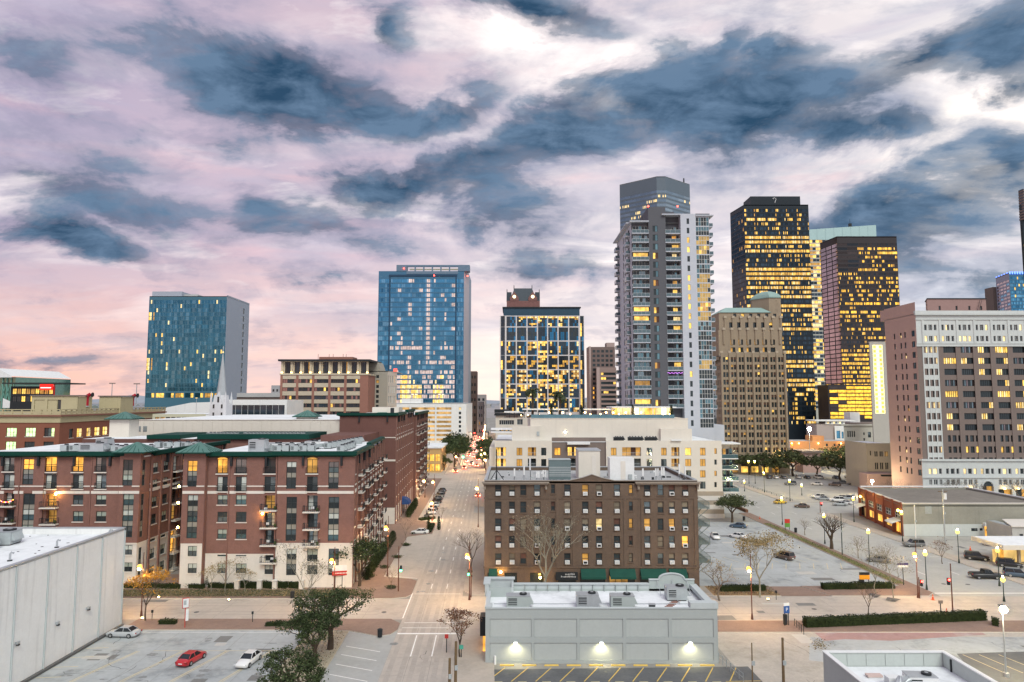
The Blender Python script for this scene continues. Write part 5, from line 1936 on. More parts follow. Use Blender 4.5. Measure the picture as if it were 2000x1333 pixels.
	for k in range(nb):
		xa,xb=pav0+(pav1-pav0)*k/nb,pav0+(pav1-pav0)*(k+1)/nb
		mb=MB()
		mb.poly([(xa+.06,Yu+11.9,zd+.1),(xb-.06,Yu+11.9,zd+.1),(xb-.06,Yu+11.9,zp-.1),(xa+.06,Yu+11.9,zp-.1)],q.choice([L_yel,L_pale,L_white,L_pale]))
		mb.box(xa-.05,Yu+11.8,zd,xa+.05,Yu+11.95,zp,M_frw)
		b.one('window',mb)
		if k%2:b.mb('column').box(xa-.12,Yu+7.2,zd,xa+.12,Yu+7.45,zp,M_whitew)
	b.done()
	# pergolas and light slabs to the left of the pavilion
	for i,(p0,p1,py)in enumerate(((1020,1108,801),(1140,1200,801),(985,1015,806))):
		Y=Yu+10
		x0,z=XZ(p0,py,Y)
		x1=XZ(p1,py,Y)[0]
		t=thing('pergola',['long pale flat pergola under the two palms on the terrace','pale flat pergola left of the lit terrace pavilion','short flat pergola at the left end of the terrace'][i],'pergola',((x0+x1)/2,Y,zd),0,'pergolas on the terrace')
		w=(x1-x0)/2
		mb=MB();mb.box(-w,-2,z-zd,w,2,z-zd+.4,M_whitew);mb.build('roof',t)
		for sx in(-.9,-.3,.3,.9):
			mb=MB();mb.box(w*sx-.1,-1.8,0,w*sx+.1,-1.6,z-zd,M_dk);mb.build('post',t)
		mb=MB();mb.box(-w*.8,.6,.0,w*.8,1.2,.9,M_taupe);mb.build('counter',t)
	gl=em('terrace_glow',(1,.62,.2),14,0)
	first=None
	for i in range(22):
		px=1015+i*14+q.uniform(-4,4)
		Y=Yu+q.uniform(1.5,9)
		x=XZ(px,812,Y)[0]
		if first is None:
			t=thing('garden_lamp','small glowing lamp, first from the left on the roof terrace','lamp',(x,Y,zd),0,'lamps on the roof terrace')
			mb=MB();mb.tube([(0,0,0),(0,0,.8)],.04,M_dk,5);mb.build('post',t)
			mb=MB();mb.ball(0,0,.95,.17,gl,8,5);mb.build('globe',t)
			first=t
		else:
			dup(first,(x,Y,zd),0,f'small glowing lamp, {ORD[i]} from the left on the roof terrace',None,q.choice([.8,1,1.3,1.8]))
	mb=MB()
	Mfu=[M_dk,M_taupe,M_acw,M_frame,M_terra]
	for i in range(70):
		x,Y=q.uniform(u0+1,u1-6),Yu+q.uniform(1,6)
		mb.box(x,Y,zd,x+q.uniform(.4,1.6),Y+q.uniform(.4,.8),zd+q.uniform(.4,1.2),q.choice(Mfu))
	tag(mb.build('terrace_furniture'),kind='stuff')
	gr='condensers behind the midrise parapet'
	f=ac_unit('roof_unit',XZ(1201,855,206.5)[0],206.5,zt-.3,.9,.8,1.3,0,'small dark condenser, first from the left behind the cream parapet',gr,M_dk)
	for k,px in enumerate((1205,1210,1215,1229,1234,1240,1246,1252,1262,1268,1274,1279)):
		dup(f,(XZ(px,855,206.5)[0],206.5,zt-.3),0,f'small dark condenser, {ORD[k + 1]} from the left behind the cream parapet')
	return zd


Z_DECK=midrise()


# ------------------------------------------------------------------ white and grey residential tower
def tower():
	YF=238.0
	b=Building('residential_tower','tall white and grey residential tower with stacked balconies','tower',64,252)
	ztl=XZ(1255,431,YF)[1]
	ztg=XZ(1300,404,YF)[1]
	ztr=XZ(1360,418,YF)[1]
	zb0=20.0
	nf=20
	z0=XZ(1255,796,YF)[1]
	fh=(ztl-1.2-z0)/nf
	X=lambda p:XZ(p,620,YF)[0]
	Mg=pm('tower_grey',(.105,.11,.125),.8,.06,.2,fine=.04)
	Mw=pm('tower_white',(.50,.53,.59),.75,.05,.2,fine=.04)
	xL,xg0,xg1,xr1,xw1,xe=X(1237),X(1270),X(1304),X(1333),X(1363),X(1390)
	rail=MB()

	def balc(x0,x1,y0,y1,z,name='balcony_floor'):
		key=('balc',round(x1-x0,2),round(y1-y0,2))
		if key not in WC:
			w,d=x1-x0,y1-y0
			m1=MB();m1.box(0,0,-.3,w,d,0,Mw)
			m2=MB()
			m2.box(0,.02,.02,w,.06,1.1,G_rail)
			m2.box(.0,0,1.08,w,.08,1.16,M_metal)
			m2.box(.02,.06,.02,.06,d,1.1,G_rail)
			m2.box(w-.06,.06,.02,w-.02,d,1.1,G_rail)
			k=int(w/1.4)
			for i in range(k+1):m2.box(w*i/max(1,k)-.03,-.02,0,w*i/max(1,k)+.03,.02,1.1,M_metal)
			WC[key]=(m1.mesh('balcony_floor'),m2.mesh('railing'))
		a,r_=WC[key]
		f=put('balcony_floor',a,b.root,(x0-64,y0-252,z))
		put('railing',r_,f,(0,0,0))
	G_rail=glass('glass_rail',(.12,.17,.19),.45,.15,.1)
	lit_l={3:L_yel,9:L_yel,10:L_yel,19:L_yel,17:L_dim}          # counted from the top
	lit_r={1:L_warm,2:L_yel,3:L_pale,6:L_dim,7:L_yel,9:L_yel,10:L_pale,11:L_yel,15:L_yel}
	lit_n={3:L_yel,6:L_dim,9:L_yel,10:L_dim,15:L_dim,19:L_yel}
	lit_w={2:L_yel,3:L_yel,6:L_yel,7:L_yel,8:L_yel,9:L_yel,10:L_yel,11:L_yel,16:L_yel}
	# left bay: recessed glass behind balconies
	A,Bp=(xL,YF+1.6),(xg0,YF+1.6)
	hl,hg,hr,hw,hc=[],[],[],[],[]
	for f in range(nf):
		z=ztl-1.2-(f+1)*fh
		g=lit_l.get(f)
		hl.append((.5,z+.05,xg0-xL-.15,z+fh-.45,dict(frame=M_frw,border=.06,bar=.08,depth=.15,nx=5,ny=1,panes=[g]*5 if g else[q.choice([G_dark,G_teal,G_dark,G_grey])for _ in range(5)],split=True)))
		balc(xL,xg0-.05,YF,YF+1.6,z)
		g=lit_n.get(f)
		hg.append((X(1278)-xg0,z+.5,X(1288)-xg0,z+fh-.6,dict(frame=M_frame,border=.06,bar=.08,depth=.2,nx=2,ny=1,split=True,panes=[g,G_curtain]if g else[G_dark,G_teal])))
		g=lit_r.get(f)
		hr.append((X(1319)-xg1,z+.05,xr1-xg1-.1,z+fh-.5,dict(frame=M_frw,border=.06,bar=.08,depth=.15,nx=3,ny=1,split=True,panes=[g,g,q.choice([g,G_grey])]if g else[G_dark,G_teal,G_dark])))
		balc(xg1-.2,xr1-.05,YF+.3,YF+2.9,z)
	fr=(ztr-1.0-XZ(1360,798,YF)[1])/nf
	zr0=XZ(1360,846,YF)[1]
	for f in range(nf+3):
		z=ztr-1.0-(f+1)*fr
		if z<zr0:break
		g=lit_w.get(f)
		hw.append((X(1345)-xr1,z+.7,X(1350)-xr1,z+fr-.7,dict(frame=M_frame,border=.05,depth=.2,nx=1,ny=1,split=True,panes=[g or G_dark])))
		g={2:L_brown,3:L_brown,6:L_brown,7:L_brown,8:L_brown,9:L_dim,10:L_brown,15:L_brown}.get(f)
		hc.append((.1,z+.1,xe-xw1-.1,z+fr-.22,dict(frame=M_frw,border=.04,bar=.09,depth=.12,nx=5,ny=2,split=True,panes=[g,L_yel if f in(3,9)else g,g,g,G_dark,G_teal,g]if g else[q.choice([G_dark,G_dark,G_teal])for _ in range(10)])))
		# the little balconies that stick out on the right hand edge
		if f<nf:balc(xe-.2,xe+1.35,YF+.6,YF+4.4,z)
	b.facade(A,Bp,z0-.6,ztl-.6,hl,Mg,'balcony_wall')
	b.facade((xg0,YF+.5),(xg1,YF+.5),zb0+8,ztg,hg,Mg)
	b.facade((xg1,YF+3),(xr1,YF+3),zb0+8,ztr-.5,hr,Mg,'balcony_wall')
	b.facade((xr1,YF),(xw1,YF),zb0,ztr,hw,Mw,'white_wall')
	b.facade((xw1,YF+.4),(xe,YF+.4),zb0,ztr-.8,hc,Mw,'curtain_wall')
	m=b.mb('wall')
	m.box(xg0,YF+.52,zb0+8,xg0+.3,YF+16,ztg,Mg)
	m.box(xg1-.3,YF+.52,zb0+8,xg1,YF+16,ztg,Mg)
	m.box(xg0+.3,YF+15,ztr-4,X(1330),YF+16,ztg,Mg)
	m.box(X(1329),YF+8,ztr-2,X(1331),YF+16,ztg,Mg)
	m.box(xg1+.01,YF+7,ztr-2,X(1330),YF+7.4,ztg,Mg)
	m.box(xr1+.01,YF+.01,zb0,xr1+.4,YF+10,ztr,Mw)
	m.box(xw1-.01,YF+.02,zb0,xw1+.01,YF+.4,ztr,Mw)
	m.box(xe-.3,YF+.5,zb0,xe,YF+30,ztr-.8,Mg)
	m.box(xL+.3,YF+3.7,z0-8,xe-.4,YF+33,ztl-.9,Mg)
	# roof slabs
	for(a,e,z,y0)in((xL-.8,xg0-.02,ztl-.55,YF-.5),(xg1-1.4,xr1-.01,ztr-.45,YF-.4),(xw1+.02,xe+1.5,ztr-.78,YF-.3)):
		mb=MB()
		mb.box(a,y0,z,e,YF+12,z+.38,Mw)
		b.one('roof_slab',mb)
	mb=MB();mb.box(xw1+.02,YF+.2,ztr-.39,xe+.2,YF+12,ztr+.1,Mg);b.one('roof_slab',mb)
	# left side, seen at a slant
	yB=273.0
	S=(xL,yB)
	E_=(xL,YF+1.6)
	ln=yB-YF-1.6
	hs=[]
	for f in range(nf):
		z=ztl-1.2-(f+1)*fh
		for u,w in((2.0,2.2),(15.0,1.6),(19.0,1.6),(26.5,2.4)):
			hs.append((u,z+.2,u+w,z+fh-.6,dict(frame=M_frame,border=.06,bar=.08,depth=.2,nx=2,ny=1,panes=[G_dark,G_teal],split=False)))
		key=('sidebalc',)
		if key not in WC:
			m1=MB();m1.box(0,0,-.3,1.5,4.5,0,Mw)
			m2=MB();m2.box(0,0,.02,.05,4.5,1.1,G_rail);m2.box(.05,0,.02,1.45,.05,1.1,G_rail);m2.box(-.02,-.02,1.1,.08,4.5,1.16,M_metal)
			WC[key]=(m1.mesh('balcony_floor'),m2.mesh('railing'))
		for yy in(YF+4.5,yB-6.5):
			o=put('balcony_floor',WC[key][0],b.root,(xL-1.5-64,yy-252,z))
			put('railing',WC[key][1],o)
	b.facade(S,E_,22,ztl-.4,hs,Mw,'white_wall')
	mb=MB();mb.box(xL-1.6,YF+3,ztl-.3,xL+4,yB,ztl+.05,Mw);b.one('roof_slab',mb)
	b.mb('roof').box(xL+.1,YF+2,ztl-.39,xe-.5,yB,ztl-.35,M_roofg)
	# lowest stage
	b.mb('white_wall').box(xe-.02,YF+2,18,xe+4,YF+20,XZ(1360,845,YF)[1]+2.5,Mw)
	# mast and obstruction lamps
	mb=MB();mb.tube([(X(1262),YF+4,ztl-.3),(X(1262),YF+4,ztl+2.6)],.1,M_dk,5);b.one('mast',mb)
	red=em('beacon_red',(1,.05,.03),12,0)
	for px,z in((1270.5,ztg),(1329,ztg)):
		mb=MB();mb.ball(X(px),YF+.8,z+.35,.3,red,8,5);mb.cyl(X(px),YF+.8,z,z+.2,.15,M_dk,6);b.one('beacon',mb)
	b.done()
	# string of violet lights on one balcony
	zv=ztr-1.0-12.6*fh
	x0,zz=XZ(1304,729,YF)
	t=thing('string_lights','violet party lights wound along one tower balcony rail','lights',(x0,YF+.2,zz))
	mb=MB()
	pts=[((xr1-xg1)*i/14,-.02,.25*sin(i*1.9))for i in range(15)]
	mb.tube(pts,.05,em('violet_glow',(.75,.25,1.0),2.0,0),5)
	mb.build('cable',t)


tower()

# ------------------------------------------------------------------ buildings farther off
def bspec(frame,panes,nx=1,ny=1,depth=.3,bar=.12,border=.1,**k):
	d=dict(frame=frame,panes=panes,nx=nx,ny=ny,depth=depth,bar=bar,border=border,split=False)
	d.update(k)
	return d


def px_x(p,Y,py=760):return XZ(p,py,Y)[0]
def px_z(py,Y,p=1000):return XZ(p,py,Y)[1]


def lit_rows(panes_dark,lits,n,rowp,seed):
	"""window patterns whose share of lit panes changes from floor to floor: rowp(row) gives the share"""
	qq=random.Random(seed)
	cache={}

	def f(row):
		p=round(rowp(row)*4)/4
		if p not in cache:
			V=[]
			for _ in range(5):
				v,on=[],qq.random()<p
				for i in range(n):
					if qq.random()<.5:on=qq.random()<p
					v.append(qq.choice(lits)if on else qq.choice(panes_dark))
				V.append(v)
			cache[p]=V
		return qq.choice(cache[p])
	return f


def hotel_tower():     # blue glass slab with a white end wall
	Y=540
	A,Bp=(px_x(284,Y),Y),(px_x(437,Y),Y)
	zt=px_z(579,Y)
	b=Building('hotel_tower','wide teal glass hotel slab with a pale concrete end wall, on the left skyline','tower',(A[0]+Bp[0])/2,Y+20)
	nf,nb=22,13
	z0=px_z(765,Y)
	G_t=glass('glass_hotel',(.035,.175,.285),.85,.1,.25)
	G_t2=glass('glass_hotel_pale',(.10,.27,.38),.85,.12,.25)
	rows=lit_rows([G_t,G_t,G_t2,G_t],[L_yel,L_pale,L_dim],4,lambda j:.05,5)
	hs=[]
	for j in range(nf):
		for i in range(nb):
			w=(Bp[0]-A[0])/nb
			h=(zt-3-z0)/nf
			P=[G_t if q.random()<.6 else G_t2 for _ in range(2)]+[G_t]*2
			P=rows(j)
			if q.random()<(.13 if j<10 else .06):P=[G_t,q.choice([L_yel,L_pale]),G_t2,G_t]
			if i==0 and j in(5,6,7,17,18):P=[L_yel,L_pale,G_t,L_dim]
			hs.append((w*i+.12,z0+h*j+.25,w*(i+1)-.12,z0+h*(j+1)-.12,bspec(M_frh,P,4,1,.12,.12,0)))
	b.facade(A,Bp,0,zt,hs+[((Bp[0]-A[0])*i/8+.6,px_z(777,Y),(Bp[0]-A[0])*(i+1)/8-.6,px_z(768,Y),bspec(M_dk,[q.choice([L_yel,L_dim,G_t])]*2+[L_yel],3,1,.3))for i in range(8)],M_frh2)
	Mw=pm('hotel_end_wall',(.36,.40,.47),.7,.05,.1)
	C=(px_x(482,Y+48),Y+48)
	sl=[(34,z0+k*6.6,37.5,z0+k*6.6+4.6,bspec(M_dk,[G_dark],1,1,.4))for k in range(11)]
	b.facade((Bp[0],Y),C,0,zt+1,sl,Mw,'end_wall')
	b.mb('roof').prism([A,Bp,C,(A[0],Y+48)],zt-.5,zt,M_roofg)
	b.mb('plant_room').box(A[0]+1,Y+2,zt,px_x(345,Y),Y+20,px_z(569,Y),Mw)
	b.mb('plant_room').box(px_x(345,Y)+.1,Y+6,zt,px_x(372,Y),Y+20,zt+2.4,M_roofg)
	b.done()


M_frh=pm('hotel_mullion',(.22,.36,.42),.5,.05,.3)
M_frh2=pm('hotel_spandrel',(.06,.16,.22),.4,.08,.1)
hotel_tower()


def blue_tower():
	Y=560
	b=Building('office_tower','tall blue glass office tower with an open crown frame on its roof','tower',px_x(825,Y),Y+25)
	A,Bp=(px_x(736,Y),Y),(px_x(905,Y),Y)
	zt=px_z(530,Y)
	u=lambda p:px_x(p,Y)-A[0]
	Ms=pm('blue_spandrel',(.055,.16,.27),.35,.08,.1)
	Md=pm('deep_blue_frame',(.018,.055,.11),.4,.08,.1)
	z0,z1=px_z(790,Y),px_z(545,Y)
	nf=26
	h=(z1-z0)/nf
	hs=[]
	pk=em('lit_pinkish',(.80,.62,.56),.42,.7,.5)
	base=[G_blue,G_blue,G_blue2,G_blue]
	ra=lit_rows(base,[pk,pk,G_blue2],6,lambda j:.6 if j in(5,6,8,11)else .9 if j in(1,2,3,4)else .16 if j>12 else .3,9)
	rw=lit_rows(base,[L_yel,L_pale,pk],6,lambda j:.9 if j<4 else .6,10)
	for j in range(nf):
		z=z0+h*j
		for i in range(6):
			a,e=u(760)+(u(888)-u(760))*i/6,u(760)+(u(888)-u(760))*(i+1)/6
			P=rw(j)if j<6 and i in(1,2,4)else ra(j)
			if i==3 and j>8:P=[G_blue,G_blue2,pk,pk,G_blue2,G_blue]
			hs.append((a+.15,z+.9,e-.15,z+h-.15,bspec(Ms,P,6,1,.35,.16,0)))
		for a,e in((u(737.5),u(757)),(u(891),u(904))):
			hs.append((a,z+.7,e,z+h-.15,bspec(Ms,[q.choice([G_blue,G_blue2,G_blued,G_blue])for _ in range(5)],5,1,.2,.14,0)))
	b.facade(A,Bp,0,zt,hs,Ms)
	m=b.mb('fin')
	for p in(758.5,889.5):m.box(px_x(p,Y)-.4,Y-.6,20,px_x(p,Y)+.4,Y-.01,z1+2,Md)
	m.box(px_x(758,Y)-.6,Y-.6,z1+2.01,px_x(890,Y)+.6,Y-.01,z1+3.4,Md)
	# bevelled right edge
	C=(px_x(915,Y+14),Y+14)
	Mp=pm('pale_edge',(.50,.46,.50),.6,.06,.2)
	hs=[(.5,z0+h*j+.8,4,z0+h*(j+1)-.2,bspec(Mp,[q.choice([G_blue2,pk,L_dim])]*2,2,1,.2))for j in range(nf)]
	b.facade(Bp,C,0,px_z(520,Y),[],Mp,'edge_wall')
	b.mb('wall').prism([(A[0],Y+.3),(A[0]+2,Y+45),(C[0],Y+45),(C[0],Y+14.1)],0,zt-.3,Ms)
	# crown
	c=b.mb('crown')
	k0,k1=px_x(771,Y),px_x(916,Y)
	zc,zo0,zo1=px_z(518,Y),px_z(537,Y),px_z(521.5,Y)
	o0,o1=px_x(791,Y),px_x(893,Y)
	Mc=pm('crown_metal',(.13,.20,.28),.4,.08,.1)
	c.box(k0,Y-.3,zt-.01,o0,Y+8,zc,Mc)
	c.box(o1,Y-.3,zt-.01,k1,Y+8,zc,Mc)
	c.box(o0,Y-.3,zo1,o1,Y+2,zc,Mc)
	c.box(o0,Y-.3,zt-.01,o1,Y+1,zo0+.6,Mc)
	c.box(o0,Y+16,zo1+.5,o1,Y+18,zc,pm('crown_soffit',(.50,.45,.33),.7,.1,.2))
	for i in range(1,6):
		mb=MB()
		x=o0+(o1-o0)*i/6
		mb.box(x-.5,Y-.25,zo0+.61,x+.5,Y+1.5,zo1,Mc)
		b.one('column',mb)
	red=em('beacon_red',(1,.05,.03),12,0)
	for p,py in((786,525),(846,539),(912,540)):
		mb=MB();mb.ball(px_x(p,Y),Y-.9,px_z(py,Y),.55,red,6,4);b.one('beacon',mb)
	b.done()


blue_tower()


def garage():
	Y=460
	b=Building('parking_garage','white parking garage with yellow lit decks beside the far street','garage',px_x(845,Y),Y+20)
	A,Bp=(px_x(745,Y),Y),(px_x(911,Y),Y)
	zt=px_z(788,Y)
	hs=[]
	L_g=em('garage_light',(.95,.58,.20),.5,.75,.25)
	for k in range(8):
		zc=px_z(798.5+8.65*k,Y)
		for p0,p1 in((778,800),(803.5,850),(853,882)):
			hs.append((px_x(p0,Y)-A[0],zc-.75,px_x(p1,Y)-A[0],zc+.85,dict(depth=2.2,back=L_g)))
		hs.append((px_x(896.5,Y)-A[0],zc-.9,px_x(901,Y)-A[0],zc+.9,bspec(M_dk,[L_pale if k in(0,7)else G_dark],1,1,.5)))
	b.facade(A,Bp,0,zt,hs,M_whitew)
	m=b.mb('column')
	for p in(851.5,884,801.8):m.box(px_x(p,Y)-.4,Y-.15,0,px_x(p,Y)+.4,Y-.01,zt-.5,M_whitew)
	b.facade(Bp,(Bp[0]+.5,Y+60),0,zt,[],M_whitew,'side_wall')
	b.mb('roof').prism([A,Bp,(Bp[0]+.5,Y+60),(A[0],Y+60)],zt-.4,zt-.1,M_roofw)
	b.mb('stair_tower').box(px_x(784,Y),Y+2,zt-.1,px_x(822,Y),Y+12,px_z(779,Y),M_whitew)
	b.done()
	t=None
	for p in(803,810,856,863):
		if t is None:
			t=thing('light_mast','leftmost slim lamp mast on the white garage deck','lamp',(px_x(p,Y),Y+8,zt-.1),0,'lamps on the garage deck')
			mb=MB();mb.tube([(0,0,0),(0,0,6)],.12,M_metal,5);mb.build('pole',t)
			mb=MB();mb.box(-.8,-.3,6,.8,.3,6.3,L_white);mb.build('lamp_head',t)
		else:dup(t,(px_x(p,Y),Y+8,zt-.1),0,{810:'second',856:'third',863:'rightmost'}[p]+' slim lamp mast on the white garage deck')


garage()


def crown_office():
	Y=333
	b=Building('brick_office','brick and beige office block with a lit top storey under a flat roof','office',px_x(633,Y),Y+15)
	A,Bp=(px_x(547,Y),Y),(px_x(719,Y),Y)
	Mp,Mb_=pm('office_brick',(.30,.15,.115),.9,.1,.3,streak=.08),pm('office_beige',(.50,.44,.34),.88,.08,.3)
	zt,zl=px_z(706,Y),px_z(733,Y)
	u=lambda p:px_x(p,Y)-A[0]
	hs,sp_=[],[]
	rows=[(741,748.5),(757,764.5),(773,780.5),(788.5,796),(804,812),(820,828)]
	for(p0,p1)in((552,578),(583,609),(614,641),(646,672),(677,703)):
		for k,(y0,y1)in enumerate(rows):
			P=[q.choice([G_dark,G_slate,G_brownm])for _ in range(6)]
			if q.random()<.25:P[q.randrange(6)]=L_yel
			hs.append((u(p0),px_z(y1,Y),u(p1),px_z(y0,Y),bspec(M_frame,P,6,1,.4)))
		mb=MB()
		for(ya,yb)in zip([734]+[r[1]for r in rows],[r[0]for r in rows]):
			mb.box(A[0]+u(p0),Y-.12,px_z(yb,Y)+.05,A[0]+u(p1),Y-.01,px_z(ya,Y)-.05,Mb_)
		b.one('spandrel',mb)
	b.facade(A,Bp,0,zl,hs,Mp)
	b.mb('band').box(A[0]-.3,Y-.3,zl,Bp[0]+.3,Y+25,zl+.8,Mb_)
	hs=[(u(549)+i*(u(717)-u(549))/9+.8,zl+.9,u(549)+(i+1)*(u(717)-u(549))/9-.8,zt-.3,bspec(M_dk,[G_dark,G_slate,L_dim if i in(2,6)else G_dark],3,1,.5))for i in range(9)]
	Ml=pm('lit_stone',(.55,.47,.34),.8,.1,.2)
	b.facade((A[0]+.5,Y+1),(Bp[0]-.5,Y+1),zl+.81,zt,hs,Ml,'top_storey')
	gl=em('crown_lamp',(1,.6,.18),9,0)
	for i in range(10):
		mb=MB()
		x=A[0]+.6+(Bp[0]-A[0]-1.2)*i/9
		mb.box(x-.5,Y+.4,zl+.82,x+.5,Y+.95,zt-.05,Ml)
		mb.box(x-.4,Y+.15,zl+1.0,x+.4,Y+.39,zl+1.5,gl)
		b.one('column',mb)
	b.mb('roof').box(px_x(543,Y),Y-1.2,zt,px_x(723,Y),Y+28,zt+.9,M_dk)
	b.mb('plant_room').box(px_x(615,Y),Y+6,zt+.91,px_x(682,Y),Y+16,px_z(696,Y),Mp)
	for p in(612,634,642,662,668):
		mb=MB();mb.tube([(px_x(p,Y),Y+7,zt),(px_x(p,Y),Y+7,zt+4)],.1,M_dk,4);b.one('mast',mb)
	b.mb('wall').box(A[0]+.1,Y+.5,0,Bp[0]-.1,Y+25,zl-.1,Mp)
	gy=em('flood_glow',(1,.65,.2),12,0)
	for p in(641,673):
		mb=MB();mb.ball(px_x(p,Y),Y-.6,px_z(815,Y),.4,gy,6,4);b.one('wall_lamp',mb)
	b.done()
	# beige block with the rounded shoulder beside it
	Y=350
	b=Building('beige_office','beige office block with a rounded shoulder beside the lit brick office','office',px_x(748,Y),Y+15)
	Mc=pm('beige_panel',(.36,.335,.285),.85,.06,.2,streak=.08)
	A,Bp=(px_x(719,Y),Y),(px_x(757,Y),Y)
	zt=px_z(725,Y)
	u=lambda p:px_x(p,Y)-A[0]
	hs=[(u(734.5),px_z(739+9.7*k,Y),u(740),px_z(733+9.7*k,Y),bspec(M_frame,[L_dim if k==1 else G_dark],1,1,.4))for k in range(10)]
	b.facade(A,Bp,0,zt,hs,Mc)
	w=b.mb('shoulder')
	zz=px_z(705,Y)
	pts=[(px_x(719,Y),zz),(px_x(733,Y),zz),(px_x(738,Y),zz-1.2),(px_x(741,Y),zz-3.4),(px_x(743,Y),zt)]
	for(x0,a),(x1,e)in zip(pts,pts[1:]):
		w.poly([(x0,Y,zt),(x1,Y,zt),(x1,Y,e),(x0,Y,a)],Mc)
		w.poly([(x0,Y,a),(x1,Y,e),(x1,Y+14,e),(x0,Y+14,a)],Mc)
	C=(px_x(775,Y+12),Y+12)
	Mq=pm('pale_panel',(.58,.52,.45),.85,.06,.2)
	hs=grid(.4,13,6,zt-1.5,5,8,.45,.72,lambda i,j:bspec(M_frw,[q.choice([G_grey,G_dark,L_dim,G_blindw])],1,1,.3))
	b.facade(Bp,C,0,zt,hs,Mq,'side_wall')
	b.mb('roof').prism([A,Bp,C,(C[0],Y+30),(A[0],Y+30)],zt-.4,zt-.05,M_roofg)
	mb=MB();mb.box(px_x(768,Y+8),Y+8,zt,px_x(775,Y+8),Y+8.4,zt+1.6,em('sign_red',(1,.12,.08),1.2,.1));b.one('roof_sign',mb)
	b.done()


crown_office()


def grid_tower():
	Y=573
	b=Building('office_tower','dark glass office tower in a white grid frame with a flat dark cap','tower',px_x(1059,Y),Y+25)
	A,Bp=(px_x(976,Y),Y),(px_x(1142,Y),Y)
	zt=px_z(617,Y)
	u=lambda p:px_x(p,Y)-A[0]
	Mg=pm('white_grid',(.62,.60,.60),.7,.05,.2)
	V=[988,1008.5,1029.5,1050,1070,1090.5,1111.5,1132]
	Hh=[617.5,639,666.5,694.5,722.5,750.5,778,806]
	dk=[G_slate,G_slate,G_dark,G_blued]
	pat=[lit_rows(dk,[L_yel,L_pale,L_gold,L_dim],5,(lambda p:(lambda j:p))(p_),30+k)for k,p_ in enumerate((.25,.1,.35,.55,.55,.5,.5))]
	hs=[]
	for i in range(7):
		for j in range(7):
			P=[]
			for f in range(3):            # every storey: lit ceiling strip over a darker lower half
				up=pat[j](0)
				if j==0 and f==2 and i>=2:up=[L_yel,L_pale,L_yel,L_dim,L_pale]
				if i==3 and j in(2,3,4)and f!=1:up=[L_yel,L_pale,L_yel,L_yel,L_yel]
				P+=[u_ if(u_ in dk or q.random()<.18)else q.choice([L_dim,G_slate,G_slate,G_dark])for u_ in up]+up
			y0,y1=Hh[j],Hh[j+1]
			e=.1 if i==3 else .45
			hs.append((u(V[i])+.5,px_z(y1,Y)+e,u(V[i+1])-.5,px_z(y0,Y)-e,bspec(M_dk,P,5,6,.5,.14,.05)))
	for p0,p1 in((978,986),(1134,1141)):
		for j in range(7):
			P=[]
			for f in range(3):P+=[L_yel if q.random()<(.12+.09*j)else G_slate,q.choice(dk)]
			hs.append((u(p0),px_z(Hh[j+1],Y)+.1,u(p1),px_z(Hh[j],Y)-.1,bspec(M_dk,P,2,3,.5,.18,.05)))
	b.facade(A,Bp,0,zt,hs,Mg)
	b.mb('wall').box(A[0]+.1,Y+.7,0,Bp[0]-.1,Y+45,zt-.3,M_dk)
	b.mb('cap').box(px_x(983,Y),Y+3,zt+.01,px_x(1134,Y),Y+40,px_z(601,Y),pm('cap_blue',(.028,.07,.11),.4,.08,.1))
	b.mb('cap').box(px_x(981,Y),Y+2,px_z(601,Y),px_x(1136.5,Y),Y+41,px_z(599,Y),M_dk)
	b.done()
	# old brick palace with a steep mansard behind it
	Y=640
	b=Building('mansard_building','brick building with steep slate mansard and two lit round gables behind the grid tower','building',px_x(1022,Y),Y+20)
	x0,x1=px_x(989.5,Y),px_x(1055,Y)
	Mr,Mb_=pm('slate_roof',(.055,.07,.085),.6,.15,.4),pm('old_brick',(.24,.12,.11),.9,.1,.3)
	zb,zm=px_z(588,Y),px_z(561,Y)
	hs=grid(1,x1-x0-1,px_z(601,Y),px_z(590,Y),8,1,.45,.8,lambda i,j:bspec(M_frw,[q.choice([G_dark,G_blue2])],1,1,.3))
	b.facade((x0,Y),(x1,Y),0,zb,hs,Mb_)
	b.mb('wall').box(x0,Y+.1,0,x1,Y+24,zb-.1,Mb_)
	m0,m1=px_x(1003,Y),px_x(1042,Y)
	a0,a1=px_x(995,Y),px_x(1050,Y)
	b.mb('roof').frustum([(a0,Y+.5),(a1,Y+.5),(a1,Y+22),(a0,Y+22)],zb,[(m0+1,Y+8),(m1-1,Y+8),(m1-1,Y+14),(m0+1,Y+14)],zm,Mr)
	b.mb('roof').box(x0,Y+.3,zb-.02,a0+2,Y+20,px_z(571,Y),Mr)
	b.mb('roof').box(a1-2,Y+.3,zb-.02,x1,Y+20,px_z(571,Y),Mr)
	for p in(1004.5,1041):
		mb=MB()
		xc,w,zg=px_x(p,Y),4.2,px_z(570,Y)
		mb.poly([(xc-w,Y-.3,zb),(xc+w,Y-.3,zb),(xc+w,Y-.3,zb+3),(xc,Y-.3,zg),(xc-w,Y-.3,zb+3)],Mb_)
		mb.poly([(xc-w,Y-.3,zb+3),(xc,Y-.3,zg),(xc,Y+7,zg),(xc-w,Y+7,zb+3)],Mr)
		mb.poly([(xc+w,Y-.3,zb+3),(xc,Y-.3,zg),(xc,Y+7,zg),(xc+w,Y+7,zb+3)],Mr)
		g=b.one('gable',mb)
		mb=MB();mb.cyl(0,0,0,.2,1.6,em('clock_glow',(1,.85,.5),1.6,0),12)
		o=mb.build('round_window',g);o.rotation_euler=(pi/2,0,0);o.location=(xc-b.off[0],Y-.35-b.off[1],px_z(580,Y))
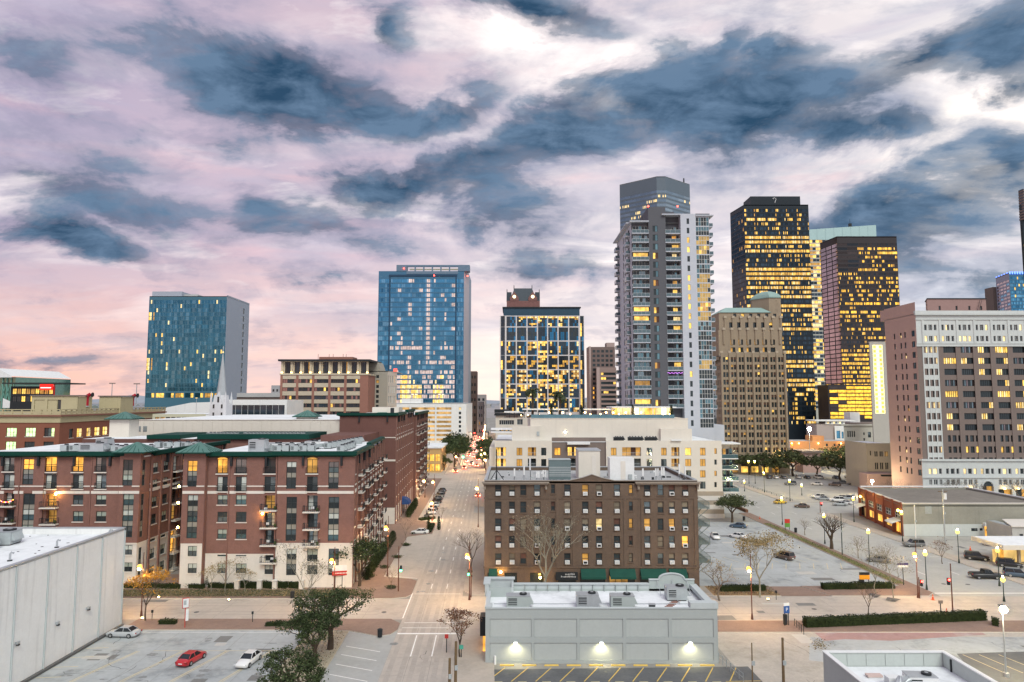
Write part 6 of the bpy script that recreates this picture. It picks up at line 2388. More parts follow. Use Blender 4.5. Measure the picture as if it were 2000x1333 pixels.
	for p,z in((990,px_z(562,Y)),(1054.5,px_z(562,Y)),(1004,px_z(554,Y)),(1040,px_z(554,Y))):
		mb=MB();mb.tube([(px_x(p,Y),Y+8,zb),(px_x(p,Y),Y+8,z-1),(px_x(p,Y),Y+8,z)],[.5,.35,.05],Mr,5);b.one('pinnacle',mb)
	b.done()


grid_tower()


def small_brown():
	Y=550
	b=Building('office_tower','small brown office tower with a lower banded wing, left of the white residential tower','tower',px_x(1175,Y),Y+15)
	Mb_,Mc=pm('brown_concrete',(.17,.125,.115),.85,.08,.2),pm('pinkish_edge',(.40,.31,.29),.8,.06,.2)
	A,Bp=(px_x(1153.5,Y),Y),(px_x(1202,Y),Y)
	zt=px_z(678,Y)
	u=lambda p:px_x(p,Y)-A[0]
	hs=[]
	for j in range(13):
		for i in range(5):
			p=1158+i*8.5
			g=L_warm if(j>3 and q.random()<.22)else G_dark
			hs.append((u(p),px_z(689+9*j,Y),u(p+5.5),px_z(684+9*j,Y),bspec(M_dk,[g,G_dark],2,1,.3)))
	b.facade(A,Bp,0,zt,hs,Mb_)
	b.mb('edge_fin').box(A[0]-.9,Y-.4,0,A[0]+.5,Y+20,zt+.4,Mc)
	b.mb('plant_room').box(px_x(1187,Y),Y+4,zt,px_x(1203,Y),Y+14,px_z(669,Y),Mc)
	b.mb('wall').box(A[0]+.6,Y+.6,0,Bp[0],Y+22,zt-.2,Mb_)
	Y2=Y-12
	A2=(px_x(1166,Y2),Y2)
	hs=[]
	for j in range(9):
		P=[q.choice([G_dark,G_dark,L_yel if j<5 else G_dark,G_dark])for _ in range(6)]
		hs.append((px_x(1174,Y2)-A2[0],px_z(733+9*j,Y2),px_x(1203,Y2)-A2[0],px_z(728+9*j,Y2),bspec(M_dk,P,6,1,.4)))
	b.facade(A2,(px_x(1204,Y2),Y2),0,px_z(718,Y2),hs,pm('banded_wing',(.27,.20,.18),.85,.08,.2),'wing_wall')
	b.mb('wing_roof').box(A2[0],Y2+.05,px_z(718,Y2)-.3,px_x(1204,Y2),Y-.5,px_z(718,Y2)-.02,M_roofg)
	b.mb('edge_fin').box(px_x(1166,Y2)-.3,Y2-.3,0,px_x(1171.5,Y2),Y2-.01,px_z(718,Y2),Mc)
	b.done()


small_brown()


def prism_tower():
	b=Building('office_tower','blue grey tower with a faceted corner rising behind the residential tower','tower',px_x(1285,880),900)
	P0,P1,P2,P3=(px_x(1212,884,500),884),(px_x(1285,850,500),850),(px_x(1303,850,500),850),(px_x(1350,882,500),882)
	zt=px_z(345,850)
	Ms=pm('slate_spandrel',(.115,.15,.185),.45,.05,.05)
	dk=[G_gb,G_gb,G_gb2]
	nf=26
	h=(zt-18-150)/nf
	for(A,Bp,n,part)in((P0,P1,7,'left_wall'),(P1,P2,1,'corner_wall'),(P2,P3,4,'right_wall')):
		ln=sqrt((Bp[0]-A[0])**2+(Bp[1]-A[1])**2)
		hs=[]
		for j in range(nf):
			pat=lit_rows(dk,[L_pale,L_white],8,(lambda j_:0),j*3+n)
			for i in range(n):
				w=ln/n
				P=[q.choice(dk)]*8
				if j>nf-13 and q.random()<.16:P=[L_pale if q.random()<.5 else G_gb for _ in range(8)]
				hs.append((w*i+.05,150+h*j+2.4,w*(i+1)-.05,150+h*(j+1),bspec(Ms,P,8,1,.15,.25,0)))
		b.facade(A,Bp,60,zt,hs,Ms,part)
	b.mb('roof').prism([P0,P1,P2,P3],zt-1,zt-.2,M_roofg)
	mb=MB();mb.tube([(px_x(1335.5,900,350),900,zt-1),(px_x(1335.5,900,350),900,zt+14)],[1.3,.9],M_dk,5);b.one('mast',mb)
	b.done()


G_gb=glass('glass_greyblue',(.20,.28,.36),.8,.12,.15)
G_gb2=glass('glass_greyblue_pale',(.28,.37,.45),.8,.12,.15)
prism_tower()


def dark_tower():
	Y=600
	b=Building('office_tower','tall black glass office tower with bands of yellow lit windows','tower',px_x(1515,Y),Y+30)
	A,Bp=(px_x(1459,Y,600),Y),(px_x(1586,Y,600),Y)
	zt=px_z(400,Y)
	Ms=pm('black_spandrel',(.014,.022,.030),.35,.1,.1)
	L0=(px_x(1431,Y+28,600),Y+28)
	nf=47
	z0=px_z(832,Y)
	h=(zt-4-z0)/nf
	qq=random.Random(77)
	share=[qq.choice([.25,.25,.5,.5,.75])for _ in range(nf)]
	for k in(46,45):share[k]=.25
	for k in(33,32,31,25):share[k]=1.0
	for k in(17,18,19,14,24):share[k]=.15
	dk=[G_blk,G_blk,G_blk2]
	pats={p:lit_rows(dk,[L_yel,L_yel,L_pale,L_dim,L_gold,L_gold],12,(lambda p_:(lambda j:p_))(p),int(p*100))for p in set(share)}
	hs,hl=[],[]
	w=(Bp[0]-A[0])/6
	for j in range(nf):
		z=z0+h*j
		for i in range(6):
			hs.append((w*i+.12,z+1.5,w*(i+1)-.12,z+h-.12,bspec(Ms,pats[share[j]](0),12,1,.2,.14,0)))
		P=[q.choice(dk)if q.random()<.95 else L_dim for _ in range(14)]
		hl.append((.5,z+1.0,28,z+h-.12,bspec(Ms,P,14,1,.2,.14,0)))
	# the top floors nearest the eye count as windows; all together stay under the limit
	b.facade(A,Bp,0,zt,hs,Ms)
	b.facade(L0,A,0,zt,hl,Ms,'side_wall')
	b.mb('roof').prism([L0,A,Bp,(Bp[0],L0[1])],zt-1,zt-.3,M_dk)
	c0,c1=px_x(1466,Y+8,400),px_x(1563,Y+8,400)
	zc=px_z(384,Y+8)
	b.mb('cap').prism([(px_x(1452,Y+28,400),Y+28),(c0,Y+8),(c1,Y+8),(c1,Y+28)],zt-.3,zc,Ms)
	# small white emblem on the cap
	mb=MB()
	x,z=px_x(1514,Y+7.5,390),px_z(392,Y+7.5)
	arc=[(x-.9+1.7*cos(a),Y+7.7,z+.9+1.5*sin(a))for a in[2.4-.45*i for i in range(8)]]
	mb.tube(arc+[(x-.2,Y+7.7,z-1.2),(x-.2,Y+7.7,z-2.2)],.24,M_acw,5)
	mb.ball(x-1.7,Y+7.7,z+1.4,.35,M_acw,6,4)
	b.one('emblem',mb)
	b.done()


G_blk=glass('glass_black',(.020,.032,.045),.35,.08,.3)
G_blk2=glass('glass_black_blue',(.05,.085,.12),.6,.1,.3)
dark_tower()


def crown_tower():
	Y=760
	b=Building('office_tower','pale tower with yellow lit bands and a teal glass crown between two dark towers','tower',px_x(1650,Y),Y+20)
	A,Bp=(px_x(1584,Y,600),Y),(px_x(1618,Y,600),Y)
	zt=px_z(469,Y)
	Ms=pm('pale_band',(.50,.50,.45),.7,.05,.1)
	nf=44
	z0=px_z(800,Y)
	h=(zt-z0)/nf
	hs=[]
	for j in range(nf):
		P=[q.choice([L_yel,L_pale,L_yel,L_dim])if q.random()<(.85 if j>30 else .6)else G_slate for _ in range(5)]
		if j in(8,18,19,29):P=[G_slate]*5
		hs.append((.4,z0+h*j+1.2,Bp[0]-A[0]-.3,z0+h*(j+1)-.1,bspec(Ms,P,5,1,.3,.2,0)))
	b.facade(A,Bp,0,zt,hs,Ms)
	Bb=(px_x(1718,Y,600),Y+.5)
	b.mb('wall').box(Bp[0],Y+.5,0,Bb[0],Y+40,zt-.1,Ms)
	Mt=pm('teal_glass_crown',(.42,.60,.60),.3,.05,.05)
	za,ze=px_z(449,Y),px_z(440,Y)
	for i in range(8):
		mb=MB()
		xa,xb=A[0]+(Bb[0]-A[0])*i/8,A[0]+(Bb[0]-A[0])*(i+1)/8
		mb.poly([(xa+.1,Y-.2,zt),(xb-.1,Y-.2,zt),(xb-.1,Y-.2,za+(ze-za)*(i+1)/8),(xa+.1,Y-.2,za+(ze-za)*i/8)],Mt)
		mb.poly([(xb-.1,Y+.1,zt),(xa+.1,Y+.1,zt),(xa+.1,Y+.1,za+(ze-za)*i/8),(xb-.1,Y+.1,za+(ze-za)*(i+1)/8)],Mt)
		b.one('crown_panel',mb)
	mb=MB()
	x=px_x(1660,Y+5,440)
	mb.tube([(x,Y+5,zt),(x,Y+5,ze-1)],.5,M_dk,5)
	mb.box(x-1.5,Y+4,ze-1,x+1.5,Y+6,ze+3,M_dk)
	mb.tube([(x,Y+5,ze+3),(x,Y+5,ze+8)],.2,M_dk,4)
	b.one('mast',mb)
	b.done()


crown_tower()


def bronze_tower():
	Y=580
	b=Building('office_tower','bronze glass office tower with pink lit flank and yellow windows on the front','tower',px_x(1700,Y),Y+30)
	A,Bp=(px_x(1640,Y,600),Y),(px_x(1757.5,Y,600),Y)
	zt=px_z(462,Y)
	L0=(px_x(1606,Y+26,600),Y+26)
	Ms=pm('bronze_spandrel',(.040,.034,.036),.4,.1,.1)
	nf=41
	z0=px_z(818,Y)
	h=(zt-6-z0)/nf
	w=(Bp[0]-A[0])/6
	L_amb=em('lit_amber',(1.0,.55,.05),.95,.65)
	dk=[G_brz,G_brz,G_blk]
	hs,hl=[],[]
	qq=random.Random(5)
	for j in range(nf):
		z=z0+h*j
		p=qq.choice([.15,.25,.4,.5])if 14<j<38 else(.5 if j>37 else .75)
		if j>39:p=.1
		pat=lit_rows(dk,[L_amb,L_amb,L_yel,L_dim,L_gold,L_gold],9,lambda j_:p,j)
		for i in range(6):
			P=pat(0)
			if i in(0,1)and j>33:P=[q.choice(dk)]*9
			hs.append((w*i+.15,z+1.4,w*(i+1)-.15,z+h-.12,bspec(Ms,P,9,1,.2,.14,0)))
		if j<41:
			for i in range(3):
				if j<8:P=[q.choice([G_blk,G_blk,L_amb,L_dim])for _ in range(4)]
				else:P=[G_pnk]*4
				a=30.5*(i/3)
				hl.append((a+.7,z+.7,a+9.6,z+h-.1,bspec(Ms,P,4,1,.15,.1,0)))
	b.facade(A,Bp,0,zt,hs,Ms)
	ln=sqrt((A[0]-L0[0])**2+(A[1]-L0[1])**2)
	sc=ln/30.5
	b.facade(L0,A,0,zt,[(a*sc,c,d*sc,e,f)for(a,c,d,e,f)in hl],Ms,'side_wall')
	b.mb('roof').prism([L0,A,Bp,(Bp[0],L0[1])],zt-1,zt-.3,M_dk)
	for p in(1652,1682):
		mb=MB()
		x=px_x(p,Y+12,460)
		mb.cyl(x,Y+14,zt-.4,zt+2.4,5.5,Ms,14,4.5)
		b.one('cooling_tower',mb)
	# lobby storeys, brightly lit
	b.mb('podium').box(px_x(1618,Y-20,780),Y-20,0,px_x(1704,Y-20,780),Y-.5,px_z(752,Y-20),Ms)
	for j in range(9):
		for i in range(5):
			mb=MB()
			p0,p1=1620+i*16.6,1620+i*16.6+15.8
			y1=760+j*7.2
			mb.poly([(px_x(p0,Y-20.2),Y-20.2,px_z(y1,Y-20.2)),(px_x(p1,Y-20.2),Y-20.2,px_z(y1,Y-20.2)),(px_x(p1,Y-20.2),Y-20.2,px_z(y1-5.0,Y-20.2)),(px_x(p0,Y-20.2),Y-20.2,px_z(y1-5.0,Y-20.2))],L_amb if q.random()<.82 else G_brz)
			b.one('window',mb)
	b.done()


G_brz=glass('glass_bronze_dark',(.075,.058,.055),.6,.1,.3)
G_pnk=glass('glass_pink',(.56,.44,.45),.85,.14,.18)
bronze_tower()


def deco_tower():
	Y=326
	b=Building('stone_tower','beige art deco stone tower with stepped crown and green copper roofs','tower',px_x(1470,Y),Y+15)
	Mb_=pm('deco_stone',(.33,.265,.195),.88,.10,.3,fine=.08,streak=.14)
	Mcop=pm('green_copper',(.27,.40,.37),.6,.12,.3)
	A,Bp=(px_x(1411,Y,800),Y),(px_x(1538,Y,800),Y)
	zs=px_z(694,Y)
	u=lambda p:px_x(p,Y,800)-A[0]
	hs=[]
	for j in range(15):
		y0=698+14.7*j
		for i in range(8):
			p=1414.5+i*15.5
			for d in(0,5.6):
				g=L_yel if q.random()<.025 else L_dim if q.random()<.04 else q.choice([G_dark,G_dark,G_curtain])
				hs.append((u(p+d),px_z(y0+9.5,Y),u(p+d+4.2),px_z(y0,Y),bspec(M_frame,[G_dark,g],1,2,.4,.1,.05)))
	L0=(px_x(1399,Y+20,800),Y+20)
	b.facade(A,Bp,8,zs,hs,Mb_)
	hl=[(4+5*i,px_z(698+14.7*j+9.5,Y),6+5*i,px_z(698+14.7*j,Y),bspec(M_frame,[G_dark],1,1,.4))for i in range(3)for j in range(12)]
	b.facade(L0,A,0,zs,hl,Mb_,'side_wall')
	for i in range(9):
		mb=MB()
		x=px_x(1411.7+i*15.5,Y,800)
		mb.box(x-.45,Y-.55,8,x+.45,Y-.01,zs+1.0,Mb_)
		mb.box(x-.65,Y-.6,zs+1.0,x+.65,Y+.4,zs+2.0,pm('deco_finial',(.46,.39,.30),.88,.1,.4))
		b.one('pier',mb)
	# arched foot
	b.mb('base_wall').box(L0[0],Y+.2,0,Bp[0]+.2,Y+30,8,Mb_)
	hsb=[(u(1416+20*i),.5,u(1430+20*i),6.5,bspec(M_dk,[L_yel if i in(2,3,4)else L_dim,G_dark],1,2,.5))for i in range(6)]
	b.facade((A[0]-3,Y-.5),(Bp[0],Y-.5),0,7.98,hsb,Mb_,'base_wall')
	# setbacks
	Y1=Y+3
	B0,B1=(px_x(1403,Y1,650),Y1),(px_x(1527,Y1,650),Y1)
	z1=px_z(645,Y1)
	hs2=[]
	for(ya,yb)in((663.5,674),(679,688)):
		for i in range(6):
			p=1426+15.6*i
			hs2.append((px_x(p,Y1,650)-B0[0],px_z(yb,Y1),px_x(p+9,Y1,650)-B0[0],px_z(ya,Y1),bspec(M_frame,[L_yel if(yb>680 and i==1)else q.choice([G_dark,G_dark,L_dim]),G_dark],2,1,.5)))
	b.facade(B0,B1,zs-1,z1,hs2,Mb_,'upper_wall')
	Y2=Y+5
	C0,C1=(px_x(1404,Y2,620),Y2),(px_x(1526,Y2,620),Y2)
	z2=px_z(611,Y2)
	hs3=[]
	for i in range(6):
		p=1424+15.6*i
		hs3.append((px_x(p,Y2,630)-C0[0],px_z(641,Y2),px_x(p+9,Y2,630)-C0[0],px_z(630,Y2),bspec(M_frame,[G_dark,L_yel if i==5 else G_dark],1,2,.5)))
		hs3.append((px_x(p+8,Y2,615)-C0[0],px_z(619,Y2),px_x(p+14,Y2,615)-C0[0],px_z(613,Y2),bspec(M_frame,[L_yel if i==1 else G_dark],1,1,.5)))
	b.facade(C0,C1,z1-1,z2,hs3,Mb_,'upper_wall')
	Mf=pm('deco_finial',(.46,.39,.30),.88,.1,.4)
	for i in range(8):
		for(Yk,py,off)in((Y1,645,0),(Y2,622,3)):
			mb=MB()
			x=px_x(1413+15.6*i+off,Yk,640)
			z=px_z(py,Yk)
			mb.box(x-.4,Yk-.5,z-7,x+.4,Yk-.01,z,Mb_)
			mb.box(x-.7,Yk-.7,z,x+.7,Yk+.2,z+1.1,Mf)
			b.one('finial',mb)
	b.mb('upper_wall').box(B0[0],Y1+.1,zs-2,B0[0]+.3,Y1+22,z1,Mb_)
	b.mb('upper_wall').box(C0[0],Y2+.1,z1-2,C0[0]+.3,Y2+20,z2,Mb_)
	b.mb('upper_wall').box(B1[0]-.3,Y1+.1,zs-2,B1[0],Y1+22,z1,Mb_)
	b.mb('roof').box(B0[0],Y+.2,zs-.5,Bp[0],Y+24,zs-.1,M_roofg)
	b.mb('roof').box(B0[0]+.3,Y1+.2,z1-.5,B1[0]-.3,Y1+21,z1-.1,M_roofg)
	r0,r1=px_x(1404,Y2,610),px_x(1506,Y2,610)
	b.mb('copper_roof').frustum([(r0,Y2-.5),(r1,Y2-.5),(r1,Y2+20),(r0,Y2+20)],z2,[(r0+5,Y2+5),(r1-3,Y2+5),(r1-3,Y2+14),(r0+5,Y2+14)],px_z(599,Y2),Mcop)
	# corner turret
	Y3=Y+8
	t0,t1=px_x(1480,Y3,600),px_x(1525,Y3,600)
	zt=px_z(582,Y3)
	tm=px_x(1502,Y3,600)
	b.facade((tm,Y3),(t1,Y3),z2-6,zt,[(3.0,px_z(598,Y3),4.0,px_z(588,Y3),bspec(M_frame,[G_dark],1,1,.4)),(3.0,px_z(612,Y3),4.0,px_z(605,Y3),bspec(M_frame,[G_dark],1,1,.4))],Mb_,'turret_wall')
	b.facade((t0,Y3+8),(tm,Y3),z2-6,zt,[],Mb_,'turret_wall')
	b.mb('turret_wall').prism([(t0,Y3+8.1),(tm,Y3+.1),(t1,Y3+.1),(t1,Y3+10),(t0,Y3+10)],z2-6,zt-.1,Mb_)
	c=b.mb('copper_roof')
	prev,zp=[(t0-.3,Y3+8),(tm,Y3-.4),(t1+.2,Y3-.4),(t1+.2,Y3+10),(t0-.3,Y3+10)],zt
	cx,cy=(t0+t1)/2+.5,Y3+5
	for k,(s,z)in enumerate(((1.0,.5),(.85,1.8),(.6,2.9),(.28,3.7))):
		nx=[(cx+(x-cx)*s,cy+(y-cy)*s)for x,y in[(t0-.3,Y3+8),(tm,Y3-.4),(t1+.2,Y3-.4),(t1+.2,Y3+10),(t0-.3,Y3+10)]]
		c.frustum(prev,zp,nx,zt+z,Mcop)
		prev,zp=nx,zt+z
	b.done()


deco_tower()


def stair_sign_tower():
	Y=400
	b=Building('stair_tower','slim pale tower with a glowing yellow ladder of lit storeys beside the pink building','tower',px_x(1718,Y),Y+8)
	A,Bp=(px_x(1702,Y),Y),(px_x(1737,Y),Y)
	zt=px_z(669,Y)
	Ms=pm('slim_tower_wall',(.46,.44,.40),.8,.06,.2)
	u=lambda p:px_x(p,Y)-A[0]
	hs=[]
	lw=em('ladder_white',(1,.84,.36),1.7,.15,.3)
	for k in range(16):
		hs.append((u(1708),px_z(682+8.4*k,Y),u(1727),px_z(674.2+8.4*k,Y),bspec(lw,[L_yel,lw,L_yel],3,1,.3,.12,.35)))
	b.facade(A,Bp,0,zt,hs,Ms)
	b.mb('wall').box(A[0]+.4,Y+.6,0,Bp[0],Y+1.6,zt-.1,Ms)
	b.mb('coping').box(A[0]-.1,Y-.2,zt,Bp[0]+.2,Y+1.7,zt+.3,M_stone)
	b.done()


stair_sign_tower()


def big_pink():
	Y=230
	b=Building('office_block','large brown office block with white terracotta top and arcade and a pink flank','office',px_x(1880,Y),Y+20)
	A,Bp=(px_x(1792,Y,700),Y),(px_x(2140,Y,700),Y)
	u=lambda p:px_x(p,Y,700)-A[0]
	ztop,zw,zb=px_z(608,Y),px_z(676,Y),px_z(904,Y)
	# white top
	hs=[]
	for g in range(10):
		for k,(d,w)in enumerate(((0,5),(8.5,7),(19,5))):
			p=1808+33.5*g+d
			for(ya,yb)in((634.5,645.5),(656.5,667)):
				lt=q.random()<(.18 if ya<650 else .4)
				hs.append((u(p),px_z(yb,Y),u(p+w),px_z(ya,Y),bspec(M_frw,[L_pale if lt else G_dark,L_pale if lt and q.random()<.6 else G_dark]if w>5 else[L_pale if lt else G_dark],2 if w>5 else 1,1,.35,.12,.06)))
	b.facade(A,Bp,zw,ztop,hs,M_terra,'terracotta_wall')
	c=b.mb('cornice')
	c.box(A[0]-.3,Y-.35,zw-.2,Bp[0],Y-.01,zw+.5,M_terra)
	c.box(A[0]-.2,Y-.25,zw+.7,Bp[0],Y-.01,zw+1.0,M_terra)
	c.box(A[0]-.5,Y-.8,ztop-1.4,Bp[0],Y-.01,ztop-.7,M_terra)
	c.box(A[0]-.4,Y-.5,ztop-.69,Bp[0],Y+.4,ztop+.1,M_terra)
	c.box(A[0]-.2,Y-.3,ztop-3.0,Bp[0],Y-.01,ztop-2.6,M_terra)
	for g in range(11):
		mb=MB()
		x=px_x(1802+33.5*g,Y,640)
		mb.box(x-.4,Y-.2,zw+1.05,x+.4,Y-.005,ztop-3.05,M_terra)
		b.one('pilaster',mb)
	# brown body
	hs=[]
	rows=[677.5+21.65*k for k in range(11)]
	for j,y0 in enumerate(rows):
		y1=y0+(12.0 if j<8 else 12.5)
		for d,w in((1809,5.5),(1818.5,6),(1828.5,5.5)):
			hs.append((u(d),px_z(y1,Y),u(d+w),px_z(y0,Y),bspec(M_dk,[L_pale if(j in(0,5)or q.random()<.06)else G_dark],1,1,.3)))
		for g in range(9):
			p=1843+33.9*g
			if j<8:
				P=[G_dark]*6
				rr=q.random()
				if rr<.22:P=[L_yel,L_pale,L_yel,L_pale,L_yel,L_yel]
				elif rr<.40:P=[L_pale,L_yel,L_pale]+[G_dark]*3
				elif rr<.52:P=[G_dark]*4+[L_yel,L_pale]
				elif rr<.66:P=[G_dark,G_grey,G_brownm]*2
				if j==4 and g==0:P=[L_yel]*6
				hs.append((u(p),px_z(y1,Y),u(p+25),px_z(y0,Y),bspec(M_dk,P,6,1,.4,.16,.08)))
			else:
				for d,w in((0,5.5),(9,7.5),(20,5.5)):
					hs.append((u(p+d),px_z(y1,Y),u(p+d+w),px_z(y0,Y),bspec(M_dk,[L_yel if q.random()<.08 else G_dark],1,1,.4)))
	b.facade(A,Bp,zb,zw-.2,hs,M_taupe)
	s0,s1=px_x(1807,Y,780),px_x(1836,Y,780)
	for j,y0 in enumerate(rows):   # white strip of spandrels
		if j==len(rows)-1:continue
		mb=MB()
		mb.box(s0,Y-.15,px_z(rows[j+1],Y)+.05,s1,Y-.005,px_z(y0+12.2,Y),M_terra)
		b.one('spandrel',mb)
	for p in(1807,1816.5,1826.5,1835.4):
		mb=MB();x=px_x(p,Y,780);mb.box(x-.2,Y-.2,zb,x+.2,Y-.006,zw-.25,M_terra);b.one('pilaster',mb)
	for g in range(9):
		mb=MB()
		x=px_x(1839+33.9*g,Y,780)
		mb.box(x-.35,Y-.2,zb,x+.35,Y-.005,zw-.25,M_taupe)
		b.one('pier',mb)
	# white foot with arcade
	Yb=Y-1.0
	A2,B2=(px_x(1801,Yb,920),Yb),(px_x(2140,Yb,920),Yb)
	u2=lambda p:px_x(p,Yb,920)-A2[0]
	hs=[]
	for g in range(10):
		for d,w in((0,5.5),(9,7.5),(20,5.5)):
			p=1814+33.9*g
			lt=q.random()<.35
			hs.append((u2(p+d),px_z(926.5,Yb),u2(p+d+w),px_z(915.5,Yb),bspec(M_frw,[L_pale if lt else G_dark],1,1,.35)))
			if g not in(3,):hs.append((u2(p+d),px_z(947.5,Yb),u2(p+d+w),px_z(937,Yb),bspec(M_frw,[G_dark,G_grey],2,1,.35)))
		if g>3:hs.append((u2(1812+33.9*g),.4,u2(1839+33.9*g),px_z(956,Yb),bspec(M_dk,[L_yel,L_dim,G_dark,L_dim],2,2,.8)))
	a0=1917
	hs.append((u2(a0),.3,u2(a0+22),px_z(950,Yb),bspec(M_dk,[G_dark,L_dim],2,2,1.0)))
	b.facade(A2,B2,0,zb+.6,hs,M_terra,'arcade_wall')
	mb=MB()
	xc,z,r_=px_x(a0+11,Yb,930),px_z(950,Yb),(u2(a0+22)-u2(a0))/2
	for i in range(10):
		a,e=pi*i/10,pi*(i+1)/10
		mb.poly([(xc+r_*cos(e),Yb-.02,z),(xc+r_*cos(a),Yb-.02,z),(xc+r_*cos(a),Yb-.02,z+r_*sin(a)),(xc+r_*cos(e),Yb-.02,z+r_*sin(e))],G_dark)
		mb.tube([(xc+r_*cos(a),Yb-.05,z+r_*sin(a)),(xc+r_*cos(e),Yb-.05,z+r_*sin(e))],.35,M_terra,5,False)
	b.one('arch',mb)
	c=b.mb('cornice')
	c.box(A2[0]-.2,Yb-.5,zb+.6,B2[0],Y-.02,zb+1.2,M_terra)
	c.box(A2[0]-.2,Yb-.35,px_z(934,Yb),B2[0],Yb-.01,px_z(931,Yb),M_terra)
	gl=em('arcade_lamp',(1,.6,.15),14,0)
	for p in(1900,1964,1990):
		mb=MB();mb.ball(px_x(p,Yb-1,955),Yb-.6,px_z(954,Yb),.35,gl,8,5);b.one('wall_lamp',mb)
	# pink flank
	Yk=249.5
	L0=(px_x(1733.5,Yk,760),Yk)
	zp=px_z(605,Yk)
	ln=sqrt((A[0]-L0[0])**2+(Yk-Y)**2)
	hs=[]
	for j in range(14):
		z0=px_z(652+20.05*j,Yk-8)
		for uu,w in((5.6,1.0),(9.6,1.0),(12.2,1.0),(16.6,1.9)):
			lt=q.random()<.16
			hs.append((uu,z0-1.9,uu+w,z0+.1,bspec(M_frame,[q.choice([L_pale,L_dim])if lt else G_grey,G_dark],1 if w<1.5 else 2,2 if w<1.5 else 1,.25,.08,.06)))
	b.facade(L0,A,0,zp,hs,M_pinkw,'pink_wall')
	b.mb('pink_wall').box(L0[0]+1.2,Yk+.05,zp-4,A[0]+2.4,Yk+5,zp-.02,M_pinkw)
	mb=MB();mb.box(px_x(1752,Yk-6,610),Yk-6.2,zp-3.4,px_x(1766,Yk-6,610),Yk-5,zp-1.6,M_ac);b.one('vent_grille',mb)
	b.mb('roof').prism([L0,A,Bp,(Bp[0],L0[1])],ztop-1.2,ztop-.8,M_roofg)
	# brick penthouse
	Yp=246
	p0,p1,zq=px_x(1811,Yp,600),px_x(1926,Yp,600),px_z(584.5,Yp)
	Mq=pm('penthouse_brick',(.33,.215,.195),.9,.1,.3)
	hs=[(px_x(x,Yp,600)-p0,px_z(606,Yp),px_x(x+4,Yp,600)-p0,px_z(598,Yp),bspec(M_frame,[G_dark],1,1,.3))for x in(1833,1866,1891,1914)]
	b.facade((p0,Yp),(p1,Yp),ztop-1,zq,hs,Mq,'penthouse_wall')
	b.facade((px_x(1808,Yp+8,600),Yp+8),(p0,Yp),ztop-1,zq,[],Mq,'penthouse_wall')
	b.mb('penthouse_roof').prism([(px_x(1808,Yp+8,600)-.3,Yp+8),(p0-.2,Yp-.3),(p1+.2,Yp-.3),(p1+.2,Yp+9)],zq,zq+.3,M_dk)
	mb=MB()
	for s in(0,.7):mb.tube([(px_x(1903,Yp-.6,600)+s,Yp-.6,ztop-.8),(px_x(1914,Yp-.6,590)+s,Yp-.6,zq-.4)],.07,M_dk,4)
	b.one('roof_stair',mb)
	railing(b,(px_x(1926,Yp,600),Y+6),(px_x(1965,Yp,600),Y+6),ztop-.8,1.6,gap=1.2,mat=M_metal)
	b.done()


big_pink()


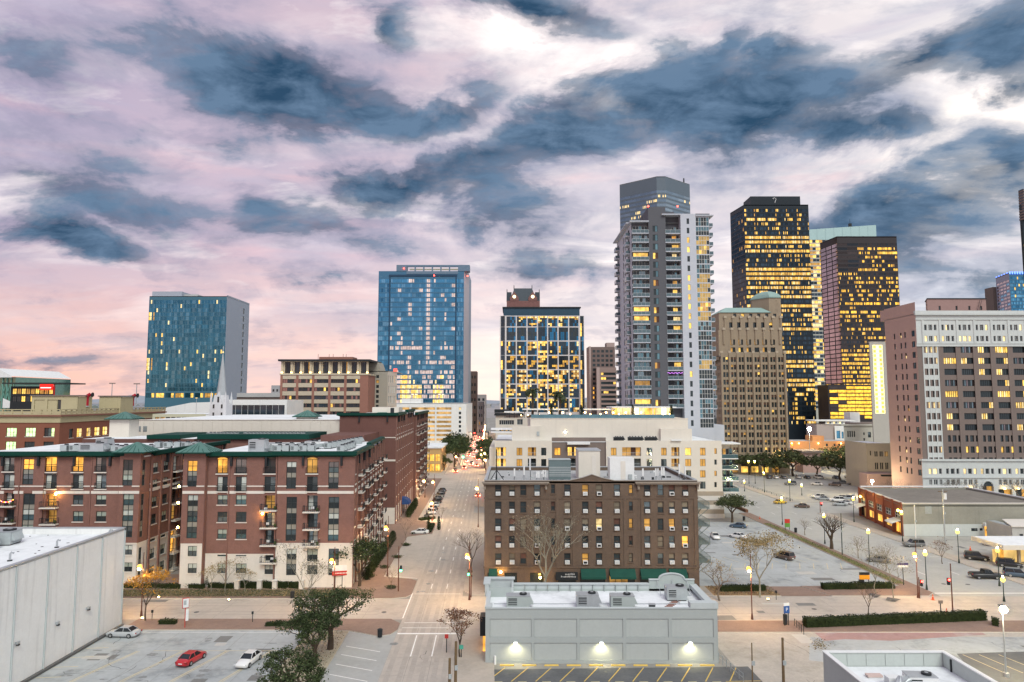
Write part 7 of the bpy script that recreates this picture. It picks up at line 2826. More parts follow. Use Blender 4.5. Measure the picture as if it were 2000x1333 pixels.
def right_side_low():
	# classical cream building in the distance
	Y=420
	b=Building('classical_building','low cream classical building with cornice and white attic, right of the stone tower','building',px_x(1680,Y),Y+20)
	A,Bp=(px_x(1640,Y,850),Y),(px_x(1745,Y,850),Y)
	Mc=pm('classical_stone',(.56,.54,.47),.85,.08,.3,streak=.08)
	zt=px_z(832,Y)
	u=lambda p:px_x(p,Y,850)-A[0]
	hs=[(u(1655+4.2*i),px_z(854,Y),u(1657.5+4.2*i),px_z(842,Y),bspec(M_frame,[G_dark],1,1,.4))for i in range(4)]
	hs+=[(u(1695+10*i),px_z(855,Y),u(1701+10*i),px_z(844,Y),bspec(M_frame,[G_dark,G_grey],1,2,.5))for i in range(5)]
	hs+=[(u(1686),px_z(y+5,Y),u(1689),px_z(y,Y),bspec(M_frame,[G_dark],1,1,.4))for y in(845,856)]
	b.facade(A,Bp,0,zt,hs,Mc)
	b.mb('cornice').box(A[0]-.6,Y-.9,zt,Bp[0],Y+20,zt+.9,Mc)
	b.mb('attic').box(px_x(1652,Y+4,820),Y+4,zt+.91,Bp[0],Y+20,px_z(826,Y+4),M_taupe)
	b.mb('wall').box(A[0],Y+.6,0,Bp[0],Y+30,zt-.1,Mc)
	b.mb('attic').box(px_x(1660,Y+10,810),Y+10,zt+.9,px_x(1679,Y+10,810),Y+18,px_z(806,Y+10),M_whitew)
	b.done()
	b=Building('hall','pale hall with white clerestory left of the classical building','building',px_x(1620,400),410)
	Y=405
	zt=px_z(829,Y)
	b.mb('wall').box(px_x(1595,Y,840),Y,0,px_x(1636,Y,840),Y+14,zt,pm('hall_pink',(.44,.38,.36),.85,.06,.2))
	b.mb('roof').box(px_x(1590,Y,825),Y-1.5,px_z(823,Y),px_x(1668,Y,825),Y+12,px_z(821,Y),M_whitew)
	b.facade((px_x(1612,Y-.6,825),Y-.6),(px_x(1650,Y-.6,825),Y-.6),zt,px_z(823,Y),grid(.5,11,zt,px_z(823,Y),3,1,.7,.7,lambda i,j:bspec(M_frw,[L_pale,G_grey],2,1,.2)),M_whitew,'clerestory_wall')
	b.facade((px_x(1630,Y-1,840),Y-1),(px_x(1648,Y-1,840),Y-1),0,px_z(832,Y),[(1,12,3.2,16.5,bspec(M_frame,[G_blue2],1,1,.4)),(4,12,5.2,16,bspec(M_frame,[G_blue2],1,1,.4))],M_whitew,'porch_wall')
	b.done()
	# low block, its orange lamp wash put into the wall colour
	Y=380
	b=Building('low_block','low stucco block with orange lamp light put into its wall colour, below the pale hall','building',px_x(1600,Y),Y+8)
	Mo=pm('lamp_tinted_stucco',(.62,.30,.13),.85,.08,.2)
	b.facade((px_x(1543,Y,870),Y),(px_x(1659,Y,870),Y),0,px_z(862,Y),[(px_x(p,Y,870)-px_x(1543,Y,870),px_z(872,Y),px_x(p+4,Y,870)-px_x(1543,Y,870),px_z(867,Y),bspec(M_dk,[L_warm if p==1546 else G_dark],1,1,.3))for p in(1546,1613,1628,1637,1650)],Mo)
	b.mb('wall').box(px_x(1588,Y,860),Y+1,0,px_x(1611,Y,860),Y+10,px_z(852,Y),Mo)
	b.mb('roof').box(px_x(1543,Y,870),Y+.3,px_z(862,Y)-.2,px_x(1659,Y,870),Y+14,px_z(862,Y)-.01,M_roofg)
	gl=em('orange_flood',(1,.5,.12),30,0)
	for p in(1546,1560,1598,1642):
		mb=MB();mb.ball(px_x(p,Y-1,866),Y-1.2,px_z(866,Y),.3,gl,6,4);b.one('wall_lamp',mb)
	b.done()
	# dark roofed shed by the trees
	Y=330
	b=Building('shed','low pink walled shed with a dark roof among the far trees','shed',px_x(1590,Y),Y+5)
	b.mb('wall').box(px_x(1568,Y,895),Y,0,px_x(1602,Y,895),Y+10,px_z(885,Y),M_pinkw)
	b.mb('roof').box(px_x(1564,Y,885),Y-1,px_z(885,Y),px_x(1607,Y,885),Y+11,px_z(881,Y),M_taupe)
	b.done()
	# beige block beside the pink flank
	Y=268
	b=Building('beige_block','small beige two storey block against the pink flank','building',px_x(1716,Y),Y+8)
	A,Bp=(px_x(1695,Y,900),Y),(px_x(1741,Y,900),Y)
	Mc=pm('beige_render',(.47,.42,.34),.88,.08,.3,streak=.1)
	zt=px_z(866,Y)
	u=lambda p:px_x(p,Y,890)-A[0]
	hs=[]
	for(ya,yb)in((882,892),(904,917)):
		for p in(1708,1718,1728):
			for d in(0,3.6):hs.append((u(p+d),px_z(yb,Y),u(p+d+2.6),px_z(ya,Y),bspec(M_dk,[L_dim if p==1728 and ya<890 else G_dark],1,1,.3)))
	hs.append((u(1699),px_z(890,Y),u(1701.5),px_z(881,Y),bspec(M_dk,[G_dark],1,1,.3)))
	b.facade(A,Bp,0,zt,hs,Mc)
	b.mb('wall').box(A[0],Y+.6,0,A[0]+.4,Y+18,zt,Mc)
	b.mb('roof').box(A[0]+.4,Y+.5,zt-.6,Bp[0],Y+18,zt-.3,M_roofw)
	b.mb('wall').box(px_x(1688,Y-4,930),Y-6,0,px_x(1742,Y-4,930),Y-.1,px_z(925,Y-4),M_pinkw)
	b.mb('awning').box(px_x(1723,Y-7,930),Y-7,px_z(931,Y-7),px_x(1742,Y-7,930),Y-6.02,px_z(928,Y-7),M_dk)
	b.done()
	# edge-of-frame towers
	Y=700
	b=Building('office_tower','tower with a blue lit parapet at the right edge of the skyline','tower',px_x(1985,Y),Y+20)
	A,Bp=(px_x(1972,Y,560),Y),(px_x(2040,Y,560),Y)
	L0=(px_x(1945.5,Y+30,560),Y+30)
	zt=px_z(533,Y)
	Mv=pm('violet_panel',(.30,.31,.42),.5,.06,.1)
	hs=grid(.5,Bp[0]-A[0]-.5,px_z(610,Y),px_z(540,Y),6,10,.9,.7,lambda i,j:bspec(M_dk,[q.choice([G_blue,G_blued,G_blue2,L_yel if q.random()<.25 else G_blue])for _ in range(4)],4,1,.2,.14,0))
	b.facade(A,Bp,60,zt,hs,pm('blue_spandrel',(.055,.16,.27),.35,.08,.1))
	hs=grid(1,30,px_z(610,Y),px_z(545,Y),4,10,.85,.6,lambda i,j:bspec(Mv,[q.choice([G_pnk,G_blue2,L_pale if j==1 else G_pnk])]*2,2,1,.2))
	b.facade(L0,A,60,zt,hs,Mv,'side_wall')
	b.mb('roof').prism([L0,A,Bp,(Bp[0],L0[1])],zt-1,zt-.2,M_dk)
	bl=em('parapet_blue',(.12,.25,1.0),2.2,0)
	for k in range(11):
		mb=MB()
		x,y=(L0[0]+(A[0]-L0[0])*k/5,L0[1]+(A[1]-L0[1])*k/5)if k<5 else(A[0]+(k-5)*2.6,Y)
		mb.box(x,y-.7,zt-1.5,x+1.2,y-.25,zt+1.0,bl)
		b.one('lit_fin',mb)
	b.mb('annex').box(px_x(1940,Y+32,580),Y+32,60,px_x(1948,Y+32,580),Y+45,px_z(561,Y+32),M_taupe)
	b.done()
	Y=620
	b=Building('office_tower','sliver of a dark ribbed tower cut by the right picture edge','tower',px_x(2020,Y),Y+20)
	b.mb('wall').box(px_x(2001,Y,500),Y,80,px_x(2080,Y,500),Y+3,px_z(400,Y),pm('black_spandrel',(.014,.022,.030),.35,.1,.1))
	for k in range(11):
		mb=MB()
		z=px_z(430-k*5.4,Y)
		mb.box(px_x(1994+.15*k,Y,400),Y-3,z,px_x(2080,Y,400),Y+3.4,z+1.6,M_taupe)
		b.one('floor_band',mb)
		mb=MB();mb.box(px_x(1995,Y,400),Y-2.4,z+1.6,px_x(2080,Y,400),Y+3,z+2.5,G_slate);b.one('window_band',mb)
	for k in range(10):
		mb=MB();z=px_z(600-k*13,Y);mb.box(px_x(2001.5,Y,500),Y-.3,z,px_x(2060,Y,500),Y-.02,z+2.4,q.choice([L_yel,G_slate,L_dim]));b.one('window_band',mb)
	b.done()


right_side_low()


def red_low():
	"""low red brick shop with a long grey side wall on the right"""
	Y0=178.5
	P=(G(1766,1048)[0],Y0)
	F=(G(1666,1000)[0]-1.2,210.0)
	zt=XZ(1766,984,Y0)[1]
	b=Building('brick_shop','low red brick shop with a long grey plastered side wall and flat gravel roof','shop',118,195)
	Mr=pm('shop_brick',(.27,.085,.055),.9,.12,.4,fine=.12)
	Mg=pm('old_plaster',(.30,.295,.25),.92,.14,.2,fine=.1,streak=.28,dirt=((.20,.20,.17),2.4,.12))
	Mp=pm('painted_wall',(.54,.58,.57),.85,.08,.3,streak=.14)
	R_=(139.0,Y0)
	zsplit=XZ(1800,1024,Y0)[1]
	b.facade(P,R_,zsplit,zt,[],Mg,'side_wall')
	z_=XZ(1815,988,Y0)[1]
	u=lambda p:px_x(p,Y0,1030)-P[0]
	hs=[(u(1896.5),XZ(0,1038,Y0)[1],u(1909),XZ(0,1032,Y0)[1],bspec(M_dk,[G_dark,G_grey],2,1,.2)),(u(1913),XZ(0,1037,Y0)[1],u(1919),XZ(0,1032,Y0)[1],bspec(M_dk,[G_dark],1,1,.2))]
	b.facade(P,R_,0,zsplit,hs,Mp,'painted_wall')
	# brick street front: bays with shop windows
	ln=sqrt((P[0]-F[0])**2+(P[1]-F[1])**2)
	hs=[]
	nb=5
	bw=ln/nb
	for i in range(nb):
		a=bw*i+.9
		e=bw*(i+1)-.9
		hs.append((a,3.9,e,5.7,bspec(M_frw,[G_dark,G_grey,G_dark,G_grey,L_dim if i==0 else G_dark,G_dark],3,2,.3)))
		lit=[L_yel,L_warm]if i in(1,2,3)else[G_dark,L_dim]
		hs.append((a,.3 if i in(0,4)else .9,e,3.0,bspec(M_dk,[L_warm]*2 if i==4 else lit,2,1,.35)))
	b.facade(F,P,0,zt,hs,Mr)
	n=(-(P[1]-F[1])/ln,(P[0]-F[0])/ln)
	n=((P[1]-F[1])/ln,-(P[0]-F[0])/ln)
	dx,dy=(P[0]-F[0])/ln,(P[1]-F[1])/ln
	for i in range(nb+1):
		uu=min(max(.5,bw*i),ln-.5)
		mb=MB()
		x,y=F[0]+dx*uu,F[1]+dy*uu
		mb.prism([(x-dx*.45,y-dy*.45),(x+dx*.45,y+dy*.45),(x+dx*.45+n[0]*.3,y+dy*.45+n[1]*.3),(x-dx*.45+n[0]*.3,y-dy*.45+n[1]*.3)],0,zt+.25,Mr)
		b.one('pier',mb)
	# white canvas canopies
	for i in(0,4):
		uu0,uu1=bw*i+.6,bw*(i+1)-.6
		mb=MB()
		p=[(F[0]+dx*uu0,F[1]+dy*uu0),(F[0]+dx*uu1,F[1]+dy*uu1)]
		o=2.4
		mb.poly([(p[0][0]+n[0]*.02,p[0][1]+n[1]*.02,3.9),(p[1][0]+n[0]*.02,p[1][1]+n[1]*.02,3.9),(p[1][0]+n[0]*o,p[1][1]+n[1]*o,3.1),(p[0][0]+n[0]*o,p[0][1]+n[1]*o,3.1)],M_acw)
		mb.poly([(p[0][0]+n[0]*o,p[0][1]+n[1]*o,2.8),(p[1][0]+n[0]*o,p[1][1]+n[1]*o,2.8),(p[1][0]+n[0]*o,p[1][1]+n[1]*o,3.1),(p[0][0]+n[0]*o,p[0][1]+n[1]*o,3.1)],M_acw)
		b.one('awning',mb)
	gl=em('yellow_green_lamp',(.95,.85,.12),16,0)
	for uu,zz in((bw*.45,6.0),(ln-1.4,6.3)):
		mb=MB()
		x,y=F[0]+dx*uu+n[0]*.6,F[1]+dy*uu+n[1]*.6
		mb.ball(x,y,zz,.32,gl,8,5)
		mb.tube([(x-n[0]*.6,y-n[1]*.6,zz+.3),(x,y,zz+.3)],.06,M_dk,5)
		b.one('wall_lamp',mb)
	# roof and copings, higher gable steps on the front
	Q=(138.0,210.0)
	b.mb('roof').prism([F,P,R_,Q],zt-.7,zt-.45,M_gravel)
	c=b.mb('coping')
	c.box(P[0]-.1,Y0-.12,zt,R_[0],Y0+.3,zt+.18,M_stone)
	c.prism([F,P,(P[0]-n[0]*.4,P[1]-n[1]*.4),(F[0]-n[0]*.4,F[1]-n[1]*.4)],zt,zt+.28,M_stone)
	b.mb('wall').box(F[0]+.5,209.6,0,Q[0],210,zt,Mg)
	c.box(F[0]+.4,209.5,zt+.29,Q[0]+.1,210.1,zt+.6,M_acw)
	b.mb('wall').prism([(R_[0]-.4,Y0+.1),R_,Q,(Q[0]-.4,Q[1])],0,zt-.01,Mg)
	c.prism([(R_[0]-.5,Y0+.31),(R_[0]+.1,Y0+.31),(Q[0]+.1,209.49),(Q[0]-.5,209.49)],zt,zt+.3,M_acw)
	# painted ghost sign high on the plaster
	mb=MB()
	x0,x1=px_x(1806,Y0,990),px_x(1819,Y0,990)
	mb.box(x0,Y0-.05,XZ(0,1004,Y0)[1],x1,Y0-.004,XZ(0,989,Y0)[1],pm('ghost_sign',(.36,.38,.36),.9,.2,.6))
	b.one('painted_sign',mb)
	mb=MB();mb.cyl((x0+x1)/2,0,0,.05,.75,pm('ghost_sign_blue',(.08,.16,.22),.8,.2,.6),10)
	o=mb.build('painted_disc',b.root,(0,0,0));o.rotation_euler=(pi/2,0,0);o.location=((x0+x1)/2-118,Y0-.06-195,XZ(0,997,Y0)[1])
	# lit garage door and kiosk on the far right
	g0,g1=px_x(1924,Y0-.3,1040),px_x(1956,Y0-.3,1040)
	zk=XZ(0,1025,Y0)[1]
	b.mb('garage_frame').box(g0-.3,Y0-.8,zk-.3,g1+.4,Y0-.01,zk+.5,M_acw)
	for k in range(3):
		mb=MB()
		xa,xb=g0+(g1-g0)*k/3,g0+(g1-g0)*(k+1)/3
		mb.poly([(xa+.1,Y0-.06,.1),(xb-.1,Y0-.06,.1),(xb-.1,Y0-.06,zk-.35),(xa+.1,Y0-.06,zk-.35)],L_warm if k<2 else L_yel)
		mb.box(xa+.3,Y0-.12,zk*.5,xb-.4,Y0-.07,zk*.6,M_dk)
		b.one('garage_door',mb)
	b.done()
	b=Building('kiosk','small beige kiosk with a red box beside the lit garage door','kiosk',px_x(1985,170),171)
	k0,k1=px_x(1959,173,1040),px_x(2015,173,1040)
	z=XZ(0,1022,173)[1]
	hs=[(px_x(1991,168,1040)-px_x(1977,168,1040),.8,px_x(1998,168,1040)-px_x(1977,168,1040),2.6,bspec(M_dk,[G_dark],1,1,.2))]
	b.facade((px_x(1977,168,1045),168),(px_x(2030,168,1045),168),0,z,hs,M_conc)
	b.mb('wall').box(k0,172,0,px_x(1977,172,1040),178,z-.2,M_ac)
	b.mb('wall').box(px_x(1977,168,1045),168.1,0,px_x(1977,168,1045)+.3,177,z,M_conc)
	b.mb('roof').prism([(px_x(1960,177,1030),177.5),(px_x(1976,167.6,1030),167.6),(px_x(2032,167.6,1030),167.6),(px_x(2032,177,1030),177.5)],z,z+.25,M_stone)
	b.done()
	# fuel-station style canopy at the right edge
	t=thing('canopy','pale flat canopy with yellow lit posts at the right picture edge','canopy',(px_x(2000,150),150,0))
	x0,x1=px_x(1952,147,1060)-px_x(2000,150),px_x(2060,147,1060)-px_x(2000,150)
	zc=XZ(0,1064,147)[1]
	mb=MB();mb.box(x0,-4,zc-.9,x1,6,zc,M_cream);mb.box(x0+.3,-3.7,zc,x1,5.7,zc+.06,M_roofw);mb.build('roof',t)
	for k,xx in enumerate((x0+.8,x0+4.4,x0+8)):
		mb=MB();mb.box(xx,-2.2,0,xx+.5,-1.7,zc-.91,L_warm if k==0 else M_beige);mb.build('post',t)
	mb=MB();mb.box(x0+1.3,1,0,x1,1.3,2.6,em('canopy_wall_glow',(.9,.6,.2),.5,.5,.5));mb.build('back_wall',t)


red_low()


def left_far():
	Y=240
	b=Building('brick_palace','red brick building with cream cornice and stone balustrade at the left edge','building',-190,275)
	Mb_,Mc,Mr=pm('palace_brick',(.255,.10,.065),.9,.1,.3,streak=.08),pm('palace_cream',(.48,.42,.26),.85,.08,.3,streak=.10),pm('palace_tile',(.25,.115,.085),.85,.1,.4)
	A,Bp=(-232,Y),(px_x(117,Y,830),Y)
	C=(px_x(322,312,810),312.0)
	zt,zc,zb=px_z(803,Y),px_z(811,Y),px_z(826,Y)
	u=lambda p:px_x(p,Y,840)-A[0]
	hs=[]
	Lg=em('lit_mint',(.60,.95,.45),1.0,.6,1.0)
	for(ya,yb)in((836,853),(863,880)):
		for k,p in enumerate((-25,12.5,49.5,86.5)):
			pn=[Lg,L_green,Lg]if k in(1,2)else[G_dark,G_teal,L_green]
			if ya>860:pn=[Lg,L_green,Lg]if k==1 else[G_dark]*3
			hs.append((u(p),px_z(yb,Y),u(p+20),px_z(ya,Y),bspec(M_frame,pn,3,2,.4,.12,.1,sill=M_stone)))
	b.facade(A,Bp,0,zb,hs,Mb_)
	hs=[]
	for k,(p0,p1)in enumerate(((142,150),(157,168),(176,185),(191,202),(207,217),(226,234),(243,250))):
		d0=-159*1333/(p0-1000)if False else None
		def dist(p):
			s=(1000-p)/1333.0
			# distance along the side wall where its image column is p
			t_=(-(s*Bp[1])-Bp[0])/((C[0]-Bp[0])+s*(C[1]-Bp[1]))
			return t_*sqrt((C[0]-Bp[0])**2+(C[1]-Bp[1])**2)
		g=G_dark if k==0 or k>4 else L_yel
		hs.append((dist(p0),zb-5.6,dist(p1),zb-2.4,bspec(M_frame,[g,L_pale if g is L_yel else G_dark],2,2,.4,.12,.1,sill=M_stone)))
	b.facade(Bp,C,0,zb,hs,Mb_,'side_wall')

	def ring(o,z0,z1,mat,part):
		b.mb(part).prism([(A[0],Y-o),(Bp[0]+o,Y-o),(C[0]+o,C[1]),(C[0]-3,C[1]),(Bp[0]-4,Y+4),(A[0],Y+4)],z0,z1,mat)
	ring(.25,zb,zc-.55,Mc,'frieze')
	ring(.9,zc-.54,zc,Mr,'cornice')
	ring(.3,zc+.01,zc+.35,Mc,'parapet')
	# balustrade
	n1=34
	mbp=[]
	for(P,Q,n)in(((A[0],Y-.1),(Bp[0]+.1,Y-.1),22),((Bp[0]+.1,Y),(C[0],C[1]),24)):
		for i in range(n+1):
			x,y=P[0]+(Q[0]-P[0])*i/n,P[1]+(Q[1]-P[1])*i/n
			mb=MB()
			mb.obox(x,y,zc+.36,.5,.5,1.35,atan2(Q[1]-P[1],Q[0]-P[0]),Mc)
			b.one('baluster',mb)
		l=atan2(Q[1]-P[1],Q[0]-P[0])
		b.mb('rail').obox((P[0]+Q[0])/2,(P[1]+Q[1])/2,zc+1.72,sqrt((Q[0]-P[0])**2+(Q[1]-P[1])**2),.6,.3,l,Mc)
		b.mb('rail').obox((P[0]+Q[0])/2,(P[1]+Q[1])/2,zc+.5,sqrt((Q[0]-P[0])**2+(Q[1]-P[1])**2),.25,.8,l,Mc)
	b.mb('roof').prism([A,Bp,C,(A[0],C[1])],zc-.6,zc-.3,M_roofg)
	# rooftop rooms
	for(p0,p1,py,Yr,glz)in((62,152,774,262,True),(194,236,775,275,False)):
		x0,x1,z=px_x(p0,Yr,785),px_x(p1,Yr,785),px_z(py,Yr)
		hs=[(1+5*i,zc+.6,5+5*i,z-1.4,bspec(M_frame,[G_gold,G_dark,G_gold],3,1,.4))for i in range(2)]+[((x1-x0)*.56,zc+.2,(x1-x0)*.64,z-1.4,bspec(M_dk,[G_dark],1,1,.3))]if glz else[]
		b.facade((x0,Yr),(x1,Yr),zc-.3,z,hs,Mc,'penthouse_wall')
		b.mb('penthouse_wall').box(x0,Yr+.3,zc-.3,x1,Yr+9,z-.1,Mc)
		b.mb('penthouse_roof').box(x0-.4,Yr-.5,z,x1+.4,Yr+9.5,z+.4,M_taupe)
	b.done()
	Mred=pm('red_vent',(.42,.015,.035),.5,.1,.5)
	for i,(p,Yr)in enumerate(((170,268),(259,285))):
		x,z=px_x(p,Yr,775),px_z(795,Yr)
		t=thing('vent_pipe',['red hooked vent pipe between the two cream rooftop rooms','red hooked vent pipe right of the smaller rooftop room'][i],'vent',(x,Yr,z),0,'red vents on the brick palace')
		mb=MB();mb.tube([(0,0,0),(0,0,3.4),(.3,0,4.3),(1.1,0,4.8),(2.0,0,4.7)],.75,Mred,8);mb.build('pipe',t)
		mb=MB();mb.cyl(0,0,0,.4,1.1,M_metal,8);mb.build('collar',t)
		mb=MB();mb.tube([(2.0,0,4.7),(2.25,0,4.68)],[.9,.95],M_dk,8);mb.build('mouth',t)
	# sports hall with white roof and green steel, far left
	Y=400
	t=thing('arena','glazed arena corner with white sloping roof and green steel bracing at the left edge','arena',(px_x(0,Y),Y+20,0))
	X0=px_x(0,Y)
	mb=MB();mb.box(px_x(-60,Y,770)-X0,-20,0,px_x(29,Y,770)-X0,30,px_z(737,Y),glass('glass_arena',(.22,.36,.28),.6,.12,.2));mb.build('glass_wall',t)
	mb=MB()
	zz=px_z(738,Y)
	mb.poly([(px_x(-60,Y,730)-X0,-24,zz),(px_x(33,Y,730)-X0,-24,zz),(px_x(33,Y,730)-X0,-24,zz+.8),(px_x(4,Y,730)-X0,-24,px_z(720,Y)),(px_x(-60,Y,730)-X0,-24,px_z(700,Y))],M_acw)
	mb.poly([(px_x(33,Y,730)-X0,-24,zz+.8),(px_x(33,Y,730)-X0,30,zz+.8),(px_x(4,Y,730)-X0,30,px_z(720,Y)),(px_x(4,Y,730)-X0,-24,px_z(720,Y))],M_acw)
	mb.build('roof',t)
	Mg=pm('green_steel',(.16,.36,.30),.5,.1,.5)
	for k in range(4):
		mb=MB()
		xa,xb=px_x(2+8*k,Y,760)-X0,px_x(8+8*k,Y,760)-X0
		mb.tube([(xa,-22,20),(xa,-22,zz)],.3,Mg,5)
		mb.tube([(xa,-22,34),(xb,-22,44)],.22,Mg,5)
		mb.tube([(xb,-22,34),(xa,-22,44)],.22,Mg,5)
		mb.build('brace',t)
	mb=MB()
	mb.poly([(px_x(18,Y,785)-X0,-25,px_z(797,Y)),(px_x(62,Y,785)-X0,-25,px_z(797,Y)),(px_x(18,Y,785)-X0,-25,px_z(778,Y))],M_acw)
	mb.build('ramp_cover',t)
	Y=370
	b=Building('pavilion','glowing pavilion with a thin dark flat roof and red sign box, far left','pavilion',px_x(70,Y),Y+8)
	x0,x1=px_x(21,Y,765),px_x(108,Y,765)
	hs=[(1+i*(x1-x0-2)/9,px_z(770,Y),1+(i+.88)*(x1-x0-2)/9,px_z(759.5,Y),bspec(M_dk,[q.choice([L_yel,L_pale,L_dim])]*2,2,1,.3))for i in range(9)]
	hs+=[(1+i*(x1-x0-2)/9,px_z(785,Y),1+(i+.88)*(x1-x0-2)/9,px_z(774,Y),bspec(M_dk,[q.choice([L_dim,G_dark,L_yel,G_dark])]*2,2,1,.3))for i in range(9)]
	b.facade((x0,Y),(x1,Y),0,px_z(755,Y),hs,M_dk)
	b.mb('roof').box(x0-2,Y-4,px_z(750.5,Y),px_x(136,Y,750),Y+14,px_z(748,Y),M_frame)
	mb=MB();mb.box(px_x(82,Y,750),Y-1.5,px_z(762,Y),px_x(105,Y,750),Y-.1,px_z(751,Y),em('sign_red_bright',(1,.02,.015),1.1,.1));b.one('sign',mb)
	mb=MB();mb.box(px_x(83.5,Y,758),Y-1.7,px_z(758.6,Y),px_x(103.5,Y,758),Y-1.51,px_z(757,Y),em('sign_white',(1,.9,.85),1.2,0));b.one('sign_strip',mb)
	mb=MB();mb.tube([(px_x(113.5,Y,765),Y-3,20),(px_x(113.5,Y,765),Y-3,px_z(750.4,Y))],.3,pm('red_post',(.5,.03,.03),.5,.1,.5),5);b.one('post',mb)
	b.done()
	for i,(p,Yr,h)in enumerate(((97,500,745),(219,520,750),(267,500,751))):
		x=px_x(p,Yr,760)
		t=thing('light_mast',['tall stadium light mast behind the red sign box','thin light mast left of the middle of the left skyline','thin T-shaped light mast near the teal hotel slab'][i],'light mast',(x,Yr,0),0,'light masts on the left skyline')
		z=px_z(h,Yr)
		mb=MB();mb.tube([(0,0,0),(0,0,z)],[.5,.25],M_metal,5);mb.build('pole',t)
		mb=MB();mb.box(-2.2,-.4,z,2.2,.4,z+.7,M_taupe);mb.build('lamp_head',t)
	# church spire
	Y=255
	t=thing('church_tower','white church tower with a tall crocketed spire in front of the teal hotel','church',(px_x(423,Y,800),Y+4,0))
	Mw=pm('church_white',(.62,.62,.64),.8,.08,.5,fine=.06)
	zb,zm,zp=px_z(822,Y),px_z(789,Y),px_z(688,Y)
	w=(px_x(440,Y,800)-px_x(408,Y,800))/2
	mb=MB()
	mb.box(-w,-w,0,w,w,zm,Mw)
	mb.build('tower_wall',t)
	for k in range(3):
		for s in(-.5,.5):
			mb=MB()
			z=zb-1.5+k*3.0
			mb.box(w*s-.32,-w-.06,z,w*s+.32,-w-.01,z+1.5,G_dark)
			mb.box(w*s-.42,-w-.12,z-.15,w*s+.42,-w-.005,z-.01,Mw)
			mb.build('window',t)
	mb=MB()
	z1=px_z(772,Y)
	mb.frustum([(-w*.75,-w*.75),(w*.75,-w*.75),(w*.75,w*.75),(-w*.75,w*.75)],zm,[(-w*.62,-w*.62),(w*.62,-w*.62),(w*.62,w*.62),(-w*.62,w*.62)],z1,Mw)
	mb.build('belfry',t)
	mb=MB()
	pts=[(w*.6*cos(pi/4*k+pi/8),w*.6*sin(pi/4*k+pi/8))for k in range(8)]
	mb.frustum(pts,z1,[(x*.04,y*.04)for x,y in pts],zp,pm('spire_grey',(.38,.40,.42),.8,.1,.5))
	mb.build('spire',t)
	for s in(-1,1):
		for r_ in(-1,1):
			mb=MB()
			x,y=s*w*.88,r_*w*.88
			mb.box(x-.3,y-.3,zm,x+.3,y+.3,zm+1.6,Mw)
			mb.frustum([(x-.34,y-.34),(x+.34,y-.34),(x+.34,y+.34),(x-.34,y+.34)],zm+1.6,[(x-.02,y-.02),(x+.02,y-.02),(x+.02,y+.02),(x-.02,y+.02)],zm+4.6,Mw)
			mb.build('pinnacle',t)
	for sx,ang in((0,0),):
		mb=MB()
		mb.poly([(-w*.5,-w*.9,zm),(w*.5,-w*.9,zm),(0,-w*.9,zm+4.6)],Mw)
		mb.poly([(-w*.5,-w*.9,zm),(0,-w*.9,zm+4.6),(0,w*.2,zm+4.6),(-w*.5,w*.2,zm)],Mw)
		mb.poly([(w*.5,-w*.9,zm),(0,-w*.9,zm+4.6),(0,w*.2,zm+4.6),(w*.5,w*.2,zm)],Mw)
		mb.box(-.35,-w*.93,zm+.5,.35,-w*.9-.01,zm+2.6,G_dark)
		mb.build('gable',t)
	mb=MB();mb.ball(0,0,zp+.2,.35,L_pale,6,4);mb.tube([(0,0,zp),(0,0,zp+2.5)],.08,Mw,4);mb.build('finial',t)
	# white hall with the big dark glass wall
	Y=300
	b=Building('white_hall','white hall with a long dark glass wall right of the church spire','hall',px_x(488,Y),Y+12)
	A,Bp=(px_x(428,Y,805),Y),(px_x(560,Y,805),Y)
	zt=px_z(781,Y)
	u=lambda p:px_x(p,Y,805)-A[0]
	b.facade(A,Bp,0,zt,[(u(448)+i*(u(556)-u(448))/9,px_z(819,Y),u(448)+(i+1)*(u(556)-u(448))/9-.06,px_z(791.5,Y),bspec(M_dk,[G_slate,G_blk2,G_slate],1,3,.4,.1,.04))for i in range(9)],M_whitew)
	b.mb('wall').box(A[0],Y+.6,0,Bp[0],Y+24,zt-.1,M_whitew)
	b.done()
	b=Building('white_hall','broad white hall with a gently sloping roof left of the church spire','hall',px_x(365,330),340)
	Y=330
	P=[(px_x(p,Y,800),px_z(y,Y))for p,y in((300,812),(326,796),(372,787),(432,785),(432,826),(300,826))]
	m=b.mb('wall')
	m.poly([(x,Y,z)for x,z in P][::-1],M_whitew)
	for(xa,za),(xb,zb_)in zip(P[:3],P[1:4]):m.poly([(xa,Y,za),(xb,Y,zb_),(xb,Y+30,zb_),(xa,Y+30,za)],M_roofw)
	Y2=262
	x0,x1=px_x(298,Y2,815),px_x(402,Y2,815)
	hs=[(1+(x1-x0-2)*i/9,px_z(820,Y2),1+(x1-x0-2)*(i+.8)/9,px_z(815,Y2),bspec(M_frame,[q.choice([G_dark,L_dim,G_dark])]*2,2,1,.3))for i in range(9)]
	b.facade((x0,Y2),(x1,Y2),0,px_z(809,Y2),hs,pm('annex_cream',(.55,.54,.40),.85,.08,.3),'annex_wall')
	b.mb('annex_roof').box(x0,Y2+.1,px_z(809,Y2)-.3,x1,Y2+20,px_z(809,Y2)-.02,M_roofw)
	b.done()
	t=thing('street_lamp','tall pole with a small lamp rising from the white hall roof left of the spire','street lamp',(px_x(382,262,800),262.5,px_z(809,262)))
	mb=MB();mb.tube([(0,0,0),(0,0,6)],.09,M_metal,5);mb.build('pole',t)
	mb=MB();mb.box(-.3,-.2,6,.3,.2,6.2,L_pale);mb.build('lamp_head',t)
	b=Building('office_slab','low grey roofed slab between the teal hotel and the brick office','building',px_x(505,430),440)
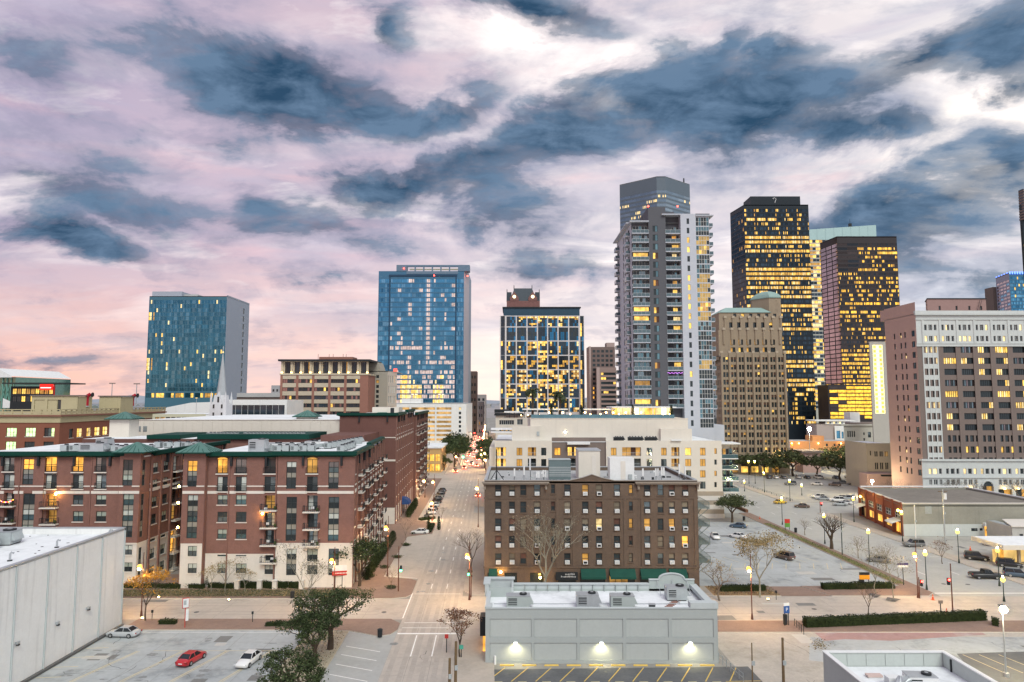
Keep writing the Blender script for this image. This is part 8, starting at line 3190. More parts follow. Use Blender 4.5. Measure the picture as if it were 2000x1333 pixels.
	b.mb('wall').box(px_x(462,430,790),430,0,px_x(548,430,790),460,px_z(776,430),M_taupe)
	b.mb('roof').box(px_x(464,430,770),429,px_z(776,430),px_x(548,430,770),461,px_z(768,430),M_roofg)
	b.done()


G_gold=glass('glass_green_gold',(.30,.34,.18),.4,.15,.2)
left_far()


def far_street():
	# slim pair behind the blue tower, and the end of the street
	for(p0,p1,pt,Y,col,lab)in((905,919,727,640,(.34,.33,.33),'slim grey tower just right of the blue tower'),(918.5,931,725.5,655,(.19,.13,.115),'slim brown tower right of the slim grey one'),
									 (931,949,771,760,(.40,.37,.36),'pale mid-rise at the far end of the street'),(934,944,785,640,(.22,.19,.21),'violet grey block low at the far end of the street'),
									 (1137,1153,786,900,(.45,.42,.40),'pale block in the gap right of the grid tower'),(1392,1402,640,900,(.3,.3,.33),'grey sliver between the two beige and white towers'),
									 (530,546,753,700,(.40,.40,.42),'pale box just left of the lit brick office'),(1840,1900,700,900,(.2,.2,.2),'block hidden behind the brown office')):
		b=Building('office_block',lab,'building',px_x((p0+p1)/2,Y),Y+10)
		x0,x1=px_x(p0,Y),px_x(p1,Y)
		zt=px_z(pt,Y)
		m=pm('far_'+lab.split()[1]+str(p0),col,.85,.08,.1)
		n=max(2,int((x1-x0)/4))
		hs=grid(.3,x1-x0-.3,2,zt-2,n,max(2,int(zt/7)),.5,.4,lambda i,j:bspec(M_dk,[L_dim if q.random()<.1 else G_dark],1,1,.3))
		b.facade((x0,Y),(x1,Y),0,zt,hs[:200],m)
		b.mb('wall').box(x0,Y+.6,0,x1,Y+20,zt-.05,m)
		b.done()
	# brown shop row with a black parapet on the right of the far street
	Y=305
	b=Building('shop_row','cream corner block with a black overhanging roof on the right of the far street','building',px_x(1005,Y),Y+12)
	A,Bp=(px_x(968,Y,820),Y),(px_x(1042,Y,820),Y)
	zt=px_z(812,Y)
	u=lambda p:px_x(p,Y,820)-A[0]
	hs=[(u(975),px_z(830,Y),u(1004),px_z(821,Y),bspec(M_frw,[G_dark,G_slate],7,1,.4)),(u(1010),px_z(830,Y),u(1021),px_z(819,Y),bspec(M_frw,[G_slate,G_dark],3,1,.4)),
		 (u(975),px_z(845,Y),u(1004),px_z(836,Y),bspec(M_frw,[G_grey,L_dim],7,1,.4))]
	b.facade(A,Bp,0,zt,hs,M_cream)
	b.mb('roof').box(A[0]-.6,Y-1,zt,px_x(1023,Y,810),Y+18,zt+.8,M_dk)
	b.mb('roof').box(A[0]-.6,Y+2,zt+1.2,px_x(993,Y,805),Y+14,zt+2.6,M_dk)
	b.mb('wall').box(A[0],Y+.6,0,Bp[0],Y+30,zt-.1,M_cream)
	b.done()
	# white gable roofed shop with warm shop windows on the left
	Y=330
	b=Building('restaurant','low warm lit restaurant with white flat roof on the left of the far street','restaurant',px_x(845,Y),Y+10)
	A,Bp=(px_x(826,Y,890),Y),(px_x(862,Y,890),Y)
	zt=px_z(876,Y)
	Mo=pm('restaurant_wall',(.58,.38,.18),.85,.08,.3)
	hs=grid(.4,Bp[0]-A[0]-.4,.2,zt-2.2,3,2,.8,.75,lambda i,j:bspec(M_dk,[L_warm,L_yel],2,1,.3))
	b.facade(A,Bp,0,zt,hs,Mo)
	C=(px_x(872,Y+30,880),Y+30)
	b.facade(Bp,C,0,zt,grid(1,28,.2,zt-2.2,6,2,.7,.7,lambda i,j:bspec(M_dk,[L_warm,L_dim],2,1,.3)),Mo,'side_wall')
	b.mb('roof').prism([(A[0]-.5,Y-.6),(Bp[0]+.6,Y-.6),(C[0]+.6,C[1]),(A[0]-.5,C[1])],zt,zt+.7,M_roofw)
	for i,(p,y)in enumerate(((834,865),(846,862))):pass
	b.done()
	# skyline blocks on the horizon, distance haze put into their colours, and the woods
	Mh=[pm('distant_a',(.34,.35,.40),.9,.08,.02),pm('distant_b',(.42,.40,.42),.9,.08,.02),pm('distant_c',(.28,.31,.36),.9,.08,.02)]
	qq=random.Random(8)
	labs=0
	Ylist=[]
	mb=MB()
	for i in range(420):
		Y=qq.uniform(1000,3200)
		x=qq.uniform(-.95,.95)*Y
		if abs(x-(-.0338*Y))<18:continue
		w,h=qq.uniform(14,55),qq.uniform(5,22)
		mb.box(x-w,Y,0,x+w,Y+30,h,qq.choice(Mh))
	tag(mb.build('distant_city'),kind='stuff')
	mb=MB()
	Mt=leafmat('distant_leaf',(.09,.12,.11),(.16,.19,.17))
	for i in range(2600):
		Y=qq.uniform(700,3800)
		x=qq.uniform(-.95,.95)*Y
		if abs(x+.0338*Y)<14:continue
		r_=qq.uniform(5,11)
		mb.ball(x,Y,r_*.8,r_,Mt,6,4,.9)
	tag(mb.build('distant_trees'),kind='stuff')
	mb=MB()
	for k in range(40):
		a,e=(k/40-.5)*9000,((k+1)/40-.5)*9000
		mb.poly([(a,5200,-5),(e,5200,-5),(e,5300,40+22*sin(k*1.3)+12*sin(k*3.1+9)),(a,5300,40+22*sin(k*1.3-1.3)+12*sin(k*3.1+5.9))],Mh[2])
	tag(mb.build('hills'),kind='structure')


far_street()

# ------------------------------------------------------------------ trees and hedges
M_bark=pm('bark',(.085,.062,.045),.95,.25,1.5,fine=.2)
M_barkp=pm('pale_bark',(.27,.255,.20),.9,.22,1.2,fine=.2)
M_barkg=pm('grey_bark',(.17,.135,.105),.95,.25,1.2,fine=.2)
LF={'oak':leafmat('oak_leaf',(.016,.028,.012),(.085,.115,.045)),'olive':leafmat('olive_leaf',(.03,.045,.02),(.12,.14,.06)),
	 'orange':leafmat('orange_leaf',(.30,.13,.02),(.62,.33,.05)),'rust':leafmat('rust_leaf',(.10,.045,.03),(.22,.12,.07)),
	 'tan':leafmat('tan_leaf',(.16,.12,.05),(.38,.30,.15)),'grey':leafmat('dry_leaf',(.14,.12,.08),(.34,.31,.22)),
	 'hedge':leafmat('hedge_leaf',(.008,.016,.007),(.040,.058,.018)),'palm':leafmat('palm_leaf',(.02,.035,.016),(.10,.12,.06))}


def leaf(mb,c,s,mat,rr):
	a=Vector((rr.gauss(0,1),rr.gauss(0,1),rr.gauss(0,.7))).normalized()
	b=a.cross(Vector((rr.gauss(0,1),rr.gauss(0,1),rr.gauss(0,1)))).normalized()
	a,b=a*s,b*s*.62
	c=Vector(c)
	mb.poly([c-a,c-b,c+a,c+b],mat)


def make_tree(name,label,x,y,h,bark,lf=None,seed=1,trunk_h=.3,spread=.55,r0=None,levels=5,leaves=12,lsize=.22,z=.13,group=None,up=.25,flat=1.0,twig=2,lean=0.0,clump=1.0):
	rr=random.Random(seed)
	t=thing(name,label,'tree',(x,y,z),0,group)
	tm,lm=MB(),MB()
	r0=r0 or h*.022
	tips=[]

	def grow(p,d,L,r,lev):
		e=p+d*L
		mid=p+d*L*.5+Vector((rr.gauss(0,1),rr.gauss(0,1),0))*L*.06
		tm.tube([p,mid,e],[r,r*.85,r*.66],bark,6 if lev<2 else 4 if lev<4 else 3,False)
		if lev>=levels:
			tips.append(e)
			return
		n=3 if lev<2 or rr.random()<.35 else 2
		if lev>=levels-2:n=twig
		ph=rr.uniform(0,6.28)
		for k in range(n):
			a=ph+k*2*pi/n+rr.uniform(-.5,.5)
			s=spread*rr.uniform(.65,1.25)
			side=Vector((cos(a),sin(a),0))
			nd=(d+side*s*1.25+Vector((0,0,up*rr.uniform(-.4,1)))).normalized()
			nd.z*=flat
			grow(e,nd.normalized(),L*rr.uniform(.62,.86),r*.62,lev+1)
	th=h*trunk_h
	grow(Vector((0,0,-.1)),Vector((lean,0,1)).normalized(),th,r0,0)
	zt=max(p.z for p in tips)
	k=(h-th*.0)/zt
	tm.v=[(a*k,b*k,c*k)for a,b,c in tm.v]
	tm.build('trunk',t)
	if lf:
		for p in tips:
			for _ in range(leaves):
				c=Vector((p.x+rr.gauss(0,h*.035*clump),p.y+rr.gauss(0,h*.035*clump),p.z+rr.gauss(0,h*.026*clump)))*k
				leaf(lm,c,lsize*rr.uniform(.6,1.3),LF[lf],rr)
		lm.build('crown',t)
	return t


def at(px,py,top,**k):
	"""foot of something at a photo pixel on the ground, and its height if its top shows at py = top"""
	x,y=G(px,py,.13)
	return x,y,XZ(px,top,y)[1]-.13


def tree_at(name,label,px,py,top,bark,lf=None,**k):
	x,y,h=at(px,py,top)
	return make_tree(name,label,x,y,h,bark,lf,**k)


OAK=dict(trunk_h=.17,spread=.66,levels=6,leaves=30,lsize=.125,up=.2,twig=2,clump=.62)
tree_at('oak_tree','largest dark evergreen oak, spreading over the pavement corner by the road',645,1268,1150,M_bark,'oak',seed=3,r0=.26,**OAK)
tree_at('oak_tree','middle dark evergreen oak between the parking lot and the larger oak',614,1296,1200,M_bark,'oak',seed=8,r0=.22,**OAK)
tree_at('oak_tree','round dark evergreen oak cut by the bottom edge of the picture',568,1395,1276,M_bark,'oak',seed=14,r0=.26,**dict(OAK,spread=.8))
tree_at('sycamore_tree','thin pale sycamore with a few dry leaves by the left cross street',598,1213,1062,M_barkp,'grey',seed=5,trunk_h=.36,spread=.5,levels=6,leaves=3,lsize=.13,r0=.17,up=.4)
tree_at('orange_leaf_tree','small street tree with glowing orange leaves beside the white warehouse',284,1212,1112,M_bark,'orange',seed=6,trunk_h=.3,spread=.6,levels=5,leaves=13,lsize=.14,r0=.13,up=.3)
tree_at('street_tree','young tree with rust brown leaves on the pavement left of the grey store',898,1283,1190,M_bark,'rust',seed=9,trunk_h=.24,spread=.5,levels=5,leaves=12,lsize=.13,r0=.12,up=.45)
tree_at('bare_tree','bare dark street tree left of the brown hotel',922,1118,1028,M_barkg,None,seed=12,trunk_h=.26,spread=.5,levels=7,r0=.16,up=.4)
x,y,h=at(1063,1168,985)
make_tree('sycamore_tree','big bare sycamore with pale limbs in front of the brown hotel',5.9,122.6,15.6,M_barkp,'grey',seed=17,trunk_h=.22,spread=.46,levels=7,leaves=2,lsize=.12,r0=.30,up=.5)
tree_at('autumn_tree','tan leaved tree behind the brown street lamp, right of the grey store',1484,1166,1040,M_barkp,'tan',seed=21,trunk_h=.26,spread=.52,levels=6,leaves=13,lsize=.15,r0=.17,up=.4)
tree_at('bare_tree','bare brown thicket tree right behind the curved gable of the grey store',1405,1172,1095,M_barkg,'tan',seed=25,trunk_h=.2,spread=.75,levels=6,leaves=2,lsize=.11,r0=.12)
tree_at('round_tree','round green tree in front of the mid-rise stone foot',1430,1020,970,M_bark,'olive',seed=28,trunk_h=.2,spread=.85,levels=6,leaves=22,lsize=.22,r0=.2,up=.1)
tree_at('bare_tree','bare forked tree on the verge of the right parking lot',1624,1072,1003,M_bark,None,seed=31,trunk_h=.14,spread=.5,levels=7,r0=.22,up=.4)
tree_at('bare_tree','small bare tree on a kerb island before the long grey wall',1840,1101,1050,M_barkg,'rust',seed=33,trunk_h=.34,spread=.6,levels=6,leaves=1,lsize=.12,r0=.12)
for i,(px,py,tp,bk,lab)in enumerate(((1711,1160,1062,M_barkp,'pale trunked bare tree in the left planting pit on the right pavement'),(1745,1168,1072,M_barkp,'pale trunked bare tree in the right planting pit on the right pavement'),
										 (1676,1090,1045,M_barkg,'thin bare sapling on the verge nearest the tall verge lamp'),(1730,1115,1052,M_barkg,'thin bare sapling on the verge left of the board sign'),
										 (1572,1045,1010,M_barkg,'slim bare sapling at the far end of the verge'),(1697,1205,1135,M_bark,'thin leafless sapling beside the long dark hedge'))):
	tree_at('bare_tree',lab,px,py,tp,bk,'grey' if i<2 else None,seed=40+i,trunk_h=.3,spread=.5,levels=6,leaves=2,lsize=.11,r0=.10,up=.4,group='bare trees by the right cross street')
for i,(px,py,tp)in enumerate(((440,1160,1088),(412,1158,1104),(478,1156,1108))):
	tree_at('bare_tree',['tallest of the slim pale saplings before the white stone base','leftmost slim pale sapling before the white stone base','short pale sapling near the hedge before the stone base'][i],px,py,tp,M_barkp,'tan',seed=50+i,trunk_h=.3,spread=.5,levels=6,leaves=2,lsize=.10,r0=.08,group='saplings before the apartments')
for i,(px,py,tp)in enumerate(((1760,978,925),(1868,984,920),(1905,984,924),(1990,984,930))):
	x,y=px_x(px,224,950),224
	make_tree('bare_tree',['bare tree at the foot of the pink flank','bare tree before the white arcade, left of the dark arch','bare tree almost touching the dark arch','bare tree at the right picture edge before the arcade'][i],x,y,9.5,M_barkg,None,seed=60+i,trunk_h=.25,spread=.55,levels=7,r0=.2,group='bare trees before the arcade')
tree_at('evergreen_tree','dark slim evergreen at the corner of the brick apartments',702,1145,1058,M_bark,'oak',seed=70,trunk_h=.12,spread=.5,levels=6,leaves=16,lsize=.2,r0=.15,up=.5)
# trees along the far street and the far car park, copies of two
ft=make_tree('street_tree','big dark tree hiding the left pavement of the far street',*T(-17.5,355),13,M_bark,'oak',seed=80,trunk_h=.2,spread=.8,levels=5,leaves=22,lsize=.5,r0=.35,up=.15,group='trees along the far street')
GS='trees along the far street'
for(t_,y_,s,lab)in((-18,372,1.0,'dark tree second along the left of the far street'),(-18,392,1.05,'dark tree third along the left of the far street'),(-18,418,1.1,'dark tree fourth along the left of the far street'),(-2.2,352,.62,'small tree nearest on the right of the far street'),(-2.0,372,.7,'small tree second on the right of the far street'),
						 (-1.8,400,.8,'tree third on the right of the far street'),(-2,440,.8,'tree fourth on the right of the far street'),(-18.5,450,.9,'tree fifth along the left of the far street'),(-22,340,.55,'small tree beside the lit restaurant')):
	dup(ft,(*T(t_,y_),.13),t_*7+y_,lab,GS,s)
GP='trees behind the far car park'
pt=make_tree('park_tree','broad dark tree at the foot of the stone tower',px_x(1492,318,905),318,10,M_bark,'olive',seed=84,trunk_h=.22,spread=.9,levels=5,leaves=22,lsize=.42,r0=.3,up=.1,group=GP)
for(px,Y,s,lab)in((1463,322,.9,'dark tree leftmost at the foot of the stone tower'),(1515,312,.8,'small tree in lamp light before the stone tower'),(1548,316,1.15,'big dark tree at the right corner of the stone tower'),(1596,312,.95,'flat crowned tree left of the middle of the far car park'),
						(1640,300,1.05,'broad tree nearest the middle of the far car park'),(1668,326,1.0,'tree beside the small beige block'),(1618,345,1.0,'tree behind the flat crowned tree'),(1655,352,1.1,'tree below the classical building'),(1690,340,1.0,'tree wedged against the beige block'),(1572,340,.9,'tree before the pink shed'),(1682,372,.9,'farthest tree right under the classical cornice')):
	dup(pt,(px_x(px,Y,900),Y,.0),px*1.7,lab,GP,s)


def hedge(label,pts,w,h,seed=1,z=.13,mat='hedge',group=None,ls=.10):
	"""clipped hedge along points: dense box of leaves over a dark core"""
	rr=random.Random(seed)
	cx,cy=pts[0]
	t=thing('hedge',label,'hedge',(cx,cy,z),0,group)
	core,lm=MB(),MB()
	for(a,b)in zip(pts,pts[1:]):
		ln=sqrt((b[0]-a[0])**2+(b[1]-a[1])**2)
		an=atan2(b[1]-a[1],b[0]-a[0])
		core.obox((a[0]+b[0])/2-cx,(a[1]+b[1])/2-cy,0,ln,w*.8,h*.9,an,LF[mat])
		n=int((ln*w*1.0+2*ln*h+2*w*h)*55)
		for _ in range(min(n,7000)):
			f=rr.random()*(w+2*h)
			u=rr.uniform(-.1,ln+.1)
			if f<w:v,zz=f-w/2,h
			elif f<w+h:v,zz=-w/2,f-w
			else:v,zz=w/2,f-w-h
			if rr.random()<.06:u=rr.choice([0,ln]);v=rr.uniform(-w/2,w/2);zz=rr.uniform(0,h)
			v+=rr.gauss(0,.05);zz+=rr.gauss(0,.06)+.08*sin(u*1.7+seed)
			leaf(lm,(a[0]-cx+cos(an)*u-sin(an)*v,a[1]-cy+sin(an)*u+cos(an)*v,zz),ls,LF[mat],rr)
	core.build('core',t)
	lm.build('foliage',t)
	return t


hedge('long dark clipped hedge running along the near side of the right cross street',[G(1572,1226),G(1922,1212)],1.3,1.35,1)
hedge('short round hedge just right of the long dark hedge',[G(1938,1222),G(1950,1224)],1.2,1.0,2)
hedge('dark clipped hedge below the yellow parking board',[G(1606,1152),G(1744,1150)],1.2,1.05,3)
hedge('dark hedge behind the brown street lamp right of the store',[G(1406,1156),G(1494,1155)],1.2,1.0,4)
hedge('low dark hedge beside the oaks along the near lot',[G(520,1224),G(602,1222)],.9,.55,5)
hedge('short low hedge between orange tree and red pylon sign',[G(312,1220),G(344,1220)],.9,.6,6)
for i,(a,e)in enumerate(((236,352),(360,398),(408,462),(470,502),(513,533),(541,560),(566,586))):
	hedge(['hedge at the foot of the left brick wing','first hedge right of the courtyard','hedge with shrubs before the recessed brick bay','boxy hedge between the first two stone posts','boxy hedge between the middle stone posts','short boxy hedge left of the bare sycamore','last short boxy hedge before the corner'][i],
		 [G(a,1149),G(e,1151)],.9,1.15 if i>2 else .8,10+i,group='hedges before the apartments')
GH='columnar shrubs along the apartment side'
cy_=None


def column(label,x,y,h,w,seed,group=None,z=.13):
	rr=random.Random(seed)
	t=thing('cypress',label,'shrub',(x,y,z),0,group)
	a,b=MB(),MB()
	a.cyl(0,0,0,h*.9,w*.3,LF['hedge'],6,.05)
	for _ in range(620):
		zz=rr.random()**.8*h
		r_=w*.5*(1-(zz/h)**2.2)**.5*rr.uniform(.75,1.1)
		an=rr.uniform(0,6.28)
		leaf(b,(r_*cos(an),r_*sin(an),zz),.11,LF['hedge'],rr)
	a.build('trunk',t)
	b.build('foliage',t)
	return t


c0=column('dark columnar shrub nearest the crossing in the row by the apartments',*T(-23.6,136),2.5,1.5,3,GH)
for k in range(1,20):dup(c0,(*T(-23.6,136+k*1.95),.13),k*1.3,f'dark columnar shrub, {ORD[k]} from the crossing in the row by the apartments',GH,(1,1,q.uniform(.8,1.15)))
for k in range(9):dup(c0,(*T(-23.8,206+k*2.6),.13),k*2.1,f'dark shrub, {ORD[k]} from the front in the row beyond the blue awning','shrubs beyond the blue awning',1.1)
c1=column('tall thin cypress left of its twin by the garage entrance',*G(837,1035),3.6,1.0,4)
dup(c1,(*G(857,1036),.13),2.0,'tall thin cypress right of its twin by the garage entrance')
for(px,lab)in((462,'small cone shrub on the first stone post'),(507,'small cone shrub on the second stone post'),(405,'small cone shrub left of the first stone post')):
	dup(c1,(*G(px,1146),.13),px*1.0,lab,'cone shrubs before the apartments',(1.2,1.2,.62))
Yt=212
for(px,lab)in((1077,'dark cypress between the two palms on the terrace'),(1135,'dark cypress right of the palms on the terrace'),(1236,'dark cypress at the left of the lit pavilion'),(1311,'dark cypress at the right of the lit pavilion')):
	dup(c1,(px_x(px,Yt,805),Yt,Z_DECK),px*1.0,lab,'cypresses on the roof terrace',1.15)
# planted islands in the left pavement
for i,(px,py)in enumerate(((793,1066),(776,1090),(751,1110),(722,1128),(764,1150))):
	x,y=G(px,py)
	t=thing('planting_bed',['farthest round shrub bed cut into the left pavement','second farthest shrub bed in the left pavement','middle shrub bed in the left pavement','shrub bed second nearest the crossing','shrub bed nearest the crossing with a signal pole'][i],'plants',(x,y,.13),0,'shrub beds in the left pavement')
	mb=MB();mb.cyl(0,0,0,.06,.95,M_bark,10);mb.build('soil',t)
	rr=random.Random(90+i)
	mb=MB()
	for _ in range(260):leaf(mb,(rr.gauss(0,.45),rr.gauss(0,.4),rr.uniform(.05,.45)),.12,LF['oak'],rr)
	mb.build('foliage',t)
hedge('long planted island with shrubs along the parked cars',[T(-20.0,181),T(-15.6,183),T(-15.6,194)],1.2,.5,30)
hedge('planted island with low shrubs behind the white hatchback',[T(-19.8,201),T(-16,204)],2.0,.5,31)
# small bare street trees in the left pavement
for i,(px,py,tp)in enumerate(((792,1063,1003),(758,1088,1040),(862,1020,985),(764,1152,1105))):
	tree_at('bare_tree',['bare sapling by the farthest bed of the left pavement','bare sapling leaning over the second shrub bed','bare sapling near the two thin cypresses','bare sapling in the bed at the crossing'][i],px,py,tp,M_barkg,None,seed=100+i,trunk_h=.35,spread=.5,levels=6,r0=.07,group='bare saplings on the left pavement')


def palm(label,px,Y,top):
	rr=random.Random(px)
	x=px_x(px,Y,790)
	h=px_z(top,Y)-Z_DECK
	t=thing('palm_tree',label,'palm tree',(x,Y,Z_DECK),0,'palms on the roof terrace')
	mb=MB();mb.tube([(0,0,0),(.1,0,h*.5),(0,0,h*.8)],[.42,.34,.40],M_bark,8);mb.build('trunk',t)
	for k in range(34):
		mb=MB()
		a,e=rr.uniform(0,6.28),rr.uniform(-.3,1.25)
		L=rr.uniform(2.6,3.6)
		pts=[]
		for i in range(7):
			u=i/6
			el=e-1.5*u*u
			pts.append(Vector((cos(a)*L*u*cos(el*.6),sin(a)*L*u*cos(el*.6),h*.8+L*(sin(e)*u-.75*u*u))))
		mb.tube(pts,[.05-.006*i for i in range(7)],LF['palm'],3,False)
		sd=Vector((-sin(a),cos(a),0))
		for i in range(1,7):
			for f in(0,.5):
				p=pts[i-1].lerp(pts[i],f)
				w=.55*(1-abs(i/6-.5))
				for s in(-1,1):
					mb.poly([p,p+sd*s*w+Vector((0,0,-.22)),p+sd*s*w*.9+(pts[i]-pts[i-1])*.5+Vector((0,0,-.25)),p+(pts[i]-pts[i-1])*.3],LF['palm'])
		mb.build('frond',t)


palm('left palm with drooping fronds on the roof terrace',1040,219,751)
palm('right palm with drooping fronds on the roof terrace',1093,219,758)
rr=random.Random(3)
mb=MB()
for _ in range(5200):
	x,y=rr.uniform(-73,-25),rr.uniform(124.3,128.6)
	leaf(mb,(x,y,.14+rr.random()**2*.5),.12,LF[rr.choice(['oak','tan','olive','grey'])],rr)
for _ in range(1500):
	x,y=rr.uniform(36.5,48),rr.uniform(125.4,131.2)
	leaf(mb,(x,y,.14+rr.random()*.12),.12,LF[rr.choice(['tan','rust','grey'])],rr)
for _ in range(1300):
	x,y=T(rr.uniform(77.4,79.3),rr.uniform(133,196))
	leaf(mb,(x,y,.14+rr.random()*.15),.12,LF[rr.choice(['tan','olive','grey'])],rr)
for _ in range(260):
	x,y=G(rr.gauss(1600,9),rr.gauss(1264,4))
	leaf(mb,(x,y,rr.random()**2*1.0),.10,LF[rr.choice(['tan','rust','grey'])],rr)
for _ in range(900):
	x,y=T(rr.uniform(-27,-21.3),rr.uniform(72,106))
	leaf(mb,(x,y,.14+rr.random()**2*.2),.10,LF[rr.choice(['tan','olive','rust'])],rr)
tag(mb.build('ground_cover'),kind='stuff')

# ------------------------------------------------------------------ white flat roofed block cut by the bottom right corner
def corner_block():
	Y=79.0
	x0,zt=XZ(1607,1273,Y)
	x1=XZ(1842,1265,Y)[0]
	b=Building('flat_roofed_block','white walled block with high parapet and machines on its roof, bottom right','building',43,72)
	Mw=pm('block_wall',(.50,.545,.52),.8,.07,.3,streak=.1)
	w=b.mb('wall')
	w.box(x0,58,0,x0+.3,Y,zt,Mw)
	w.box(x1-.3,58,0,x1,Y-.3,zt,Mw)
	w.box(x0+.3,Y-.3,0,x1,Y,zt,Mw)
	b.mb('roof').box(x0+.3,58,zt-1.7,x1-.3,Y-.3,zt-1.5,M_roofw)
	c=b.mb('coping')
	c.box(x0-.1,Y-.4,zt,x1+.1,Y+.1,zt+.12,M_acw)
	for xx in(x0,x1-.3):
		c.box(xx-.1,68.01,zt,xx+.4,Y-.41,zt+.12,M_acw)
		c.box(xx-.1,58,zt-.12,xx+.4,68,zt-.005,M_acw)
	for k in range(6):
		mb=MB();a=x0+.35+(x1-x0-.7)*k/6
		mb.box(a+.04,Y-.36,zt-1.4,a+(x1-x0-.7)/6-.04,Y-.31,zt-.1,Mw);b.one('panel',mb)
	for yy in(77.2,70.6):
		mb=MB();mb.box(x1-.42,yy-.1,zt-1.5,x1-.31,yy+.1,zt-.2,M_dk);b.one('drain_pipe',mb)
	mb=MB();mb.tube([(x0-.2,70.5,0),(x0-.2,70.5,3.6)],.16,M_dk,6);mb.box(x0-.5,70.2,3.6,x0,70.8,4.2,M_dk);b.one('downpipe',mb)
	b.done()
	z=zt-1.5
	ac_unit('roof_unit',XZ(1803,1312,72)[0],72.6,z,2.8,1.6,1.5,-.1,'white air handler with a dark round fan on the bottom right roof',None,M_acw)
	t=thing('roof_duct','fat bent silver duct on the bottom right roof','duct',(XZ(1768,1310,72)[0],72.3,z))
	mb=MB();mb.tube([(-.9,-.5,0),(-.9,-.5,.9),(-.5,-.3,1.25),(.5,0,1.2),(1.2,.1,1.0)],.42,M_metal,9);mb.build('elbow',t)
	mb=MB();mb.tube([(-.6,-1.5,.4),(.4,-1.5,.45),(1.0,-1.0,.5)],.4,M_metal,9);mb.build('lower_duct',t)
	mb=MB();mb.box(-1.2,.6,0,.2,1.6,1.0,M_acw);mb.build('curb',t)
	t=thing('skylight','flat grey skylight on the bottom right roof','skylight',(XZ(1725,1306,73)[0],73.2,z))
	mb=MB();mb.box(-.6,-.5,0,.6,.5,.14,M_dk);mb.build('pane',t)
	mb=MB();mb.box(-.75,-.65,0,.75,.65,.08,M_acw);mb.build('frame',t)
	t=thing('roof_hatch','pinkish roof hatch near the back parapet of the bottom right roof','hatch',(XZ(1713,1291,75)[0],75.8,z))
	mb=MB();mb.box(-.8,-.35,.1,.8,.35,.3,pm('hatch_pink',(.6,.46,.42),.8,.1,.5));mb.build('lid',t)
	mb=MB();mb.box(-.7,-.3,0,.7,.3,.1,M_acw);mb.build('curb',t)
	ac_unit('roof_unit',XZ(1790,1335,69)[0],69.0,z,2.4,1.5,1.2,0,'white unit at the bottom picture edge on the bottom right roof',None,M_acw)


corner_block()

# ------------------------------------------------------------------ street lamps, signals, signs
M_pole=pm('brown_pole',(.14,.055,.035),.6,.15,.8)
M_poleg=pm('green_black_pole',(.03,.045,.038),.5,.15,.8)
M_wood=pm('wood_pole',(.16,.11,.06),.9,.25,.6,fine=.2)
E_or=em('sodium_globe',(1,.42,.07),2.2,0)
E_orb=em('sodium_bulb',(1,.62,.27),2300,0)
E_yeb=em('yellow_bulb',(1,.72,.22),1500,0)
E_ye=em('yellow_globe',(1,.74,.10),2.4,0)
E_wh=em('flood_white',(1,.80,.45),700,0)


def lamp(name,label,x,y,h,kind,group,z=.13):
	t=thing(name,label,'street lamp',(x,y,z),0,group)
	m=M_poleg if kind=='y' else M_pole
	mb=MB();mb.tube([(0,0,0),(0,0,h if kind=='y' else h+2.2)],[.10,.06],m,7);mb.build('pole',t)
	mb=MB();mb.cyl(0,0,0,.9,.22,m,8,.12);mb.build('base',t)
	if kind=='y':
		mb=MB();mb.ball(0,0,h+.38,.36,E_ye,10,6,1.15);mb.build('globe',t)
		mb=MB();mb.ball(0,0,h+.86,.13,E_yeb,8,5);mb.build('bulb',t)
	else:
		mb=MB();mb.tube([(0,0,h+.5),(-.35,-.2,h+.5),(-.45,-.3,h+.3)],.04,m,5);mb.build('arm',t)
		mb=MB();mb.ball(-.45,-.3,h,.36,E_or,10,6);mb.build('globe',t)
		mb=MB();mb.ball(-.45,-.42,h-.34,.17,E_orb,8,5);mb.build('bulb',t)
	return t


